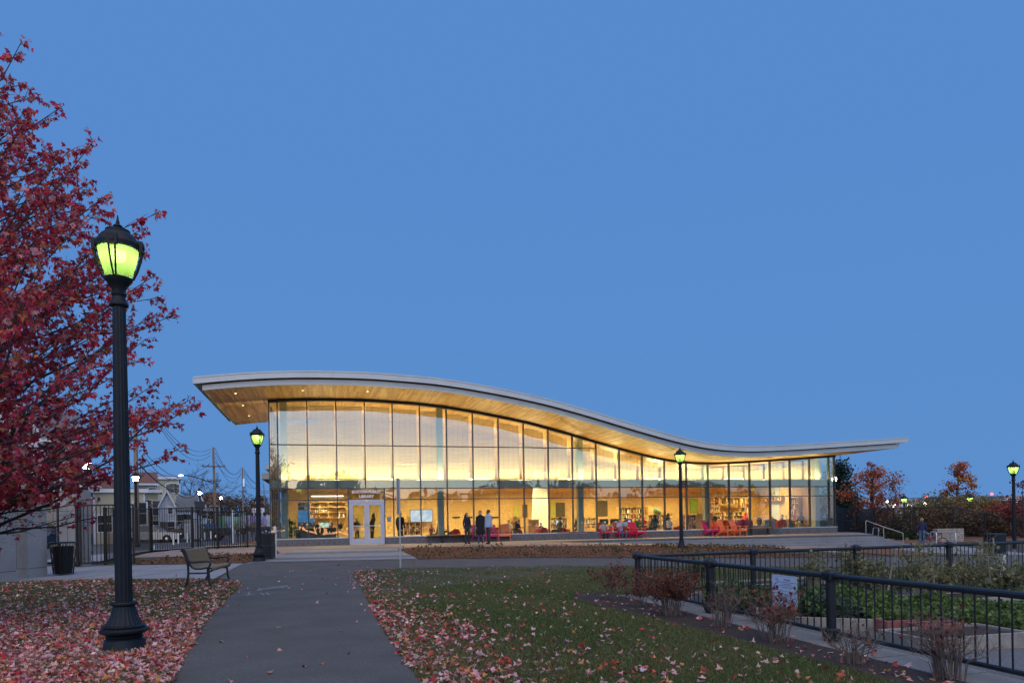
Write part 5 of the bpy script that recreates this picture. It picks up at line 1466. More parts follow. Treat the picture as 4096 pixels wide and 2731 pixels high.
for lbl, p, r, m in (('crimson slatted lounge chair behind the woman in the dark jacket', zb(1015, 965), 8, 'chair_crimson'),
                     ('crimson slatted lounge chair behind the man in the pale blue jacket', zb(1235, 960), 8, 'chair_crimson'),
                     ('orange slatted lounge chair next to the three standing people', zb(1440, 955), 4, 'chair_orange'),
                     ('red lounge chair under the seated woman in the white jumper', zc(850, 912), 14, 'chair_red'),
                     ('red lounge chair under the seated man reading', zc(1120, 908), 22, 'chair_red'),
                     ('empty bright red lounge chair right of the man reading', zc(1370, 905), 30, 'chair_red'),
                     ('crimson lounge chair turned aside, left of two orange ones', zd(375, 873), 38, 'chair_crimson'),
                     ('orange lounge chair between the crimson one and another orange one', zd(610, 870), 36, 'chair_orange'),
                     ('orange lounge chair beside the right hand wooden bench', zd(805, 866), 36, 'chair_orange')):
    q = on_terrace(p); lounge_chair(lbl, (q[0], q[1] + .1, q[2]), R_(r), m)
def plank_bench(label, pl, pr):
    a, b = Vector(on_terrace(pl)), Vector(on_terrace(pr)); L = 3.05
    c = (a + b) / 2
    t = thing('plank_bench', label, 'bench', c, TH, 'backless wooden benches along the glass')
    for i in range(3):
        mb = MB(); mb.bevbox(-L / 2, L / 2, -.24 + i * .162, -.084 + i * .162, .40, .455, .006); mb.build('plank', MATS['ipe'], t)
    for x in (-.62, .62):
        mb = MB(); mb.box(x - .05, x + .05, -.06, .06, 0, .385); mb.box(x - .18, x + .18, -.22, .22, .385, .399); mb.box(x - .09, x + .09, -.1, .1, 0, .012); mb.build('pedestal', MATS['dark_metal'], t)
plank_bench('backless wooden bench left of the three standing people', zb(495, 980), zb(805, 972))
plank_bench('backless wooden bench left of the two seated people', zc(330, 924), zc(612, 918))
plank_bench('backless wooden bench right of the two orange chairs', zd(1012, 858), zd(1250, 852))

# ------------------------------------------------------------------ people outside
def stand(label, p, z=.18, **k):
    q = flat(*p, z); return person(label, (q.x, q.y, z), **k)
stand('woman in a dark jacket and trousers with long dark hair, leftmost of three standing', zb(858, 995), rot=R_(38), H=1.66, top='navy', legs='charcoal', shoes='black', hair='black', long_hair=True, fine=True, turn=R_(25))
stand('woman in a long black coat and jeans, middle of the three standing', zb(1070, 988), rot=R_(4), H=1.77, top='black', legs='jeans', shoes='charcoal', hair='auburn', coat=('black', 1.42, .46, .235, .25), fine=True, turn=R_(14))
stand('man in a pale blue jacket and grey trousers, right of the three standing', zb(1195, 998), rot=R_(-52), H=1.80, top='paleblue', legs='charcoal', shoes='black', skin='brown', hair='black', coat=('paleblue', 1.42, .84, .225, .22), fine=True, turn=R_(-10), step=.05)
def seat_on(label, p, dx, dy, rot, **k):
    q = on_terrace(p); c, s_ = math.cos(rot), math.sin(rot)
    return person(label, (q[0] + dx * c - dy * s_, q[1] + .1 + dx * s_ + dy * c, q[2] - .13), rot, pose='sit', **k)
seat_on('seated woman in a white jumper and dark trousers on a red chair', zc(850, 912), 0, .02, R_(10), H=1.62, top='white', legs='darkjeans', shoes='maroon', hair='auburn', long_hair=True, lean=-.22, fine=True, step=.05, build=1.12, arms={-1: ((-.31, -.05, .80), (-.17, -.26, .73)), 1: ((.31, -.05, .80), (.17, -.26, .73))})
_r = seat_on('seated man in a lilac jumper and jeans reading a magazine', zc(1120, 908), 0, .02, R_(20), H=1.76, top='lilac', legs='jeans', shoes='grey', hair='auburn', lean=-.16, fine=True, step=.06, build=1.1, arms={-1: ((-.29, -.10, .78), (-.11, -.38, .86)), 1: ((.29, -.10, .78), (.11, -.38, .86))})
q = on_terrace(zc(1120, 908)); mg = thing('magazine', 'open magazine held up by the seated man in lilac', 'magazine', (q[0], q[1] + .1, q[2] - .13), R_(20))
for sx in (-1, 1):
    mb = MB(); mb.box(0 if sx > 0 else -.2, .2 if sx > 0 else 0, -.004, .004, 0, .27, Matrix.Translation((0, -.44, .86)) @ Matrix.Rotation(R_(-18), 4, 'X') @ Matrix.Rotation(sx * R_(-22), 4, 'Z')); mb.build('cover', mat('magazine_print', (.30, .36, .36), .4, var=.6, vscale=14), mg)
p = gnd(*ze(1150, 1006)); person('man in a dark blue jacket and jeans bending by the bicycle', (p.x, p.y, p.z + .02), R_(150), H=1.66, top='navy', legs='jeans', shoes='charcoal', hair='blond', lean=.30, fine=True, build=1.15, turn=R_(8))

# ------------------------------------------------------------------ furniture and readers inside
FL = .20
def inside(s, d, z=FL): p = lw(s, d, z); return (p.x, p.y, p.z)
def cell_books(mb, x0, x1, y0, y1, z0, h, rr, mats_n):
    x = x0 + .01
    end = x1 - rr.uniform(.01, .28) * (x1 - x0)
    while x < end:
        w = rr.uniform(.022, .05); hh = h * rr.uniform(.55, .88)
        mb.mat(rr.randrange(mats_n)); mb.box(x, min(x + w - .003, x1 - .005), y0 + rr.uniform(0, .04), y1 - .03, z0, z0 + hh); x += w
BOOKM = [mat('book_' + n, c, .6) for n, c in dict(red=(.30, .03, .03), blue=(.04, .07, .20), green=(.05, .14, .07), cream=(.60, .54, .42), black=(.02, .02, .02), white=(.7, .7, .68), brown=(.20, .10, .05), ochre=(.45, .27, .05)).items()]
def bookcase(label, s0, s1, d, z0, z1, cols, rows, seed=1, depth=.32, fill=1.0, toys=False, wood='wood_case', rot=0.0):
    t = thing('bookcase', label, 'bookcase', inside((s0 + s1) / 2, d, 0) if not rot else inside(34.93 - depth, (s0 + s1) / 2, 0), TH + rot); W = s1 - s0; M = MATS[wood]; rr = random.Random(seed); w2 = W / 2; b = .022
    mb = MB(); mb.box(-w2, w2, depth - .015, depth, z0, z1); mb.build('back', M, t)
    for c in range(cols + 1):
        x = -w2 + W * c / cols; mb = MB(); mb.box(x - b, x + b, 0, depth - .016, z0, z1); mb.build('upright', M, t)
    rh = (z1 - z0) / rows
    for r in range(rows + 1):
        for c in range(cols):
            x0, x1 = -w2 + W * c / cols + b + .001, -w2 + W * (c + 1) / cols - b - .001; z = z0 + rh * r
            mb = MB(); mb.box(x0, x1, .004, depth - .016, z - .012, z + .018); mb.build('shelf', M, t)
            if r < rows and rr.random() < fill:
                mk = MB()
                if toys and r == rows - 1:
                    for _ in range(3):
                        xx = rr.uniform(x0 + .08, x1 - .08); mk.mat(rr.choice([0, 0, 7, 4, 5])); rd = rr.uniform(.05, .09)
                        mk.lathe([(rd * .5, 0), (rd, .05), (rd * .8, .13), (rd * .45, .16), (rd * .62, .21), (rd * .5, .27), (.01, .29)], 8, (xx, .14, z + .018))
                    o = mk.build('ornament', BOOKM, t, True); o['kind'] = 'stuff'
                else:
                    cell_books(mk, x0, x1, .03, depth - .02, z + .018, rh - .04, rr, len(BOOKM))
                    if mk.v: o = mk.build('book_row', BOOKM, t); o['kind'] = 'stuff'
    return t
def bc(label, p0, p1, d, cols, rows, **k):
    s0, z1 = fac(*p0, d); s1, z0 = fac(*p1, d); return bookcase(label, s0, s1, d, max(z0, FL), z1, cols, rows, **k)
bc('empty pigeonhole shelving on the wall behind the front desk', za(635, 350), za(1195, 580), 6.2, 4, 3, fill=.25, seed=3)
bc('low bookcase below the big wall screen', za(2100, 655), zb(130, 850), 4.2, 3, 3, seed=4)
bc('tall bookcase of four columns behind the two seated people', zc(1075, 425), zc(1460, 605), 5.2, 4, 2, seed=5)
bc('low bookcase under the globe', zc(1535, 545), zc(1850, 770), 4.6, 3, 3, seed=6)
bc('low bookcase behind the lamp post, right of the stair rail', zc(2060, 540), zc(2320, 770), 4.2, 3, 3, seed=7)
bc('long low bookcase row along the back wall, left part', zb(1985, 590), zc(270, 750), 6.4, 5, 2, seed=8)
bc('long low bookcase row along the back wall, right part', zc(385, 590), zc(720, 750), 6.4, 4, 2, seed=9)
bc('low bookcase at the left edge of the children area', zd(0, 545), zd(140, 765), 2.6, 2, 3, seed=10)
def end_d(p):                                             # where the ray meets the end wall
    d = 0.0
    for _ in range(40):
        s_, z_ = fac(*p, d); d += (34.9 - s_) * .6
    return d, fac(*p, d)[1]
bc('wall shelving with red toys, left in the children area', zd(340, 270), zd(500, 490), 6.2, 2, 3, seed=11, toys=True)
bc('wide wall shelf of toys above the alcove', zd(505, 270), zd(830, 370), 6.2, 3, 1, seed=12, toys=True)
bc('wall shelving of books right of the alcove', zd(835, 275), zd(985, 490), 6.2, 2, 3, seed=13)
bc('low display shelving under the toys', zd(430, 500), zd(870, 660), 6.0, 3, 3, seed=14)
d0, z1 = end_d(zd(1510, 265)); d1, z0 = end_d(zd(1260, 325)); bookcase('high shelf of toys on the end wall', d0, d1, 0, z0, z1 + .05, 3, 1, seed=15, toys=True, rot=-PI / 2)
d0, z1 = end_d(zd(1785, 265)); d1, z0 = end_d(zd(1650, 700)); bookcase('tall bookcase on the end wall near the right corner', d0, d1, 0, .25, z1, 1, 6, seed=16, rot=-PI / 2)
for lbl, p0, p1, d in (('pale wood counter end with tall back, in the middle of the room', zb(1815, 615), zb(1985, 815), 3.0), ('wood storage volume with a globe on top', zc(1535, 405), zc(1720, 545), 5.0), ('low wood partition left of the seated reader', zb(1540, 590), zb(1690, 800), 4.2), ('wooden wall box behind the stair rail', zc(1905, 525), zc(2050, 770), 4.8), ('wide bookcase end panel behind the crimson chair', zd(140, 520), zd(415, 760), 2.6)):
    s0, z1 = fac(*p0, d); s1, z0 = fac(*p1, d); z0 = max(z0, FL) if z0 > .9 else FL
    t = thing('wood_cabinet', lbl, 'cabinet', inside((s0 + s1) / 2, d, 0), TH, 'plain wood cabinets in the library'); w = (s1 - s0) / 2
    mb = MB(); mb.bevbox(-w, w, 0, .55, z0, z1 - .03, .006); mb.build('body', MATS['wood_case'], t)
    mb = MB(); mb.box(-w - .01, w + .01, -.012, .56, z1 - .029, z1); mb.build('top', MATS['wood_panel'], t)
# front desk
s0, z1 = fac(*za(400, 760), 2.6); s1, z0 = fac(*za(1040, 865), 2.6)
t = thing('front_desk', 'long dark front desk with screens on it, left of the entrance doors', 'desk', inside((s0 + s1) / 2, 2.6), TH); w = (s1 - s0) / 2
mb = MB(); mb.box(-w, w, 0, .06, .02, .92); mb.build('front_panel', MATS['desk_dark'], t)
mb = MB(); mb.box(-w - .05, w + .05, -.03, .75, .921, .96); mb.build('desk_top', MATS['wood_case'], t)
for x in (-w, w - .05): mb = MB(); mb.box(x, x + .05, .061, .7, .02, .92); mb.build('end_panel', MATS['wood_case'], t)
def screen(label, p0, p1, d, lit=None, name='monitor', stand=True):
    s0, z1 = fac(*p0, d); s1, z0 = fac(*p1, d)
    t = thing(name, label, 'screen', inside((s0 + s1) / 2, d, z0), TH, None); w = (s1 - s0) / 2; h = z1 - z0
    mb = MB(); mb.bevbox(-w, w, 0, .05, 0, h, .008); mb.build('case', MATS['black_plastic'], t)
    if lit: mb = MB(); mb.box(-w + .03, w - .03, -.004, -.001, .03, h - .03); mb.build('display', lit, t)
    if stand:
        mb = MB(); mb.box(-.03, .03, .051, .08, -.14, h * .5); mb.box(-.12, .12, -.03, .16, -.16, -.141); mb.build('foot', MATS['black_plastic'], t)
    return t
def display(name, c1, c2, scale, strength):
    m = bpy.data.materials.new(name); m.use_nodes = True; nt = m.node_tree; nt.nodes.remove(nt.nodes['Principled BSDF'])
    e = nt.nodes.new('ShaderNodeEmission'); e.inputs[1].default_value = strength
    tc = nt.nodes.new('ShaderNodeTexCoord'); n = nt.nodes.new('ShaderNodeTexNoise'); n.inputs['Scale'].default_value = scale; r = nt.nodes.new('ShaderNodeValToRGB')
    r.color_ramp.elements[0].position = .42; r.color_ramp.elements[1].position = .56; r.color_ramp.elements[0].color = (*c1, 1); r.color_ramp.elements[1].color = (*c2, 1)
    nt.links.new(tc.outputs['Object'], n.inputs['Vector']); nt.links.new(n.outputs['Fac'], r.inputs[0]); nt.links.new(r.outputs[0], e.inputs[0]); nt.links.new(e.outputs[0], nt.nodes['Material Output'].inputs[0])
    return m
D_MAP = display('display_map', (.62, .72, .95), (.92, .95, 1.0), 2.6, 1.05); D_PHOTO = display('display_photo', (.35, .55, .25), (.85, .92, 1.0), 5.0, 1.1); D_BLUE = glow('display_blue', (.08, .06, .45), .7); D_BOX = glow('display_grey', (.05, .055, .06), .8)
screen('big wall screen showing a pale map, left of the middle of the library', za(2195, 462), zb(318, 655), 6.9, D_MAP, 'wall_screen', False)
screen('lit monitor with a green and white picture on the front desk', za(765, 655), za(955, 755), 2.9, D_PHOTO)
screen('dark monitor seen from behind left of the lit one on the front desk', za(700, 690), za(765, 752), 2.75)
screen('tilted dark monitor right of the lit one on the front desk', za(925, 675), za(985, 748), 2.7)
screen('dark monitor on the counter beside the entrance doors', za(1055, 682), za(1140, 755), 3.2)
screen('narrow lit monitor beside the reader in the camouflage jacket', zc(88, 628), zc(142, 715), 3.4, glow('display_white', (.75, .85, 1.0), 1.1))
screen('black monitor with a small lit window behind the seated woman in white', zc(778, 607), zc(915, 690), 3.6, D_BOX)
screen('black monitor with a small lit window behind the reading man', zc(945, 607), zc(1090, 690), 3.6, D_BOX)
screen('blue lit monitor right of the reading man', zc(1165, 605), zc(1292, 680), 3.6, D_BLUE)
for p0, p1 in ((zc(836, 648), zc(873, 672)), (zc(1017, 645), zc(1052, 670)), (zc(1225, 628), zc(1260, 650))):
    s0, z1 = fac(*p0, 3.59); s1, z0 = fac(*p1, 3.59)
    mb = MB(); mb.box(s0, s1, 3.582, 3.590, z0, z1); o = mb.build('login_window', MATS['display_white'], LIB)
def table(label, s, d, w, dep, rot=0):
    t = thing('reading_table', label, 'table', inside(s, d), TH + rot, 'wooden reading tables')
    mb = MB(); mb.bevbox(-w / 2, w / 2, -dep / 2, dep / 2, .70, .74, .008); mb.build('table_top', MATS['wood_case'], t)
    for sx in (-1, 1):
        for sy in (-1, 1): mb = MB(); mb.box(sx * (w / 2 - .08) - .025, sx * (w / 2 - .08) + .025, sy * (dep / 2 - .08) - .025, sy * (dep / 2 - .08) + .025, 0, .699); mb.build('leg', MATS['steel'], t)
def sof(p, d): return fac(*p, d)[0]
table('long wooden table behind the three standing people', sof(zb(1100, 720), 3.2), 3.2, 3.6, 1.0)
table('wooden computer table behind the two seated people', sof(zc(1000, 720), 3.7), 3.75, 4.2, .7)
table('wooden table with students right of the empty red chair', sof(zc(1600, 740), 2.4), 2.4, 2.6, 1.0)
table('small white table between two children on the right', sof(zd(1600, 600), 3.4), 3.4, 1.2, .9)
mat('felt_red', (.42, .035, .02), .9, bump=.2); mat('felt_magenta', (.30, .012, .06), .9, bump=.2); mat('felt_orange', (.45, .09, .02), .9, bump=.2); mat('felt_grey', (.22, .235, .26), .95, var=.5, vscale=18, bump=.3); mat('shell_cream', (.55, .50, .38), .5)
def tub_chair(label, p, d, m, rot, s=1.0, h=.80):
    t = thing('tub_chair', label, 'armchair', inside(sof(p, d), d), TH + rot, 'upholstered tub chairs'); M = MATS[m]; n = 14; vs = []; fs = []
    for i in range(n + 1):
        q = -PI * .12 + (PI * 1.24) * i / n
        hh = h - .16 * abs(math.cos(q)) ** 2
        for r, z in ((.40, .12), (.44, hh - .04), (.41, hh), (.36, hh - .04), (.33, .40)): vs.append((math.cos(q) * r * s, math.sin(q) * r * s, z))
    for i in range(n):
        for j in range(4): a = i * 5 + j; fs.append((a, a + 5, a + 6, a + 1))
    mb = MB(); mb.add(vs, fs); mb.build('shell', M, t, True, 60)
    mb = MB(); mb.lathe([(.34 * s, .16), (.36 * s, .38), (.33 * s, .43), (.05, .45)], 18); mb.build('cushion', M, t, True)
    mb = MB(); mb.lathe([(.2, 0), (.2, .02), (.03, .04), (.03, .16)], 12); mb.build('foot', MATS['steel'], t)
tub_chair('red orange tub chair seen from behind, left of the lamp end of the children area', zd(515, 740), 1.3, 'felt_red', R_(200), 1.05, .95)
tub_chair('red tub chair half hidden behind the crimson lounge chair', zd(625, 740), 1.7, 'felt_red', R_(170), .95, .95)
tub_chair('magenta tub chair behind the two orange lounge chairs', zd(825, 740), 1.4, 'felt_magenta', R_(185), 1.0, .97)
tub_chair('second magenta tub chair touching the first on its right', zd(925, 740), 1.5, 'felt_magenta', R_(165), .95, .97)
tub_chair('red tub chair right of the grey sofa', zd(1430, 735), 1.5, 'felt_red', R_(190), 1.1, .95)
tub_chair('dark red tub chair close to the right end of the grey sofa', zd(1335, 735), 1.8, 'felt_red', R_(160), .8, .97)
tub_chair('small red chair at the window left of the woman in dark jacket', zb(665, 840), 1.3, 'felt_red', R_(180), .8, .72)
tub_chair('orange red chair behind the orange lounge chair', zb(1295, 800), 2.0, 'felt_red', R_(190), .75, .78)
tub_chair('dark red chair with the child at the window', zb(2025, 810), 1.4, 'felt_red', R_(180), .95, .72)
tub_chair('red chair leaned on by the reader in camouflage', zc(230, 800), 1.4, 'felt_red', R_(120), .8, .72)
tub_chair('orange chair right behind the seated woman in white', zc(910, 780), 1.5, 'felt_orange', R_(180), .7, .70)
tub_chair('red chair at the window by the lamp post', zc(2010, 770), 1.3, 'felt_red', R_(200), .75, .72)
t = thing('sofa', 'grey patterned sofa by the window of the children area', 'sofa', inside(sof(zd(1140, 735), 1.3), 1.3), TH)
for nm, bx in (('seat', (-.85, .75, -.05, .7, .12, .48)), ('backrest', (-.85, .15, -.28, -.06, .12, .55)), ('end_bolster', (.16, .95, -.30, -.06, .12, .93)), ('arm', (.76, .95, -.05, .7, .12, .93))):
    mb = MB(); mb.bevbox(*bx, .03); mb.build(nm, MATS['felt_grey'], t)
def shell_chair(label, p, d, rot, m='shell_cream'):
    t = thing('shell_chair', label, 'chair', inside(sof(p, d), d), TH + rot, 'pale shell chairs'); vs = []; fs = []; n = 10
    prof = [(-.22, .44), (-.05, .42), (.12, .44), (.20, .55), (.24, .70), (.25, .84)]
    for i, (y, z) in enumerate(prof):
        for j in range(n + 1):
            f = j / n * 2 - 1; w = .25 - .05 * (i == 5) - .03 * (i == 0); vs.append((f * w, y - (.07 * f * f if i > 2 else 0), z + .05 * f * f * (i < 3)))
    k = n + 1
    for i in range(len(prof) - 1):
        for j in range(n): a = i * k + j; fs.append((a, a + 1, a + k + 1, a + k))
    o2 = len(vs); vs += [(x, y + .012, z - .012) for x, y, z in vs]; fs += [tuple(o2 + q for q in f[::-1]) for f in fs]
    mb = MB(); mb.add(vs, fs); mb.build('shell', MATS[m], t, True, 60)
    for sx in (-1, 1):
        for y0, y1 in ((-.15, -.24), (.10, .24)): mb = MB(); mb.tube([(sx * .16, y0, .43), (sx * .24, y1, 0)], .012, 6); mb.build('leg', MATS['steel'], t)
shell_chair('cream shell chair at the screens between the two seated people outside', zc(960, 760), 2.4, R_(180))
shell_chair('cream shell chair under the person in black at the right', zd(1790, 720), 2.2, R_(70))
shell_chair('cream shell chair at the small white table on the right', zd(1570, 720), 2.4, R_(200))
shell_chair('cream shell chair behind the man in green', zc(1330, 760), 2.2, R_(170))
def reader(label, p, d, rot, pose='sit', dz=0.0, **k):
    return person(label, inside(sof(p, d), d, FL + dz), TH + rot, pose=pose, **k)
reader('person in dark clothes standing inside just right of the entrance doors', za(2045, 800), 1.6, R_(150), 'stand', H=1.76, top='black', legs='black', hair='black', skin='brown', build=1.25)
reader('person standing inside behind the left entrance door', za(1365, 800), 3.0, R_(30), 'stand', H=1.5, top='black', legs='black', hair='black', hood='tan')
reader('person with a backpack leaning behind the right entrance door', za(1600, 800), 3.2, R_(60), 'stand', H=1.78, top='charcoal', legs='black', hair='black', long_hair=True, lean=.25)
reader('man in a grey jumper sitting sideways at the window by the pillar', zb(440, 800), 1.5, R_(80), dz=.05, H=1.8, top='grey', legs='darkjeans', hair='black', skin='tan', lean=.12)
reader('person in black slumped left of the man in grey', zb(385, 800), 1.9, R_(70), H=1.7, top='black', legs='black', hair='black', lean=.3)
reader('child with dark hair at the far left table', zb(300, 790), 2.8, R_(20), H=1.4, top='maroon', legs='black', hair='black', skin='tan')
reader('child in red between the woman in dark jacket and the woman in black coat', zb(895, 790), 2.2, R_(10), H=1.4, top='maroon', legs='black', hair='black', skin='brown')
reader('woman with dark hair at a laptop behind the orange chair', zb(1510, 790), 3.0, R_(-10), H=1.62, top='cream', legs='darkjeans', hair='black', long_hair=True, table=True)
reader('young man in a hooded top sitting behind the table', zb(1605, 770), 3.4, R_(-30), dz=.12, H=1.78, top='brown', legs='black', hair='black', skin='tan')
reader('person in navy bent over a book at the window beside a red bag', zb(1600, 800), 1.3, R_(40), H=1.75, top='navy', legs='black', hair='brown', lean=.55, table=True)
reader('small child sitting in the dark red chair at the window', zb(2010, 800), 1.35, R_(5), H=1.35, top='maroon', legs='charcoal', hair='black', skin='tan', lean=.15)
reader('person with a black cap and camouflage jacket lounging at the window', zc(140, 790), 1.3, R_(-70), H=1.75, top='camo', legs='darkjeans', hair='black', cap=True, lean=-.2)
reader('person with long dark hair in black seen from behind by the pillar', zc(450, 790), 1.8, R_(170), H=1.7, top='black', legs='black', hair='black', long_hair=True, dz=.05)
reader('person in black at the blue screen', zc(1180, 760), 2.2, R_(150), H=1.7, top='black', legs='black', hair='black', lean=.2)
reader('man in a green jacket leaning over the table', zc(1370, 760), 1.8, R_(-60), H=1.75, top='green', legs='darkjeans', hair='black', lean=.3, table=True)
reader('girl with brown hair beside the man in green', zc(1415, 760), 2.4, R_(20), H=1.6, top='brown', legs='darkjeans', hair='brown', long_hair=True, table=True)
reader('person with a red cap behind the pillar of the empty red chair', zc(1480, 760), 2.8, R_(-20), H=1.7, top='red', legs='black', hair='red', lean=.2)
reader('person in brown bent over papers', zc(1555, 770), 1.9, R_(40), H=1.65, top='brown', legs='black', hair='black', lean=.45, table=True)
reader('woman with long hair and dark teal coat seen from behind at the table', zc(1650, 780), 1.2, R_(175), H=1.78, top='teal', legs='black', hair='black', long_hair=True, dz=.10)
reader('person with bushy dark hair leaning over the table', zc(1790, 780), 1.7, R_(60), 'stand', H=1.55, top='charcoal', legs='black', hair='black', long_hair=True, lean=.6)
reader('person in a white shirt seen from behind by the lamp post', zc(1870, 770), 1.3, R_(160), H=1.7, top='white', legs='black', hair='black', lean=.3)
reader('elderly person with grey hair and navy jacket behind the crimson chair', zd(430, 740), 1.9, R_(110), 'stand', H=1.45, top='navy', legs='darkjeans', hair='grey', lean=.1)
reader('child in a bright red hooded coat in the children area', zd(910, 740), 3.2, R_(120), 'stand', H=1.42, top='red', legs='black', hair='red', hood='red', build=1.2)
reader('child in a blue jacket behind the grey sofa', zd(1125, 740), 3.2, R_(-60), 'stand', H=1.25, top='navy', legs='black', hair='black', build=1.2)
reader('small child behind the right hand red tub chair', zd(1335, 740), 3.3, R_(10), H=1.5, top='charcoal', legs='black', hair='black')
reader('person in black bending over the small white table', zd(1450, 740), 3.3, R_(50), H=1.72, top='black', legs='black', hair='black', skin='tan', lean=.3, table=True)
reader('child in pale clothes at the small white table', zd(1545, 730), 3.8, R_(-20), H=1.6, top='cream', legs='darkjeans', hair='brown', table=True)
reader('person in a black jacket with khaki trousers on the cream chair at the right', zd(1790, 730), 2.15, R_(-70), H=1.85, top='black', legs='khaki', hair='black', skin='brown', lean=.1, table=True, dz=.04)
def globe(label, p, d, r):
    s, z = fac(*p, d); t = thing('globe', label, 'globe', inside(s, d, z), TH)
    mb = MB(); bm = bmesh.new(); bmesh.ops.create_uvsphere(bm, u_segments=20, v_segments=12, radius=r); bm.verts.index_update()
    mb.add([q.co.copy() for q in bm.verts], [tuple(x.index for x in f.verts) for f in bm.faces]); bm.free(); mb.build('ball', mat('globe_map', (.01, .10, .16), .4, vscale=5, col2=(.10, .20, .06)), t, True)
    mb = MB(); mb.tube([(0, 0, -r), (0, 0, -r - .08)], .012, 6); mb.lathe([(.07, -r - .10), (.07, -r - .08), (.01, -r - .075)], 12); mb.build('stand', MATS['dark_metal'], t)
globe('dark blue globe on top of the wood volume', zc(1665, 480), 4.9, .20); globe('smaller pale globe right of the dark blue one', zc(1718, 500), 4.9, .13)
# plant pot, stair rail, red bag, laptop
s, z = fac(*za(300, 700), 1.6); t = thing('potted_plant', 'potted plant with red flowers inside the left corner window', 'plant', inside(s, 1.6), TH)
mb = MB(); mb.lathe([(.12, 0), (.16, .35), (.15, .36)], 14); mb.build('pot', mat('pot_red', (.35, .07, .04), .5), t, True)
n = 160; P = np.c_[RNG.normal(0, .15, n), RNG.normal(0, .12, n), RNG.uniform(.35, 1.35, n)]
leaf_cloud('foliage', P, frames(RNG.uniform(0, 6.28, n), RNG.normal(.2, .7, n), RNG.normal(0, .6, n)), RNG.uniform(.12, .28, n), pick([(.03, .09, .02), (.05, .12, .03), (.04, .10, .02), (.30, .05, .02)], n, [4, 3, 3, .6]), MATS['shrub_leaf'], t, low=True)['kind'] = 'stuff'
t = thing('stair_rail', 'pale bent steel stair rail inside behind the lamp post', 'handrail', (0, 0, 0))
for p0, p1, p2 in ((zc(1835, 610), zc(1930, 555), zc(2010, 552)), (zc(1905, 640), zc(1975, 600), zc(2035, 580))):
    pts = []
    for p in (p0, p1, p2): s_, z_ = fac(*p, 4.2); pts.append(lw(s_, 4.2, z_))
    mb = MB(); mb.tube(pts, .025, 8); mb.build('rail', MATS['wood_panel'], t, True)
    mb = MB(); mb.tube([pts[0], pts[0] - Vector((0, 0, .5))], .02, 6); mb.build('rail_post', MATS['steel'], t)
s, z = fac(*zb(1675, 795), 1.2); mb = MB(); mb.lathe([(.10, 0), (.17, .06), (.16, .16), (.09, .24), (.02, .27)], 12); o = mb.build('backpack', MATS['cloth_red'], None, True, 60, loc=inside(s, 1.2, z - .12)); tag(o, 'bright red backpack on the sill inside beside the person in navy', 'bag')
s, z = fac(*zb(1480, 700), 2.7); t = thing('laptop', 'open laptop in front of the dark haired woman at the table', 'laptop', inside(s, 2.75, FL + .742), TH)
mb = MB(); mb.box(-.17, .17, 0, .24, 0, .015); mb.build('keyboard', MATS['steel'], t); mb = MB(); mb.box(-.17, .17, -.012, 0, .015, .24); mb.build('lid', MATS['steel'], t)
# the sign seen through the rear window
s0, z1 = fac(*za(372, 345), 16); s1, z0 = fac(*za(530, 475), 16)
t = thing('parking_sign', 'white sign with dark red letters seen through the library corner', 'sign', lw((s0 + s1) / 2, 16, 0), TH)
w = (s1 - s0) / 2 + .5; mb = MB(); mb.box(-w - .6, w, 0, .06, z0, z1); mb.build('board', MATS['white_paint'], t)
for x in (-w - .4, w - .2): mb = MB(); mb.tube([(x, .09, 0), (x, .09, z1)], .04, 8); mb.build('post', MATS['steel'], t)
cr = mat('sign_red', (.30, .01, .02), .5)
for body, f in (('ART', .60), ('NG', .13)):
    text('lettering', body, (z1 - z0) * .46, cr, (w - .75, -.004, z0 + (z1 - z0) * f), (PI / 2, 0, 0), t, 'CENTER', .003, 1.25, .012)
finish_people()
# ------------------------------------------------------------------ houses, poles and cars on the left
def siding(name, c, pitch=.14):
    m = bpy.data.materials.new(name); m.use_nodes = True; nt = m.node_tree; b = nt.nodes['Principled BSDF']; b.inputs['Roughness'].default_value = .7
    tc = nt.nodes.new('ShaderNodeTexCoord'); sp = nt.nodes.new('ShaderNodeSeparateXYZ'); nt.links.new(tc.outputs['Object'], sp.inputs[0])
    mm = nt.nodes.new('ShaderNodeMath'); mm.operation = 'MULTIPLY'; mm.inputs[1].default_value = 1 / pitch; nt.links.new(sp.outputs['Z'], mm.inputs[0])
    fr = nt.nodes.new('ShaderNodeMath'); fr.operation = 'FRACT'; nt.links.new(mm.outputs[0], fr.inputs[0])
    bp = nt.nodes.new('ShaderNodeBump'); bp.inputs['Strength'].default_value = .8; bp.inputs['Distance'].default_value = .03; nt.links.new(fr.outputs[0], bp.inputs['Height']); nt.links.new(bp.outputs[0], b.inputs['Normal'])
    n = nt.nodes.new('ShaderNodeTexNoise'); n.inputs['Scale'].default_value = .7; n.inputs['Detail'].default_value = 5; nt.links.new(tc.outputs['Object'], n.inputs['Vector'])
    r = nt.nodes.new('ShaderNodeValToRGB'); r.color_ramp.elements[0].color = (*[q * .82 for q in c], 1); r.color_ramp.elements[1].color = (*c, 1); nt.links.new(n.outputs['Fac'], r.inputs[0]); nt.links.new(r.outputs[0], b.inputs['Base Color'])
    MATS[name] = m
siding('siding_cream', (.62, .57, .40)); siding('siding_yellow', (.60, .52, .30)); siding('siding_white', (.66, .68, .72)); siding('siding_beige', (.42, .37, .31)); siding('siding_grey', (.40, .42, .45))
brick('house_brick', (.26, .10, .065), (.20, .075, .05), (.28, .22, .19), .22, .075, .008, axes='xz')
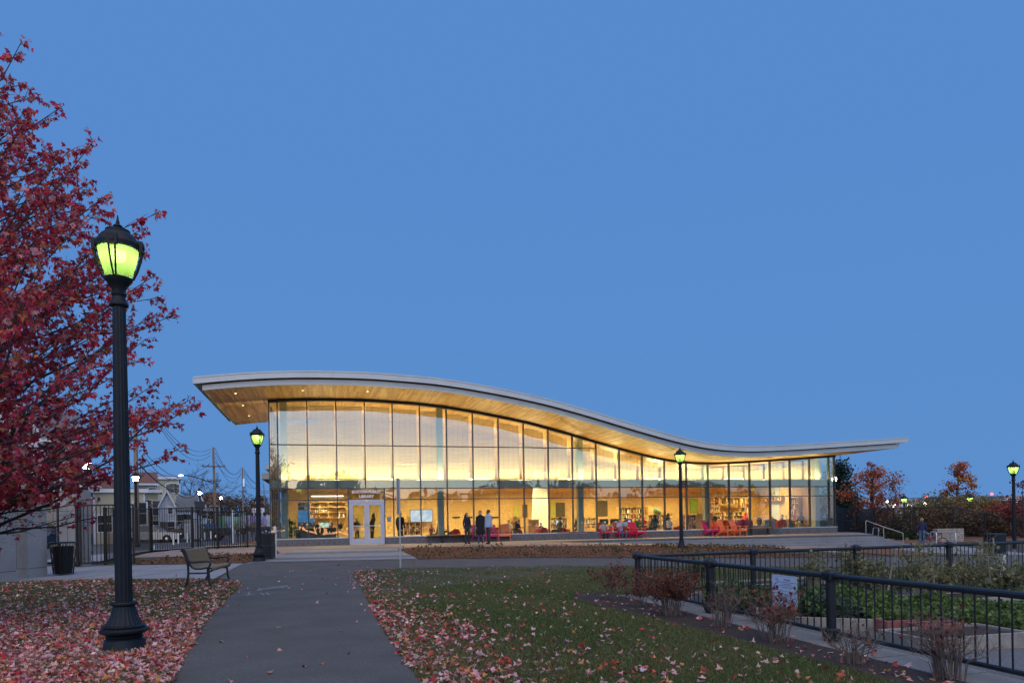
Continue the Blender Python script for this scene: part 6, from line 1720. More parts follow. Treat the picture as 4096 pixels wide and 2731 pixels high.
mat('shingle_grey', (.16, .165, .175), .9, var=.25, vscale=9, bump=.4, bscale=30); mat('shingle_brown', (.20, .085, .055), .9, var=.25, vscale=9, bump=.4, bscale=30); mat('trim_white', (.70, .72, .76), .6); mat('trim_blue', (.45, .52, .64), .6)
mat('window_dark', (.02, .026, .034), .12, spec=.8); mat('roof_tar', (.08, .08, .085), .9)
GH = 'houses across the street'
def house(label, x0, x1, y, depth, h, wall, roof=None, roofm='shingle_grey', rh=2.2, trim='trim_white', wins=(), rot=0.0, side_wins=(), z0=-.1, cat='house', name='house', over=.25, nom=None):
    """front face from x0 to x1 at distance y; wins = (fx, z, w, h) in fractions of the width"""
    k = h / nom if nom else 1.0; wins = [(a, b * k, c * min(1, k * 1.15), d * k) for a, b, c, d in wins]
    if y > 40: rot = math.atan2(-(x0 + x1) / 2, y); x0, x1 = (x0 + x1) / 2 - (x1 - x0) / 2 * math.cos(rot), (x0 + x1) / 2 + (x1 - x0) / 2 * math.cos(rot)
    W = x1 - x0; t = thing(name, label, cat, ((x0 + x1) / 2, y, z0), rot, GH if cat == 'house' else None); M = MATS[wall]; w2 = W / 2
    mb = MB(); mb.box(-w2, w2, 0, depth, 0, h)
    if roof == 'front':
        mb.prism([(-w2, h), (w2, h), (0, h + rh)], 0.002, depth - .002)
    elif roof == 'side':
        mb.prism([(0.002, h), (depth - .002, h), (depth / 2, h + rh)], -w2, w2, axis='x')
    elif roof == 'gambrel':
        mb.prism([(0.002, h), (depth - .002, h), (depth * .8, h + rh * .65), (depth / 2, h + rh), (depth * .2, h + rh * .65)], -w2, w2, axis='x')
    mb.build('wall', M, t)
    if roof in ('front', 'side'):
        half = w2 if roof == 'front' else depth / 2; L = math.hypot(half, rh)
        for sg in (-1, 1):
            e = over; k = e / L
            if roof == 'front': pts = [(0, h + rh + .02), (sg * half * (1 + k), h - rh * k), (sg * half * (1 + k), h - rh * k + .12), (0, h + rh + .17)]
            else: pts = [(depth / 2, h + rh + .02), (depth / 2 + sg * half * (1 + k), h - rh * k), (depth / 2 + sg * half * (1 + k), h - rh * k + .12), (depth / 2, h + rh + .17)]
            rm = MB(); rm.prism(pts, -over if roof == 'front' else -w2 - over, depth + over if roof == 'front' else w2 + over, axis='y' if roof == 'front' else 'x'); rm.build('roof', MATS[roofm], t)
        if roof == 'front':
            tm = MB()
            for sg in (-1, 1): tm.tube([(0, -over - .01, h + rh - .02), (sg * half * (1 + over / L), -over - .01, h - rh * over / L)], .09, 4)
            tm.build('barge_board', MATS[trim], t)
        else:
            tm = MB(); tm.box(-w2 - over, w2 + over, -over - .08, -over + .02, h - .22, h - .02); tm.build('gutter', MATS[trim], t)
    elif roof == 'gambrel':
        P_ = [(-over, h - .15), (depth * .2, h + rh * .65 + .05), (depth / 2, h + rh + .06), (depth * .8, h + rh * .65 + .05), (depth + over, h - .15)]
        for i in range(4):
            a, b = P_[i], P_[i + 1]; rm = MB(); rm.prism([a, b, (b[0], b[1] + .12), (a[0], a[1] + .12)], -w2 - over, w2 + over, axis='x'); rm.build('roof', MATS[roofm], t)
    else:
        rm = MB(); rm.box(-w2 - .3, w2 + .3, -.3, depth + .3, h + .001, h + .3); rm.build('cornice', MATS[trim], t)
        rm = MB(); rm.box(-w2 - .1, w2 + .1, -.1, depth + .1, h + .301, h + .36); rm.build('roof', MATS['roof_tar'], t)
    for fx, z, w, hh in wins:
        x = -w2 + fx * W; f = MB(); f.box(x - w / 2 - .09, x + w / 2 + .09, -.06, .0, z - .1, z + hh + .1); fo = f.build('window', MATS[trim], t)
        g_ = MB(); g_.box(x - w / 2, x + w / 2, -.068, -.061, z, z + hh * .49); g_.box(x - w / 2, x + w / 2, -.068, -.061, z + hh * .53, z + hh); g_.build('pane', MATS['window_dark'], fo)
    for d, z, w, hh in side_wins:
        f = MB(); f.box(w2, w2 + .06, d * depth - w / 2 - .09, d * depth + w / 2 + .09, z - .1, z + hh + .1); fo = f.build('window', MATS[trim], t)
        g_ = MB(); g_.box(w2 + .061, w2 + .068, d * depth - w / 2, d * depth + w / 2, z, z + hh * .49); g_.box(w2 + .061, w2 + .068, d * depth - w / 2, d * depth + w / 2, z + hh * .53, z + hh); g_.build('pane', MATS['window_dark'], fo)
    for sg in (-1, 1):
        cb = MB(); cb.box(sg * w2 - .06, sg * w2 + .06, -.025, .0, 0, h - .02); cb.build('corner_board', MATS[trim], t)
    return t
def X(px, Z): return uv(px, 2090)[0] * Z
def ZT(py, Z, px=600): return at(px, py, Z).z + .1
zi_ = lambda x: zi(x, 0)[0]; ziy = lambda y: zi(0, y)[1]
h1 = house('cream gabled house with brown shingle roof behind the white globe lamp', X(zi_(20), 66), X(zi_(330), 66), 66, 9, ZT(ziy(515), 66), 'siding_cream', 'side', 'shingle_brown', 1.2, wins=((.84, 6.3, .8, 1.6), (.1, 3.6, 1.0, 1.7), (.2, 3.6, 1.0, 1.7)), nom=8.6)
house('narrow cream front addition with a flat white cornice', X(zi_(135), 62), X(zi_(380), 62), 62, 3, ZT(ziy(668), 62), 'siding_yellow', None, wins=((.30, 4.3, .7, 1.3), (.88, 3.6, .9, 1.9), (.88, .9, .9, 1.9)), nom=6.6)
house('cream three storey house with flat roof and projecting bay', X(zi_(318), 78), X(zi_(690), 78), 78, 9, ZT(ziy(460), 78), 'siding_cream', None, wins=((.60, 9.6, .9, 1.7), (.78, 9.6, 1.1, 1.9), (.95, 9.6, .7, 1.7), (.80, 5.6, .9, 1.7), (.95, 5.6, .7, 1.7), (.82, 1.6, .9, 1.7), (.95, 1.6, .7, 1.7)), nom=12.4)
house('small white gabled house with a dark brown barge board', X(zi_(385), 60), X(zi_(625), 60), 60, 6, ZT(ziy(860), 60), 'siding_white', 'front', 'shingle_grey', 1.3, trim='trim_white', wins=((.72, 4.9, .6, 1.0), (.75, 1.6, .9, 1.9), (.25, 1.6, .8, 1.6)), nom=6.4)
house('white house with a long grey gambrel roof', X(zi_(690), 72), X(zi_(1010), 72), 72, 8, ZT(ziy(935), 72), 'siding_white', 'gambrel', 'shingle_grey', 1.45, wins=((.15, 1.3, .9, 1.6), (.45, 1.3, .9, 1.6)), nom=3.5)
house('white gabled end house right of the grey gambrel roof', X(zi_(960), 73.5), X(zi_(1115), 73.5), 73.5, 7, ZT(ziy(900), 73.5), 'siding_white', 'front', 'shingle_grey', 1.15, wins=((.78, 3.6, .55, 1.3), (.92, 3.6, .4, 1.3)), nom=5.6)
c4x = lambda x: x * 1100 / 2352; c4y = lambda y: 1700 + y * 1100 / 2352
house('long low white building with a flat roof behind the railing', X(c4x(810), 54), X(c4x(1240), 54), 54, 6, ZT(c4y(572), 54), 'siding_cream', None, wins=((.90, 1.8, .8, 1.9), (.97, 1.8, .5, 1.9), (.2, 1.2, .9, 1.4)), nom=4.6)
house('red brick house with a flat roof behind the red maple', X(c4x(665), 74), X(c4x(1010), 74), 74, 9, ZT(c4y(452), 74), 'house_brick', None, wins=((.45, 6.0, 1.1, 1.5), (.15, 6.0, 1.1, 1.5)), nom=8.6)
house('large beige clapboard house with white window frames behind the piers', X(c4x(385), 50), X(c4x(668), 50), 50, 10, ZT(c4y(110), 50), 'siding_beige', 'side', 'shingle_grey', 2.5, wins=((.62, 3.1, 1.1, 2.3), (.80, 6.6, 1.5, 1.9), (.62, .8, .8, 1.5), (.3, 6.6, .9, 1.8), (.85, 9.6, .9, 1.8), (.3, 9.6, .9, 1.8)), nom=12.4)
house('tall white clapboard house at the left edge behind the maple', X(c4x(-260), 48), X(c4x(375), 48), 48, 10, ZT(c4y(60), 48), 'siding_white', 'front', 'shingle_grey', 3.2, wins=((.52, 6.3, .8, 1.8), (.66, 6.3, .8, 1.8), (.80, 6.3, .8, 1.8), (.52, 9.4, .8, 1.8), (.80, 9.4, .8, 1.8), (.3, 6.3, .8, 1.8), (.62, 2.6, .9, 1.7), (.85, 2.6, .9, 1.7)), nom=12.6)
house('grey house with red sign board far behind the second utility pole', X(zi_(1110), 130), X(zi_(1320), 130), 130, 10, ZT(ziy(880), 130), 'siding_grey', 'side', 'shingle_brown', 2.5, wins=((.3, 2.5, 1.2, 1.6), (.7, 2.5, 1.2, 1.6)), nom=5.2)
t = thing('shop_sign', 'long white shop sign with red letters above the railing beside the library', 'sign', (X(zi_(1930), 120), 120, ZT(ziy(1010), 120)))
w_ = X(zi_(2030), 120) - X(zi_(1840), 120)
mb = MB(); mb.box(-w_ / 2, w_ / 2, 0, .3, 0, .75); mb.build('board', MATS['white_paint'], t); text('lettering', 'PARK', .62, mat('sign_bright_red', (.6, .02, .03), .5), (0, -.02, .15), (PI / 2, 0, 0), t, 'CENTER', .01, 1.15, .01)
for x in (-w_ / 3, w_ / 3): mb = MB(); mb.tube([(x, .15, 0), (x, .15, -6)], .12, 6); mb.build('post', MATS['steel'], t)
t = thing('dome_building', 'far pale domed hall on the horizon left of the library', 'building', (X(zi_(1930), 420), 420, -1))
R0 = (X(zi_(2130), 420) - X(zi_(1740), 420)) / 2; zt = ZT(ziy(752), 420)
mb = MB(); mb.lathe([(R0, 0), (R0, zt * .45), (R0 * .96, zt * .55), (R0 * .8, zt * .75), (R0 * .55, zt * .9), (R0 * .25, zt * .98), (.1, zt)], 28); mb.build('dome', mat('dome_grey', (.34, .37, .42), .6), t, True, 30)
for k in range(14): mb = MB(); q = PI + PI * k / 13; mb.box(-.8, .8, -.5, .5, 0, zt * .46, Matrix.Translation((math.cos(q) * R0, math.sin(q) * R0, 0)) @ Matrix.Rotation(q, 4, 'Z')); mb.build('pilaster', MATS['dome_grey'], t)
# utility poles and wires
mat('pole_wood', (.26, .20, .15), .9, var=.3, vscale=6, stretch=(8, 8, .6), bump=.3); mat('wire', (.012, .012, .013), .6); mat('insulator', (.1, .09, .085), .5)
def upole(label, x, y, h, lean=0.0, r=.16, arms=((.78, 1.2), (.62, .7)), can=False):
    t = thing('utility_pole', label, 'utility pole', (x, y, -.1), 0.4, 'wooden utility poles along the street')
    mb = MB(); mb.tube([(lean * h * -1, 0, 0), (0, 0, h)], [r, r * .72], 10); mb.build('pole', MATS['pole_wood'], t, True)
    for f, w in arms:
        xx = lean * h * -(1 - f)
        mb = MB(); mb.box(xx - w, xx + w, -.24, -.14, h * f, h * f + .13); a = mb.build('crossarm', MATS['insulator'], t)
        for q in (-.9, -.45, .45, .9): mb = MB(); mb.lathe([(.04, 0), (.055, .05), (.03, .1), (.045, .14), (.02, .18)], 8, (xx + w * q, -.19, h * f + .13)); mb.build('insulator', MATS['insulator'], a)
    for k in range(3): mb = MB(); mb.tube([(.25 + .1 * k, -.1, h * .72), (.3 + .13 * k, -.1, h * .60), (.2, -.1, h * .55), (.06, -.05, h * .53)], .025, 4); mb.build('cable_loop', MATS['wire'], t)
    if can: mb = MB(); mb.lathe([(.2, h * .70), (.24, h * .705), (.24, h * .81), (.1, h * .83)], 12, (.2, -.28, 0)); mb.build('transformer', MATS['steel'], t, True)
    return t
p1 = at(zi_(1240), ziy(1000), 76); top1 = at(zi_(1225), c1(0, 663)[1], 76)
upole('wooden utility pole with crossarms standing nearest, left of the far lamp', top1.x, 76, top1.z + .1, -.012)
top2 = at(zi_(1683), ziy(268), 112); upole('thinner wooden utility pole with a transformer can further down the street', top2.x, 112, top2.z + .1, -.006, .15, ((.62, .6),), True)
top3 = at(zi_(2018), ziy(530), 160); upole('far utility pole close to the library corner', top3.x, 160, top3.z + .1, -.02, .14, ((.8, 1.0),))
top4 = at(zi_(2115), ziy(575), 175); upole('farthest utility pole with two crossarms touching the library corner', top4.x, 175, top4.z + .1, 0, .13, ((.9, 2.6), (.7, 2.6)))
top0 = at(541, 1690, 47); upole('pale utility pole rising behind the maple twigs and the near lamp post', top0.x, 47, top0.z, 0, .17, ((.86, .8),))
def wire(pts, sag, r=.022, n=12):
    mb = MB()
    for (a, b), sg in zip(pts, sag):
        a, b = Vector(a), Vector(b); q = []
        for i in range(n + 1): f = i / n; p = a.lerp(b, f); p.z -= sg * 4 * f * (1 - f); q.append(p)
        mb.tube(q, r, 4, caps=False)
    return mb
A = lambda x, y, Z: at(*zi(x, y), Z)
def cable(label, pts, sag, r): tag(wire(pts, sag, r).build('overhead_cable', MATS['wire']), label, 'cable')
def T_(p, dz=0, dx=0): return Vector((p.x + dx, p.y, p.z + dz))
cable('bundle of thin wires sagging from the upper left down to the nearest wooden pole', [(at(590, 1610 + 6 * k, 55), T_(top1, -.2 - .35 * k, -.3)) for k in range(3)], [1.6, 1.8, 2.0], .02)
cable('wires sagging between the two nearer wooden poles', [(T_(top1, -.1 - .5 * k, .2), T_(top2, -.1 - .35 * k, -.2)) for k in range(4)], [1.8, 1.5, 2.2, 1.2], .022)
cable('wires running from the thinner pole down to the library corner', [(T_(top2, -.2 - .4 * k, .2), T_(top3, 1.0 - .6 * k)) for k in range(3)], [1.5, 1.2, 1.8], .03)
cable('single level wire crossing from the maple to the nearest pole', [(A(200, 300, 60), A(1180, 205, 76))], [1.0], .018)
cable('thick black cable dropping past the cream houses to the lamp with the banner', [(A(60, 215, 52), A(640, 660, 66)), (A(640, 660, 66), A(930, 715, 74))], [.3, .35], .045)
cable('pair of cables from the maple down to the bare tree', [(A(190, 80, 52), A(640, 405, 72)), (A(170, 130, 52), A(680, 430, 72)), (A(640, 405, 72), A(1215, 520, 76))], [.3, .7, .5], .024)
cable('low slack cables between the poles above the railing', [(A(1270, 500, 76), A(1610, 490, 108)), (A(1270, 620, 76), A(1690, 700, 112)), (A(1130, 320, 76), A(880, 390, 80)), (A(1260, 510, 76), A(1690, 650, 112)), (A(1690, 700, 112), A(1400, 690, 90)), (A(1620, 560, 110), A(1380, 690, 90)), (A(1700, 610, 112), A(1930, 740, 150)), (A(1700, 690, 112), A(1800, 890, 130)), (A(1460, 590, 95), A(1690, 520, 112)), (A(1720, 510, 112), A(1930, 550, 150)), (A(1260, 640, 76), A(1090, 460, 76))], [1.4, 2.2, .3, 1.6, .5, .3, .5, .3, .3, .8, .4], .028)
cable('thin service wires over the small gabled house', [(A(0, 600, 56), A(560, 440, 70)), (A(0, 690, 56), A(700, 640, 70)), (A(130, 800, 58), A(700, 850, 70))], [.5, .8, .4], .016)
t = thing('street_light', 'cobra head street light on a long arm beside the nearest utility pole', 'street light', (0, 0, 0))
e = A(760, 392, 75); mb = MB(); mb.tube([A(1220, 515, 76), A(1000, 440, 76), A(860, 402, 75.5), e], .05, 6); mb.build('arm', MATS['wire'], t, True)
mb = MB(); mb.lathe([(.05, .1), (.22, .06), (.28, 0), (.22, -.06)], 12, A(722, 396, 75), M=None); mb.build('head', glow('cool_lamp', (.8, .9, 1.0), 6), t, True)
# bare trees
def bare_tree(label, base, h, spread, seed, depth=4, name='bare_tree'):
    rr = random.Random(seed); t = thing(name, label, 'tree', base); tr = MB(); cr = MB()
    def grow(p, d, L, r, lv):
        e = p + d * L; m = p.lerp(e, .5) + Vector((rr.gauss(0, .05), rr.gauss(0, .05), 0)) * L
        (tr if lv < 2 else cr).tube([p, m, e], [r, r * .85, r * .68], 6 if lv < 2 else 3, caps=False)
        if lv >= depth: return
        for k in range(rr.choice((2, 3, 3, 4)) if lv else 5):
            nd = (d + Vector((rr.gauss(0, 1), rr.gauss(0, 1), rr.gauss(.15, .5))) * spread).normalized()
            grow(p.lerp(e, rr.uniform(.55, 1)), nd, L * rr.uniform(.55, .82), r * .55, lv + 1)
    grow(Vector((0, 0, 0)), Vector((0, 0, 1)), h * .33, h * .018, 0)
    tr.build('trunk', MATS['bark'], t, True); cr.build('crown', MATS['twig'], t)['kind'] = 'stuff'
    return t
p = at(zi_(880), ziy(740), 84); bare_tree('wide bare tree behind the cream houses, left of the nearest utility pole', (p.x, 84, 0), 10.5, .62, 5, 5)
def leafy(label, base, h, r, cols, seed, n=1400, ls=(.18, .34), shape='round', name='tree', cat='tree', group=None, trunk=True, z0=.25, mtrunk='bark', low=True, clump=9):
    """tapered trunk, limbs to leaf clumps spread unevenly through the crown"""
    rr = random.Random(seed); g2 = np.random.default_rng(seed); t = thing(name, label, cat, base, 0, group)
    mb = MB(); br = MB()
    if trunk: mb.tube([(0, 0, -.2), (rr.gauss(0, .02) * h, 0, h * .4), (0, 0, h * .93)], [.028 * h, .018 * h, .004 * h], 8)
    C = []
    nc = max(6, n // (clump * 9))
    for i in range(nc):
        f = (i + rr.random()) / nc; z = h * (z0 + (1 - z0) * f)
        if shape == 'cone': rad_ = r * (1 - f) ** .85
        elif shape == 'oak': rad_ = r * math.sin(PI * min(1, .12 + .86 * f)) ** .7
        else: rad_ = r * math.sqrt(max(.03, 1 - (2 * f - 1) ** 2))
        q = rr.uniform(0, 2 * PI); d = rad_ * rr.uniform(.25, 1) ** .6
        c = Vector((math.cos(q) * d, math.sin(q) * d, z)); C.append(c)
        if trunk:
            st = Vector((0, 0, max(.1 * h, z - d * rr.uniform(.3, .9)))); br.tube([st, st.lerp(c, .55) + Vector((0, 0, -.03 * d)), c], [.008 * h, .005 * h, .0015 * h], 4, caps=False)
    if trunk: mb.build('trunk', MATS[mtrunk], t, True); br.build('branches', MATS[mtrunk], t)['kind'] = 'stuff'
    C = np.array([tuple(c) for c in C]); idx = g2.integers(0, nc, n); cs = r * .16 * (.6 + .8 * g2.random(nc))
    P = C[idx] + g2.normal(0, 1, (n, 3)) * cs[idx][:, None] * np.array([1, 1, .7])
    P = P[P[:, 2] > .02]; idx = idx[:len(P)]; n = len(P)
    hue = np.clip(np.array(cols)[g2.integers(0, len(cols), nc)][idx] * np.exp(g2.normal(0, .28, (n, 1))), 0, 1)
    leaf_cloud('crown', P, frames(g2.uniform(0, 6.28, n), g2.normal(-.2, .8, n), g2.normal(0, .8, n)), g2.uniform(*ls, n), hue, MATS['shrub_leaf'], t, low=low)['kind'] = 'stuff'
    return t
BROWNS = [(.11, .06, .03), (.09, .055, .03), (.14, .085, .035)]
for lbl, x, y_, Z, h, r in (('brown leaved tree behind the leaning utility pole', 1220, 0, 118, 6.5, 4.2), ('brown bushy tree under the thinner utility pole', 1590, 0, 128, 6.2, 3.2), ('brown tree between the far poles', 1740, 0, 140, 6.6, 3.6), ('brown tree under the far dome', 1880, 0, 150, 5.6, 3.4), ('brown hedge tree beside the library corner', 2080, 0, 165, 7.8, 4.0)):
    leafy(lbl, (X(zi_(x), Z), Z, -.1), h, r, BROWNS, hash(x) % 97, 1500, (.25, .5), group='brown autumn trees down the street')
for i, x in enumerate((1500, 1600, 1700, 1830, 1900)):
    p = at(zi_(x), 2140, 43 + (i % 3)); bare_tree(('first', 'second', 'third', 'fourth', 'last')[i] + ' small bare sapling from the left in the bed behind the railing', (p.x, p.y, .1), 2.2 + .2 * (i % 2), .5, 20 + i, 4, 'sapling')['group'] = 'bare saplings behind the railing'
# coloured mural wall and bollards
p0, p1 = A(1290, 1140, 100), A(2190, 1290, 100)
t = thing('mural_wall', 'low wall painted in patches of green, violet and white beyond the railing', 'wall', ((p0.x + p1.x) / 2, 100, 0)); w_ = (p1.x - p0.x) / 2
for i, c in enumerate(((.14, .30, .16), (.30, .36, .40), (.22, .42, .28), (.42, .40, .46), (.22, .15, .42), (.30, .24, .46), (.45, .45, .45))):
    mb = MB(); mb.box(-w_ + 2 * w_ * i / 7, -w_ + 2 * w_ * (i + 1) / 7 - .02, 0, .3, 0, 2.6 - .1 * (i % 3)); mb.build('panel', mat('mural_%d' % i, c, .7, var=.4, vscale=1.2), t)
for i, (x, y0, y1, Z) in enumerate(((605, 1310, 1480, 43), (682, 1305, 1465, 44), (820, 1295, 1450, 45.5), (880, 1290, 1440, 47), (1045, 1285, 1405, 50), (1098, 1285, 1400, 51), (1190, 1270, 1390, 53), (1258, 1260, 1360, 58))):
    a = A(x, y1, Z); h = A(x, y0, Z).z - a.z
    mb = MB(); mb.lathe([(.055, 0), (.055, h - .03), (.03, h)], 10); o = mb.build('bollard', MATS['white_paint'], None, True, 30, loc=tuple(a)); tag(o, ('leftmost white bollard by the street corner', 'second white bollard from the left', 'third white bollard, left of the concrete block', 'fourth white bollard, touching the concrete block', 'white bollard right of the concrete block', 'sixth white bollard from the left', 'seventh white bollard, under the red tail lamp', 'last white bollard, by the utility pole foot')[i], 'bollard', 'thin white bollards at the street corner')
a = A(940, 1395, 46); mb = MB(); mb.bevbox(-.62, .0, -.3, .3, 0, 1.05, .04); mb.bevbox(.06, .45, -.3, .3, 0, 1.05, .04); o = mb.build('concrete_barrier', MATS['concrete'], None, loc=tuple(a)); tag(o, 'pale concrete barrier in two pieces before the parked pickup', 'barrier')
a = A(1542, 1500, 40); mb = MB(); mb.tube([(0, 0, 0), (0, 0, 2.1)], .05, 8); o = mb.build('bollard', MATS['white_paint'], None, loc=(a.x, a.y, a.z)); tag(o, 'tall thin white post behind the right half of the railing', 'post')
a = A(303, 1550, 36.5); t = thing('bottle', 'small water bottle left on the ground at the railing foot', 'bottle', (a.x, a.y, .12)); mb = MB(); mb.lathe([(.04, 0), (.045, .03), (.045, .18), (.016, .23), (.016, .25)], 10); mb.build('body', mat('bottle_blue', (.25, .38, .6), .15), t, True); mb = MB(); mb.lathe([(.018, .25), (.018, .275)], 8); mb.build('cap', MATS['white_paint'], t)
# cars
mat('car_glass', (.015, .02, .025), .08, spec=.9); mat('tyre', (.012, .012, .012), .8)
def car(label, loc, rot, paint, L=4.5, W=1.78, H=1.42, kind='sedan', tail=0.0, head=0.0, cat='car', name='parked_car'):
    t = thing(name, label, cat, loc, rot, None); a = L / 2; M = MATS[paint]
    low = [(-a, .28), (-a + .05, .62), (-a + .25, .78), (-a + L * .28, .88), (a - L * .12, .95), (a - .1, .90), (a, .62), (a - .02, .28)]
    if kind == 'pickup': low = [(-a, .42), (-a, .85), (-a + .2, 1.02), (-a + L * .26, 1.08), (a, 1.08), (a, .45)]
    mb = MB(); n = len(low); vs = []; sec = ((-W / 2 + .03, .90, 0), (-W / 2, 1.0, .0), (W / 2, 1.0, 0), (W / 2 - .03, .90, 0))
    bm = MB(); bm.prism(low, -W / 2, W / 2); body = bm.build('body', M, t)
    zc_ = .90 if kind != 'pickup' else 1.06
    if kind == 'pickup': cab = [(-a + L * .24, zc_), (-a + L * .34, H), (-a + L * .55, H), (-a + L * .60, zc_)]
    else: cab = [(-a + L * .24, zc_ - .05), (-a + L * .40, H - .03), (-a + L * .55, H), (-a + L * .68, H - .05), (a - L * .10, zc_)]
    i_ = .16; cm = MB(); k = len(cab)
    vs = [(x, -W / 2 + .03 + (i_ if z > zc_ + .1 else 0), z) for x, z in cab] + [(x, W / 2 - .03 - (i_ if z > zc_ + .1 else 0), z) for x, z in cab]
    cm.add(vs, [tuple(range(k)), tuple(range(k, 2 * k))[::-1]] + [(i, k + i, k + (i + 1) % k, (i + 1) % k) for i in range(k)]); cm.build('cabin', MATS['car_glass'], t)
    rm = MB(); hi = [q for q in cab if q[1] > zc_ + .1]
    rm.prism([(hi[0][0] - .03, hi[0][1] + .003)] + [(x, z + .035) for x, z in hi] + [(hi[-1][0] + .03, hi[-1][1] + .003)], -W / 2 + .17, W / 2 - .17); rm.build('roof', M, t)
    if kind == 'pickup': bd = MB(); bd.box(-a + L * .64, a - .06, -W / 2 + .1, W / 2 - .1, 1.082, 1.09); bd.build('bed', MATS['black_plastic'], t)
    for x in (-a + L * .19, a - L * .19):
        for sy in (-1, 1):
            r = .33 if kind != 'pickup' else .40
            Mw = Matrix.Translation((x, sy * (W / 2 - .08), r)) @ Matrix.Rotation(PI / 2, 4, 'X')
            mb = MB(); mb.lathe([(r * .62, -.11), (r * .95, -.11), (r, -.07), (r, .07), (r * .95, .11), (r * .62, .11)], 18, M=Mw); wh = mb.build('wheel', MATS['tyre'], t, True, 40)
            mb = MB(); mb.lathe([(.02, -.115), (r * .6, -.105), (r * .6, .105), (.02, .115)], 10, M=Mw); mb.build('rim', MATS['steel'], wh)
    zl = .66 if kind != 'pickup' else .86
    for sy in (-1, 1):
        mb = MB(); mb.box(-a - .01, -a + .12, sy * (W / 2 - .32) - .17, sy * (W / 2 - .32) + .17, zl - .07, zl + .07); mb.build('headlight', glow('headlight_on', (1, .93, .8), 7) if head else MATS['steel'], t)
        mb = MB(); mb.box(a - .08, a + .012, sy * (W / 2 - .22) - .14, sy * (W / 2 - .22) + .14, zl + .02, zl + .15); mb.build('taillight', glow('taillight_on', (1, .02, .02), 5) if tail else mat('tail_red', (.3, .01, .01), .3), t)
    mb = MB(); mb.box(-a - .03, -a + .1, -W / 2 + .05, W / 2 - .05, .30, .45); mb.box(a - .1, a + .03, -W / 2 + .05, W / 2 - .05, .30, .47); mb.build('bumper', MATS['black_plastic'], t)
    mb = MB(); mb.box(-a - .012, -a + .02, -.28, .28, zl - .16, zl - .05); mb.build('grille', MATS['black_plastic'], t)
    for sy in (-1, 1): mb = MB(); mb.bevbox(-a + L * .30, -a + L * .33, sy * (W / 2 + .08) - .08, sy * (W / 2 + .08) + .08, zc_, zc_ + .13, .02); mb.build('wing_mirror', M, t)
    return t
mat('paint_navy', (.025, .04, .07), .25, .3, spec=.6); mat('paint_black', (.012, .013, .016), .25, .2, spec=.6); mat('paint_silver', (.36, .38, .40), .3, .5); mat('paint_green', (.02, .06, .045), .3)
a = flat(*zh(790, 1018), 0); a = at(*zh(790, 1005), 46); car('dark blue sedan facing the viewer between the two piers', (a.x - .6, 46, 0), R_(75), 'paint_navy')
a = A(960, 1290, 58); car('black pickup truck parked at the corner behind the railing', (a.x, 58, 0), R_(18), 'paint_black', 5.4, 1.95, 1.85, 'pickup', name='parked_pickup', cat='pickup')
a = A(775, 1270, 61); car('dark green car parked left of the black pickup', (a.x, 61, 0), R_(30), 'paint_green')
a = A(1180, 1250, 66); car('dark car with a glowing red tail lamp right of the pickup', (a.x, 66, 0), R_(-78), 'paint_black', tail=1)
a = A(340, 1330, 56); car('silver car with red tail lamps passing on the street behind the railing', (a.x, 55, 0), R_(-165), 'paint_silver', tail=1, name='passing_car')
a = A(2090, 1200, 95); car('dark blue car partly hidden by the library corner bin', (a.x, 90, 0), R_(20), 'paint_navy')
# planting bed edge and fence of a neighbour
a, b = A(395, 1120, 58), A(505, 1300, 58); t = thing('board_fence', 'short grey board fence between the cream and the white house', 'fence', (a.x, 58, 0))
for k in range(12): mb = MB(); mb.box(k * (b.x - a.x) / 12, (k + 1) * (b.x - a.x) / 12 - .015, 0, .03, 0, a.z); mb.build('board', mat('board_grey', (.14, .13, .12), .9, var=.3, vscale=5), t)
p = at(*zh(790, 830), 49); leafy('round olive bush by the door of the beige house', (p.x, 48.6, 0), 1.9, 1.0, [(.05, .055, .02), (.08, .07, .025)], 4, 700, (.08, .16), name='bush', cat='bush', z0=.1)

# ------------------------------------------------------------------ the right hand background
# tall fence: pickets by the library, wire mesh along the bushes
def mesh_mat():
    m = bpy.data.materials.new('chain_mesh'); m.use_nodes = True; nt = m.node_tree; b = nt.nodes['Principled BSDF']; b.inputs['Base Color'].default_value = (.012, .012, .014, 1); b.inputs['Roughness'].default_value = .5
    tc = nt.nodes.new('ShaderNodeTexCoord'); sp = nt.nodes.new('ShaderNodeSeparateXYZ'); nt.links.new(tc.outputs['Object'], sp.inputs[0])
    def wv(sign):
        a = nt.nodes.new('ShaderNodeMath'); a.operation = 'MULTIPLY_ADD'; a.inputs[1].default_value = sign; nt.links.new(sp.outputs['Z'], a.inputs[0]); nt.links.new(sp.outputs['X'], a.inputs[2])
        k = nt.nodes.new('ShaderNodeMath'); k.operation = 'MULTIPLY'; k.inputs[1].default_value = 1 / .075; nt.links.new(a.outputs[0], k.inputs[0])
        f = nt.nodes.new('ShaderNodeMath'); f.operation = 'FRACT'; nt.links.new(k.outputs[0], f.inputs[0])
        l = nt.nodes.new('ShaderNodeMath'); l.operation = 'LESS_THAN'; l.inputs[1].default_value = .06; nt.links.new(f.outputs[0], l.inputs[0]); return l
    a, c = wv(1), wv(-1); mx = nt.nodes.new('ShaderNodeMath'); mx.operation = 'MAXIMUM'; nt.links.new(a.outputs[0], mx.inputs[0]); nt.links.new(c.outputs[0], mx.inputs[1])
    tr = nt.nodes.new('ShaderNodeBsdfTransparent'); ms = nt.nodes.new('ShaderNodeMixShader'); nt.links.new(mx.outputs[0], ms.inputs[0]); nt.links.new(tr.outputs[0], ms.inputs[1]); nt.links.new(b.outputs[0], ms.inputs[2]); nt.links.new(ms.outputs[0], nt.nodes['Material Output'].inputs[0])
    MATS['chain_mesh'] = m
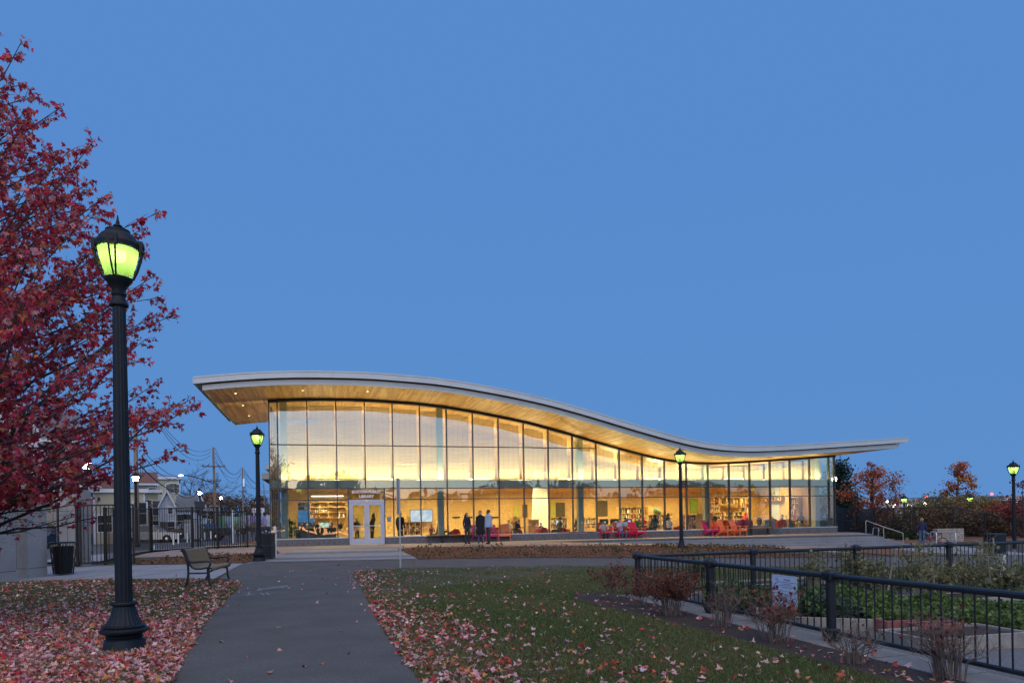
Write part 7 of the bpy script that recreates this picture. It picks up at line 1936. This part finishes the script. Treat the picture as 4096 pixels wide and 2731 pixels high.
mesh_mat(); mat('fence_black', (.011, .011, .013), .45)
def post_pts(lst): return [(at(*ze(x, yt), Z), at(*ze(x, yb), Z)) for x, yt, yb, Z in lst]
pk = post_pts([(60, 505, 800, 70), (225, 538, 825, 66), (375, 540, 840, 62.5), (555, 540, 858, 58.5)])
t = thing('picket_fence', 'tall black picket fence with posts right behind the library corner', 'fence', (0, 0, 0)); K = MATS['fence_black']
for (tp, bt) in pk: mb = MB(); mb.box(bt.x - .07, bt.x + .07, bt.y - .07, bt.y + .07, bt.z - .6, tp.z + .03); mb.build('post', K, t)
for (ta, ba), (tb, bb) in zip(pk, pk[1:]):
    for f in (0.02, .5, .93): mb = MB(); mb.tube([ta.lerp(ba, f), tb.lerp(bb, f)], .03, 5); mb.build('rail', K, t)
    L = (tb - ta).length; n = int(L / .14)
    mb = MB(); mb.box(-.013, .013, -.013, .013, 0, 1); me = mb.mesh('picket', K)
    for i in range(n):
        f = (i + .5) / n; a, b = ba.lerp(bb, f), ta.lerp(tb, f); link('picket', me, t, (a.x, a.y, a.z + .05), None, (1, 1, b.z - a.z - .08))
ms = post_pts([(585, 535, 862, 58), (808, 540, 892, 55), (1043, 533, 916, 50), (1520, 526, 935, 47.5), (1895, 600, 935, 48), (2215, 668, 960, 46), (2420, 712, 990, 45)])
t = thing('mesh_fence', 'tall black wire mesh fence stepping down in front of the autumn bushes', 'fence', (0, 0, 0))
for (tp, bt) in ms: mb = MB(); mb.tube([(bt.x, bt.y, bt.z - .5), (tp.x, tp.y, tp.z + .05)], .05, 8); mb.build('post', K, t)
for (ta, ba), (tb, bb) in zip(ms, ms[1:]):
    mb = MB(); mb.tube([ta, tb], .035, 6); mb.build('top_rail', K, t); mb = MB(); mb.tube([ta.lerp(ba, .95), tb.lerp(bb, .95)], .02, 5); mb.build('bottom_rail', K, t)
    nrm = Vector((-(tb - ta).y, (tb - ta).x, 0)).normalized() * .004
    mb = MB(); vs = [ba.lerp(ta, .04), bb.lerp(tb, .04), tb, ta]; mb.add([v - nrm for v in vs] + [v + nrm for v in vs], [(3, 2, 1, 0), (4, 5, 6, 7)]); mb.build('mesh_panel', MATS['chain_mesh'], t)
# stone marker with block courses
a, b = at(*ze(1335, 945), 44.5), at(*ze(1640, 945), 44.5); zt = at(*ze(1490, 778), 44.5).z; W_ = b.x - a.x
t = thing('stone_marker', 'low pale stone block monument with a smooth centre panel by the bicycle racks', 'monument', ((a.x + b.x) / 2, 44.5, a.z), R_(-4)); hh = zt - a.z; rr = random.Random(2)
mat('limestone', (.40, .35, .29), .9, var=.25, vscale=5, bump=.5, bscale=14)
mb = MB(); mb.box(-W_ / 2 + .02, W_ / 2 - .02, .03, .5, -.5, hh - .02); mb.build('core', MATS['joint'], t)
rows = 7
for r in range(rows):
    z0, z1 = hh * r / rows, hh * (r + 1) / rows; x = -W_ / 2
    while x < W_ / 2 - .05:
        w = rr.uniform(.12, .26) if r < rows - 1 else rr.uniform(.09, .14); e = min(x + w, W_ / 2)
        if W_ / 2 - e < .08: e = W_ / 2
        if not (r in (2, 3, 4) and -W_ * .32 < (x + e) / 2 < W_ * .22): mb = MB(); mb.bevbox(x + .006, e - .006, rr.uniform(-.02, .02), .52, z0 + .006, z1 - .006, .012); mb.build('stone', MATS['limestone'], t)
        x = e
mb = MB(); mb.box(-W_ * .32, W_ * .22, .01, .3, hh * 2 / rows, hh * 5 / rows); mb.build('plaque', mat('plaque_stone', (.30, .25, .20), .7, var=.1), t)
# bicycle racks and bicycle
def rack(label, p, w, h, rot):
    g_ = gnd(*p); t = thing('bicycle_rack', label, 'bicycle rack', (g_.x, g_.y, g_.z), rot, 'steel hoop bicycle racks'); pts = [(-w / 2, 0, 0), (-w / 2, 0, h - .15)] + [(-w / 2 + .15 - .15 * math.cos(q * PI / 12), 0, h - .15 + .15 * math.sin(q * PI / 12)) for q in range(1, 7)] + [(w / 2 - .15 + .15 * math.sin(q * PI / 12), 0, h - .15 + .15 * math.cos(q * PI / 12)) for q in range(0, 7)] + [(w / 2, 0, 0)]
    mb = MB(); mb.tube(pts, .03, 8); mb.build('hoop', MATS['steel'], t, True); mb = MB(); mb.tube([(-w / 2, 0, h * .45), (w / 2, 0, h * .45)], .02, 6); mb.build('crossbar', MATS['steel'], t, True)
    for x in (-w / 2, w / 2): mb = MB(); mb.lathe([(.08, 0), (.08, .012)], 12, (x, 0, .012)); mb.build('foot_plate', MATS['steel'], t)
rack('steel hoop bicycle rack with the pink bicycle leaning on it', ze(1285, 1025), .9, .92, R_(75)); rack('empty steel hoop bicycle rack in front of the stone monument', ze(1515, 1040), .9, .92, R_(72))
def bicycle():
    g_ = gnd(*ze(1300, 1028)); t = thing('bicycle', 'small pink bicycle leaning on the steel hoop rack', 'bicycle', (g_.x, g_.y, g_.z + .01), R_(8)); P_ = mat('bike_pink', (.38, .03, .10), .3, .2); r = .30
    for x, nm in ((-.50, 'wheel'), (.47, 'wheel')):
        M = Matrix.Translation((x, 0, r)) @ Matrix.Rotation(PI / 2, 4, 'X')
        mb = MB(); mb.tube([M @ Vector((r * math.cos(2 * PI * k / 28), r * math.sin(2 * PI * k / 28), 0)) for k in range(29)], .022, 6); w = mb.build(nm, MATS['tyre'], t, True)
        mb = MB()
        for k in range(14): mb.tube([M @ Vector((0, 0, 0)), M @ Vector((r * .96 * math.cos(2 * PI * k / 14), r * .96 * math.sin(2 * PI * k / 14), 0))], .003, 3)
        mb.build('spokes', MATS['steel'], w); mb = MB(); mb.lathe([(.03, -.05), (.03, .05)], 8, M=M); mb.build('hub', MATS['steel'], w)
    mb = MB()
    for a, b, rd in (((-.33, 0, .72), (-.05, 0, .30), .022), ((-.33, 0, .66), (.17, 0, .50), .02), ((.22, 0, .74), (-.02, 0, .28), .02), ((.15, 0, .52), (.47, 0, .30), .014), ((-.02, 0, .28), (.47, 0, .30), .014)): mb.tube([a, b], rd, 7)
    mb.build('frame', P_, t, True)
    mb = MB(); mb.tube([(-.36, 0, .80), (-.42, .04, .5), (-.50, .04, .30)], .016, 6); mb.tube([(-.42, -.04, .5), (-.50, -.04, .30)], .014, 6); mb.build('fork', P_, t, True)
    mb = MB(); mb.tube([(-.34, -.28, .94), (-.30, -.12, .88), (-.35, 0, .86), (-.30, .12, .88), (-.34, .28, .94)], .014, 6); mb.tube([(-.35, 0, .86), (-.36, 0, .78)], .016, 6); mb.build('handlebar', MATS['steel'], t, True)
    mb = MB(); mb.tube([(.22, 0, .72), (.25, 0, .82)], .014, 6); mb.lathe([(.02, .82), (.10, .83), (.09, .86), (.02, .875)], 12, (.27, 0, 0)); mb.build('saddle', MATS['black_plastic'], t, True)
    mb = MB(); mb.lathe([(.09, -.01), (.09, .01)], 16, M=Matrix.Translation((-.02, .04, .28)) @ Matrix.Rotation(PI / 2, 4, 'X')); mb.tube([(-.02, .06, .28), (.05, .06, .16)], .012, 5); mb.tube([(-.02, -.06, .28), (-.09, -.06, .40)], .012, 5); mb.build('crank', MATS['steel'], t)
bicycle()
# handrails on the steps
def handrail(label, posts):
    t = thing('handrail', label, 'handrail', (0, 0, 0), 0, 'steel handrails at the terrace steps'); M = mat('rail_pale', (.50, .46, .42), .35, .6)
    tops = [a for a, b in posts]
    a0, a1 = tops[0], tops[-1]
    path = [tops[0] - Vector((0, 0, .05)), tops[0] + Vector((.06, -.02, 0))] + [a0.lerp(tops[1], .12) + Vector((0, 0, .0))] + tops[1:-1] + [tops[-2].lerp(a1, .72) + Vector((0, 0, -.02)), tops[-1] - Vector((.08, 0, 0)), tops[-1] - Vector((0, 0, .06))]
    mb = MB(); mb.tube(path, .024, 8); mb.build('rail', M, t, True)
    for a, b in posts: mb = MB(); mb.tube([a - Vector((0, 0, .02)), b - Vector((0, 0, .05))], .022, 8); mb.build('rail_post', M, t, True)
handrail('pale steel handrail in front at the right end of the terrace steps', [(at(*ze(482, 680), 42.1), at(*ze(484, 842), 42.1)), (at(*ze(692, 757), 41.3), at(*ze(696, 940), 41.3)), (at(*ze(922, 824), 40.6), at(*ze(925, 985), 40.6))])
handrail('short pale handrail on the far side of the terrace steps', [(at(*ze(572, 765), 45.2), at(*ze(560, 860), 45.2)), (at(*ze(632, 770), 44.8), at(*ze(628, 895), 44.8)), (at(*ze(640, 800), 44.5), at(*ze(638, 800), 44.5))])
# trees and bushes
def gb(px, Z, dz=0): u, v = uv(*px); return (u * Z, Z, float(gz(u * Z, Z)) + dz)
PINE = [(.020, .045, .028), (.026, .056, .033), (.016, .035, .025)]
leafy('dark green pine rising directly behind the right end of the library', gb(ze(165, 300), 80), 8.6, 3.0, PINE, 31, 5200, (.2, .42), 'cone', name='pine_tree', z0=.10)
leafy('lower dark green pine right of the taller one', gb(ze(285, 430), 78), 5.0, 2.3, PINE, 32, 3000, (.18, .36), 'cone', name='pine_tree', z0=.06)
RUST = [(.40, .10, .04), (.46, .14, .045), (.32, .08, .035), (.42, .18, .06)]
leafy('wide rust leaved oak with a tall leading shoot behind the fence', gb(ze(570, 500), 62), 5.8, 2.4, RUST, 41, 3400, (.12, .26), 'oak', z0=.32, name='oak_tree')
leafy('narrow leading top of the rust leaved oak', gb(ze(548, 300), 62.3), 6.6, .75, RUST, 42, 800, (.11, .2), 'oak', z0=.55, name='oak_sapling')
t_ = leafy('young orange oak leaning to the right above the bushes', gb(ze(1480, 500), 60), 6.0, 1.25, RUST + [(.50, .22, .05)], 43, 2600, (.12, .24), 'oak', z0=.30, name='oak_tree'); t_.rotation_euler = (0, R_(9), 0)
OLIVE = [(.20, .155, .055), (.25, .18, .055), (.16, .145, .065), (.26, .15, .06), (.14, .125, .05)]
GOLD = [(.40, .26, .05), (.33, .22, .05), (.24, .19, .06)]
BR = [(.19, .105, .05), (.16, .10, .05), (.22, .125, .055), (.14, .10, .045)]
bush = [('brown bush at the foot of the fence below the wide rust oak', 640, 62, 3.1, 1.9, BR), ('reddish brown bush left of the distant lamp post', 760, 60, 3.4, 1.8, [(.16, .045, .03), (.11, .05, .03)]), ('brown bush behind the second mesh fence post', 870, 58, 3.2, 1.7, BR), ('olive bush left of the stone monument', 1190, 55, 4.0, 2.0, OLIVE), ('tall olive bush beside the leaning orange oak', 1330, 57, 5.2, 2.2, OLIVE), ('brown bush behind the stone monument', 1450, 52, 4.0, 2.2, BR), ('olive brown bush under the leaning orange oak', 1560, 57, 5.0, 2.3, OLIVE), ('olive bush around the distant lamp post', 1690, 58, 5.6, 2.4, OLIVE), ('golden yellow bush right of the distant lamp post', 1850, 57, 5.2, 2.3, GOLD), ('brown bush in front of the golden one', 1790, 51, 3.5, 2.4, BR), ('yellow green bush left of the big lamp post', 2010, 56, 5.0, 2.3, GOLD + OLIVE), ('dark brown bush behind the fence by the litter bin', 2060, 50, 3.0, 2.2, BR), ('pink red bush behind the right hand lamp post', 2180, 52, 4.6, 2.0, [(.30, .07, .05), (.24, .06, .05), (.26, .11, .06)]), ('red leaved bush at the right edge of the picture', 2320, 50, 5.0, 2.2, [(.30, .06, .045), (.24, .05, .04), (.28, .10, .06)]), ('loose red leaved shrub tips against the sky at the right edge', 2340, 46, 6.6, 1.2, [(.22, .04, .03), (.18, .04, .03)]), ('low dark green bush at the fence foot behind the handrail', 860, 51.5, 1.0, 1.3, [(.03, .05, .018), (.045, .055, .02)]), ('low green bush left of the man by the bicycle', 990, 49.0, .9, 1.2, [(.03, .05, .018), (.05, .055, .02)])]
TOPS = [590, 640, 650, 540, 450, 590, 500, 450, 490, 610, 520, 660, 540, 470, 310, 835, 850]
for i, (lbl, x, Z, h, r, cols) in enumerate(bush):
    nlf = 420 if 'tips' in lbl else (900 if h < 1.5 else 2600)
    b_ = gb(ze(x, 800), Z); ytop = TOPS[i]; h = (at(*ze(x, ytop), Z).z - b_[2]) * 1.08
    leafy(lbl, b_, h, r, cols, 60 + i, int(nlf * 1.3), (.12, .24), name='bush', cat='bush', group='autumn bushes behind the mesh fence', z0=.04)
# far buildings with lights
def far_block(label, x0, x1, ytop, ybot, Z, m, wins=0, seed=0, stripes=True):
    a, b = at(*ze(x0, ytop), Z), at(*ze(x1, ytop), Z); lo = -3.0; t = thing('far_building', label, 'building', ((a.x + b.x) / 2, Z, lo), 0, 'long low grey buildings on the right horizon'); w = (b.x - a.x) / 2; h = a.z - lo; rr = random.Random(seed)
    mb = MB(); mb.box(-w, w, 0, 25, 0, h); mb.build('wall', MATS[m], t); mb = MB(); mb.box(-w - .3, w + .3, -.3, 25.3, h + .001, h + .5); mb.build('parapet', mat('parapet_grey', (.26, .28, .31), .8), t)
    for k in range(wins):
        x = -w + 2 * w * (k + .5) / wins; hw = w / wins * .62; f = MB(); f.box(x - hw, x + hw, -.12, 0, h * .62, h * .84); fo = f.build('window', MATS['parapet_grey'], t); g_ = MB(); g_.box(x - hw * .9, x + hw * .9, -.14, -.121, h * .64, h * .82); g_.build('pane', MATS['window_dark'] if rr.random() < .65 else glow('office_light', (.75, .85, 1.0), .6), fo)
    return t
mat('far_grey', (.42, .46, .52), .85); mat('far_beige', (.50, .47, .42), .85); mat('far_white', (.64, .69, .76), .85)
far_block('far grey building behind the wide rust oak', 330, 590, 425, 520, 230, 'far_grey', 5, 1)
far_block('far blue white hall behind the traffic light', 560, 1130, 480, 600, 210, 'far_white', 4, 2)
far_block('long far grey building left of the leaning orange oak', 800, 1430, 440, 520, 300, 'far_grey', 9, 3)
far_block('long far pale building right of the leaning orange oak', 1400, 1980, 410, 520, 290, 'far_grey', 9, 4)
far_block('far beige building with a dark opening near the right lamp post', 1980, 2170, 412, 520, 270, 'far_beige', 2, 5)
far_block('far pale building behind the right lamp post', 2120, 2420, 405, 560, 260, 'far_white', 4, 6)
def far_light(label, x, y, Z, m, r=.45, pole=True):
    p = at(*ze(x, y), Z); t = thing('area_light', label, 'lamp', tuple(p)); mb = MB(); mb.lathe([(.02, r), (r * .7, r * .7), (r, 0), (r * .7, -r * .7), (.02, -r)], 10); mb.build('lamp', m, t, True)
    if pole: mb = MB(); mb.tube([(0, .1, -r), (0, .1, -12)], .12, 5); mb.build('pole', MATS['dark_metal'], t)
FW = glow('far_white_light', (.95, 1.0, .75), 9); FR = glow('far_red_light', (1.0, .12, .14), 4); FG = glow('far_green_light', (.05, 1.0, .55), 4)
for lbl, x, y, Z, m, r in (('bright yellowish light at the foot of the pines', 335, 475, 150, FW, .42), ('bright white light under the wide rust oak', 815, 506, 160, FW, .42), ('small white light inside the rust oak', 735, 458, 170, FW, .30), ('bright white light above the traffic signal', 1000, 505, 150, FW, .42), ('white light in front of the far hall', 1180, 488, 170, FW, .40), ('red beacon on the long far building', 1198, 405, 280, FR, .6), ('red beacon above the far right building', 1970, 370, 280, FR, .6)):
    far_light(lbl, x, y, Z, m, r)
p = at(*ze(1005, 540), 120); t = thing('traffic_light', 'traffic signal showing green behind the mesh fence', 'traffic light', tuple(p)); mb = MB(); mb.box(-.22, .22, .02, .3, -.75, .65); mb.build('housing', MATS['dark_metal'], t)
for k, m in enumerate((mat('lens_off', (.05, .02, .02), .4), MATS['lens_off'], FG)): mb = MB(); mb.lathe([(.17, 0), (.17, .04)], 12, M=Matrix.Translation((0, .02, .42 - .44 * k)) @ Matrix.Rotation(PI / 2, 4, 'X')); mb.build('lens', m, t)
mb = MB(); mb.tube([(0, .35, .5), (0, .35, -7)], .1, 6); mb.build('pole', MATS['dark_metal'], t)
a = at(*ze(1040, 605), 95); car('far car with red tail lamps behind the mesh fence', (a.x, 95, -1.9), R_(-100), 'paint_silver', tail=1, name='passing_car')
# woodland and roofs behind the viewer, seen only as the dark lower part of the reflections in the glass
def wood_behind():
    n = 30000; x = RNG.uniform(-150, 150, n); hmax = 7.5 + 2.2 * np.sin(x * .11) + 1.6 * np.sin(x * .31 + 1) + 1.0 * np.sin(x * .9)
    z = RNG.random(n) ** .8 * hmax; y = -70 + RNG.normal(0, 5, n)
    o = leaf_cloud('woodland', np.c_[x, y, z], frames(RNG.uniform(0, 6.28, n), RNG.normal(0, .7, n), RNG.normal(0, .7, n)), RNG.uniform(1.0, 2.4, n), pick([(.05, .045, .02), (.07, .05, .025), (.04, .045, .02)], n, [1, 1, 1], .3), MATS['shrub_leaf'], None, low=True)
    tag(o, 'dark wood and hedges across the park, mirrored in the glass front', 'wood', None, 'stuff')
wood_behind()
# ------------------------------------------------------------------ the community garden
mat('bed_timber', (.30, .27, .23), .9, var=.25, vscale=6, bump=.3); mat('bed_red', (.30, .10, .085), .85, var=.2, vscale=6, bump=.2); mat('stake_wood', (.30, .25, .19), .9, var=.2, vscale=8); mat('stalk', (.28, .25, .12), .9, var=.3, vscale=9)
GBED = 'planting beds in the community garden'
def frame_bed(label, p, w, d, h, rot, m, soilh=.8):
    t = thing('planting_bed', label, 'planting bed', (p[0], p[1], float(gz(p[0], p[1]))), rot, GBED); e = .045
    for x0, x1, y0, y1 in ((-w / 2, w / 2, -d / 2, -d / 2 + e), (-w / 2, w / 2, d / 2 - e, d / 2), (-w / 2, -w / 2 + e, -d / 2 + e, d / 2 - e), (w / 2 - e, w / 2, -d / 2 + e, d / 2 - e)):
        mb = MB(); mb.bevbox(x0 + .001, x1 - .001, y0 + .001, y1 - .001, -.05, h, .006); mb.build('board', MATS[m], t)
    mb = MB(); mb.box(-w / 2 + e, w / 2 - e, -d / 2 + e, d / 2 - e, -.03, h * soilh); o = mb.build('soil', MATS['soil'], t)
    return t
def gp(px): p = gnd(*px); return (p.x, p.y)
NR = math.atan2(_nd.y, _nd.x)
p = gp(zf(1500, 1175)); frame_bed('pale timber framed bed with a corner towards the railing, nearest in the garden', (p[0] + .35, p[1] + .35), 1.5, .75, .17, R_(14), 'bed_timber')
p = gp(zf(1430, 1085)); frame_bed('red brown wooden trough in the front bed', (p[0] + .12, p[1] + .22), .62, .30, .20, R_(12), 'bed_red')
p = gp(zf(1120, 1050)); frame_bed('second red brown trough left of the first', (p[0] + .1, p[1] + .38), .55, .28, .19, R_(12), 'bed_red')
p = gp(zf(250, 985)); frame_bed('low timber bed behind the big railing post', (p[0] + .2, p[1] + .7), 1.6, 1.0, .16, R_(-20), 'bed_timber')
p = gp(zg(1450, 690)); frame_bed('low timber bed behind the second railing span', (p[0] + .9, p[1] + 1.2), 2.0, 1.1, .18, R_(10), 'bed_timber')
p = gp(zg(1950, 470)); frame_bed('timber bed near the far railing, above the notice', (p[0] - .5, p[1] - .6), 2.6, .9, .20, R_(17), 'bed_timber')
p = gp(zf(2000, 720)); frame_bed('long low timber bed edge behind the greens', (p[0] + .4, p[1] + 1.0), 3.0, .9, .10, R_(14), 'bed_timber')
def greens(label, poly, n, h, cols, size, seed, name='green_crop', mound=.5):
    g2 = np.random.default_rng(seed); P_ = np.array(poly); lo, hi = P_.min(0), P_.max(0)
    m = int(n * 3); x = g2.uniform(lo[0], hi[0], m); y = g2.uniform(lo[1], hi[1], m); k = inpoly(x, y, poly); x, y = x[k][:n], y[k][:n]; n = len(x)
    bump_ = .55 + .45 * np.sin(x * 6 + 2 * np.sin(y * 5)) * np.sin(y * 7 + np.sin(x * 4)); z = gz(x, y) + h * (.35 + .65 * bump_) * g2.random(n) ** .5
    o = leaf_cloud(name, np.c_[x, y, z], frames(g2.uniform(0, 6.28, n), g2.normal(.35, .5, n), g2.normal(0, .5, n)), g2.uniform(*size, n), np.clip(np.array(cols)[g2.integers(0, len(cols), n)] * np.exp(g2.normal(0, .25, (n, 1))), 0, 1), MATS['shrub_leaf'], None, low=True)
    return tag(o, label, 'vegetables', None, 'stuff')
G1 = [(.095, .160, .034), (.135, .200, .045), (.080, .125, .030), (.17, .20, .06)]
G0 = [(.055, .10, .030), (.08, .12, .040), (.045, .08, .03)]
greens('dense bright green leaf vegetables filling the front garden bed', [gp(zf(420, 880)), gp(zf(900, 1010)), gp(zf(1400, 1010)), gp(zf(2352, 1075)), gp(zf(2500, 860)), gp(zf(1700, 760)), gp(zf(900, 720)), gp(zf(350, 640))], 20000, .30, G1, (.045, .085), 5)
greens('grey green leafy crop behind the big railing post', [gp(zf(100, 900)), gp(zf(430, 960)), gp(zf(700, 940)), gp(zf(420, 760)), gp(zf(100, 740))], 2600, .34, [(.07, .10, .055), (.05, .08, .04), (.09, .11, .07)], (.05, .11), 6)
greens('dark green low crop behind the notice', [gp(zg(1250, 690)), gp(zg(1900, 760)), gp(zg(2350, 860)), gp(zg(2350, 640)), gp(zg(1700, 560)), gp(zg(1200, 560))], 5200, .34, G0 + G1[:1], (.06, .14), 7)
greens('low weeds and herbs in the far part of the garden', [gp(zf(-100, 560)), gp(zf(2352, 660)), gp(zf(2700, 560)), gp(zf(1800, 470)), gp(zf(600, 440)), gp(zf(-200, 440))], 7000, .22, G0 + [(.12, .11, .05), (.10, .085, .045)], (.04, .10), 8)
DRY = [(.22, .20, .09), (.16, .165, .075), (.28, .23, .11), (.13, .14, .06)]
def dry_plant(label, p, h, r, seed, nl=420, cols=DRY, name='dry_plant'):
    return shrub(label, (p[0], p[1], float(gz(*p))), h, r, 24, nl, cols, seed, (.05, .11), name, 'withered tomato plants in the garden', 'stalk')
for i, (lbl, px, h, r) in enumerate((('tallest withered tomato plant tied to a stake, in the middle of the garden', zf(1260, 660), 1.35, .50), ('withered plant just right of the second far post', zf(640, 560), .85, .40), ('thin plant with yellow green leaves at the far railing', zf(490, 470), 1.0, .25), ('bushy withered plant behind the dark heap', zf(1780, 600), .95, .55), ('yellowish stringy plant by the orange stake', zf(1980, 560), 1.25, .28), ('withered plant by the white stake', zf(2160, 640), .8, .4), ('withered plant at the right edge', zf(2330, 660), .8, .45), ('low grey plant left of the tallest one', zf(860, 600), .8, .45), ('withered plant right of the tallest one', zf(1450, 640), .8, .4), ('thin plant behind the notice', zg(2250, 520), .9, .35), ('bean plant on poles behind the first railing span', zg(1180, 520), .9, .3))):
    dry_plant(lbl, gp(px), h, r, 80 + i, 300 if i != 4 else 130)
def stake(label, pa, pb_, m='stake_wood', r=.018, lean=None):
    g_ = gnd(*pa); tp = at(*pb_, g_.y); mb = MB(); mb.tube([(0, 0, -.1), (tp.x - g_.x, 0, tp.z - g_.z)], r, 5); o = mb.build('garden_stake', MATS[m], None, loc=tuple(g_)); tag(o, label, 'stake', 'wooden stakes in the community garden')
for lbl, a, b, m in (('grey stake leaning left in the crossed pair', zf(720, 560), zf(625, 240), 'stake_wood'), ('grey stake leaning right in the crossed pair', zf(610, 560), zf(725, 235), 'stake_wood'), ('pale stake left of the tallest withered plant', zf(905, 640), zf(965, 290), 'stake_wood'), ('tall pale stake behind the tallest withered plant', zf(975, 560), zf(1000, 115), 'stake_wood'), ('stake right of the tallest withered plant', zf(1435, 660), zf(1385, 285), 'stake_wood'), ('dark thin stake inside the tallest withered plant', zf(1228, 640), zf(1228, 280), 'stake_wood'), ('grey stake beyond the third far post', zf(1775, 480), zf(1762, 125), 'stake_wood'), ('orange brown stake with the stringy plant', zf(2025, 560), zf(2030, 0), 'stake_wood'), ('grey stake near the right edge', zf(2262, 520), zf(2255, 125), 'stake_wood'), ('thick white stake near the right edge', zf(2140, 560), zf(2147, 180), 'white_paint')):
    stake(lbl, a, b, m, .024 if 'thick' in lbl else .017)
t = thing('wire_cage', 'white wire plant support beside the thick white stake', 'plant support', (0, 0, 0))
for a, b in ((zf(1950, 195), zf(2145, 200)), (zf(1975, 200), zf(2000, 470)), (zf(2140, 205), zf(2100, 400)), (zf(2000, 330), zf(2140, 340))): mb = MB(); mb.tube([at(*a, 12.2), at(*b, 12.2)], .003, 4); mb.build('wire', MATS['steel'], t)
p = gp(zf(1560, 520)); n = 500; P_ = np.c_[RNG.normal(0, .28, n), RNG.normal(0, .18, n), np.abs(RNG.normal(.12, .09, n))]
t = thing('compost_heap', 'dark brown heap of dead stalks in the far part of the garden', 'heap', (p[0], p[1], float(gz(*p))))
mb = MB()
for q in P_: d_ = Vector((RNG.normal(), RNG.normal(), RNG.normal(0, .3))).normalized() * .16; mb.tube([Vector(q) - d_, Vector(q) + d_], .005, 3, caps=False)
mb.build('stalks', mat('dead_stalk', (.09, .06, .04), .9), t)['kind'] = 'stuff'
s_ = flat(*zc(8, 915), .18)
# small plants coming through the mulch in front of the library
def ground_cover():
    polys = [[(-3.5, 25.85)] + _MB_BACK + [gx(c5(1100, 250)), (14.0, 27.7), (12, 27.0), (6, 26.0), (1.8, 25.6)], [(-13.6, 25.15), (-9.95, 25.2), (-10.45, 30.6), (-13.9, 29.5), (-15.2, 27.0)]]
    X_, Y_ = [], []
    for pl, n in zip(polys, (9000, 1800)):
        P_ = np.array(pl); lo, hi = P_.min(0), P_.max(0); x = RNG.uniform(lo[0], hi[0], n * 3); y = RNG.uniform(lo[1], hi[1], n * 3); k = inpoly(x, y, pl)
        d = .25 + .75 * sst(y, lo[1] + .55 * (hi[1] - lo[1]), hi[1]); cl = (np.sin(x * 2.1 + np.sin(y * 3)) * np.sin(y * 2.7 + np.sin(x * 1.7))) > -.1
        k &= (RNG.random(len(x)) < d * .6) & cl; X_.append(x[k]); Y_.append(y[k])
    x, y = np.concatenate(X_), np.concatenate(Y_); n = len(x); z = gz(x, y) + .03 + RNG.random(n) * .10
    o = leaf_cloud('ground_cover', np.c_[x, y, z], frames(RNG.uniform(0, 6.28, n), RNG.normal(.6, .4, n), RNG.normal(0, .5, n)), RNG.uniform(.06, .15, n), pick([(.055, .065, .02), (.08, .08, .028), (.10, .075, .03)], n, [2, 2, 1]), MATS['shrub_leaf'], None, low=True)
    tag(o, 'straggling low green plants in the mulch in front of the library', 'ground cover', None, 'stuff')
    # loose shreds of bark give the mulch its grain
    n = 60000; x = RNG.uniform(-16, 15, n); y = RNG.uniform(25.2, 37, n); k = inpoly(x, y, polys[0]) | inpoly(x, y, polys[1]); x, y = x[k], y[k]; n = len(x)
    o = leaf_cloud('bark_shreds', np.c_[x, y, gz(x, y) + .032 + RNG.random(n) * .02], frames(RNG.uniform(0, 6.28, n), RNG.normal(0, .35, n), RNG.normal(0, .4, n)), RNG.uniform(.03, .075, n), pick([(.22, .095, .042), (.30, .14, .065), (.13, .06, .028)], n, [2, 1, 2]), MATS['shrub_leaf'], None, low=True)
    tag(o, 'loose red brown bark shreds covering the mulch beds', 'bark mulch', None, 'stuff')
ground_cover()
# chalk scrawl on the path
def chalk():
    rr = random.Random(5); mb = MB(); lines = []
    base = [(590, 1362), (640, 1352)]
    def stroke(px): lines.append([gnd(*dd(x, y)) for x, y in px])
    stroke([(553, 1368), (575, 1364), (568, 1369), (585, 1365)])
    stroke([(560, 1362), (574, 1360), (570, 1366)])
    x = 592
    for i in range(9):
        stroke([(x, 1358 - i * .8), (x + 4, 1352 - i * .8), (x + 7, 1358 - i * .8), (x + 11, 1351 - i * .8)]); x += 7
    stroke([(596, 1367), (612, 1365), (625, 1366)]); stroke([(600, 1363), (606, 1368)]); stroke([(612, 1362), (618, 1368)])
    for L in lines:
        for a, b in zip(L, L[1:]):
            d_ = (b - a); nrm = Vector((-d_.y, d_.x, 0)).normalized() * .018 if d_.length > 1e-5 else Vector((.01, 0, 0))
            z = float(gz(a.x, a.y)) + .0205
            mb.add([(a.x - nrm.x, a.y - nrm.y, z), (b.x - nrm.x, b.y - nrm.y, z), (b.x + nrm.x, b.y + nrm.y, z), (a.x + nrm.x, a.y + nrm.y, z)], [(0, 1, 2, 3)])
    o = mb.build('chalk_scrawl', mat('chalk', (.25, .255, .265), .95)); tag(o, 'faint white chalk scrawl on the asphalt path by the bench', 'chalk marks')
chalk()
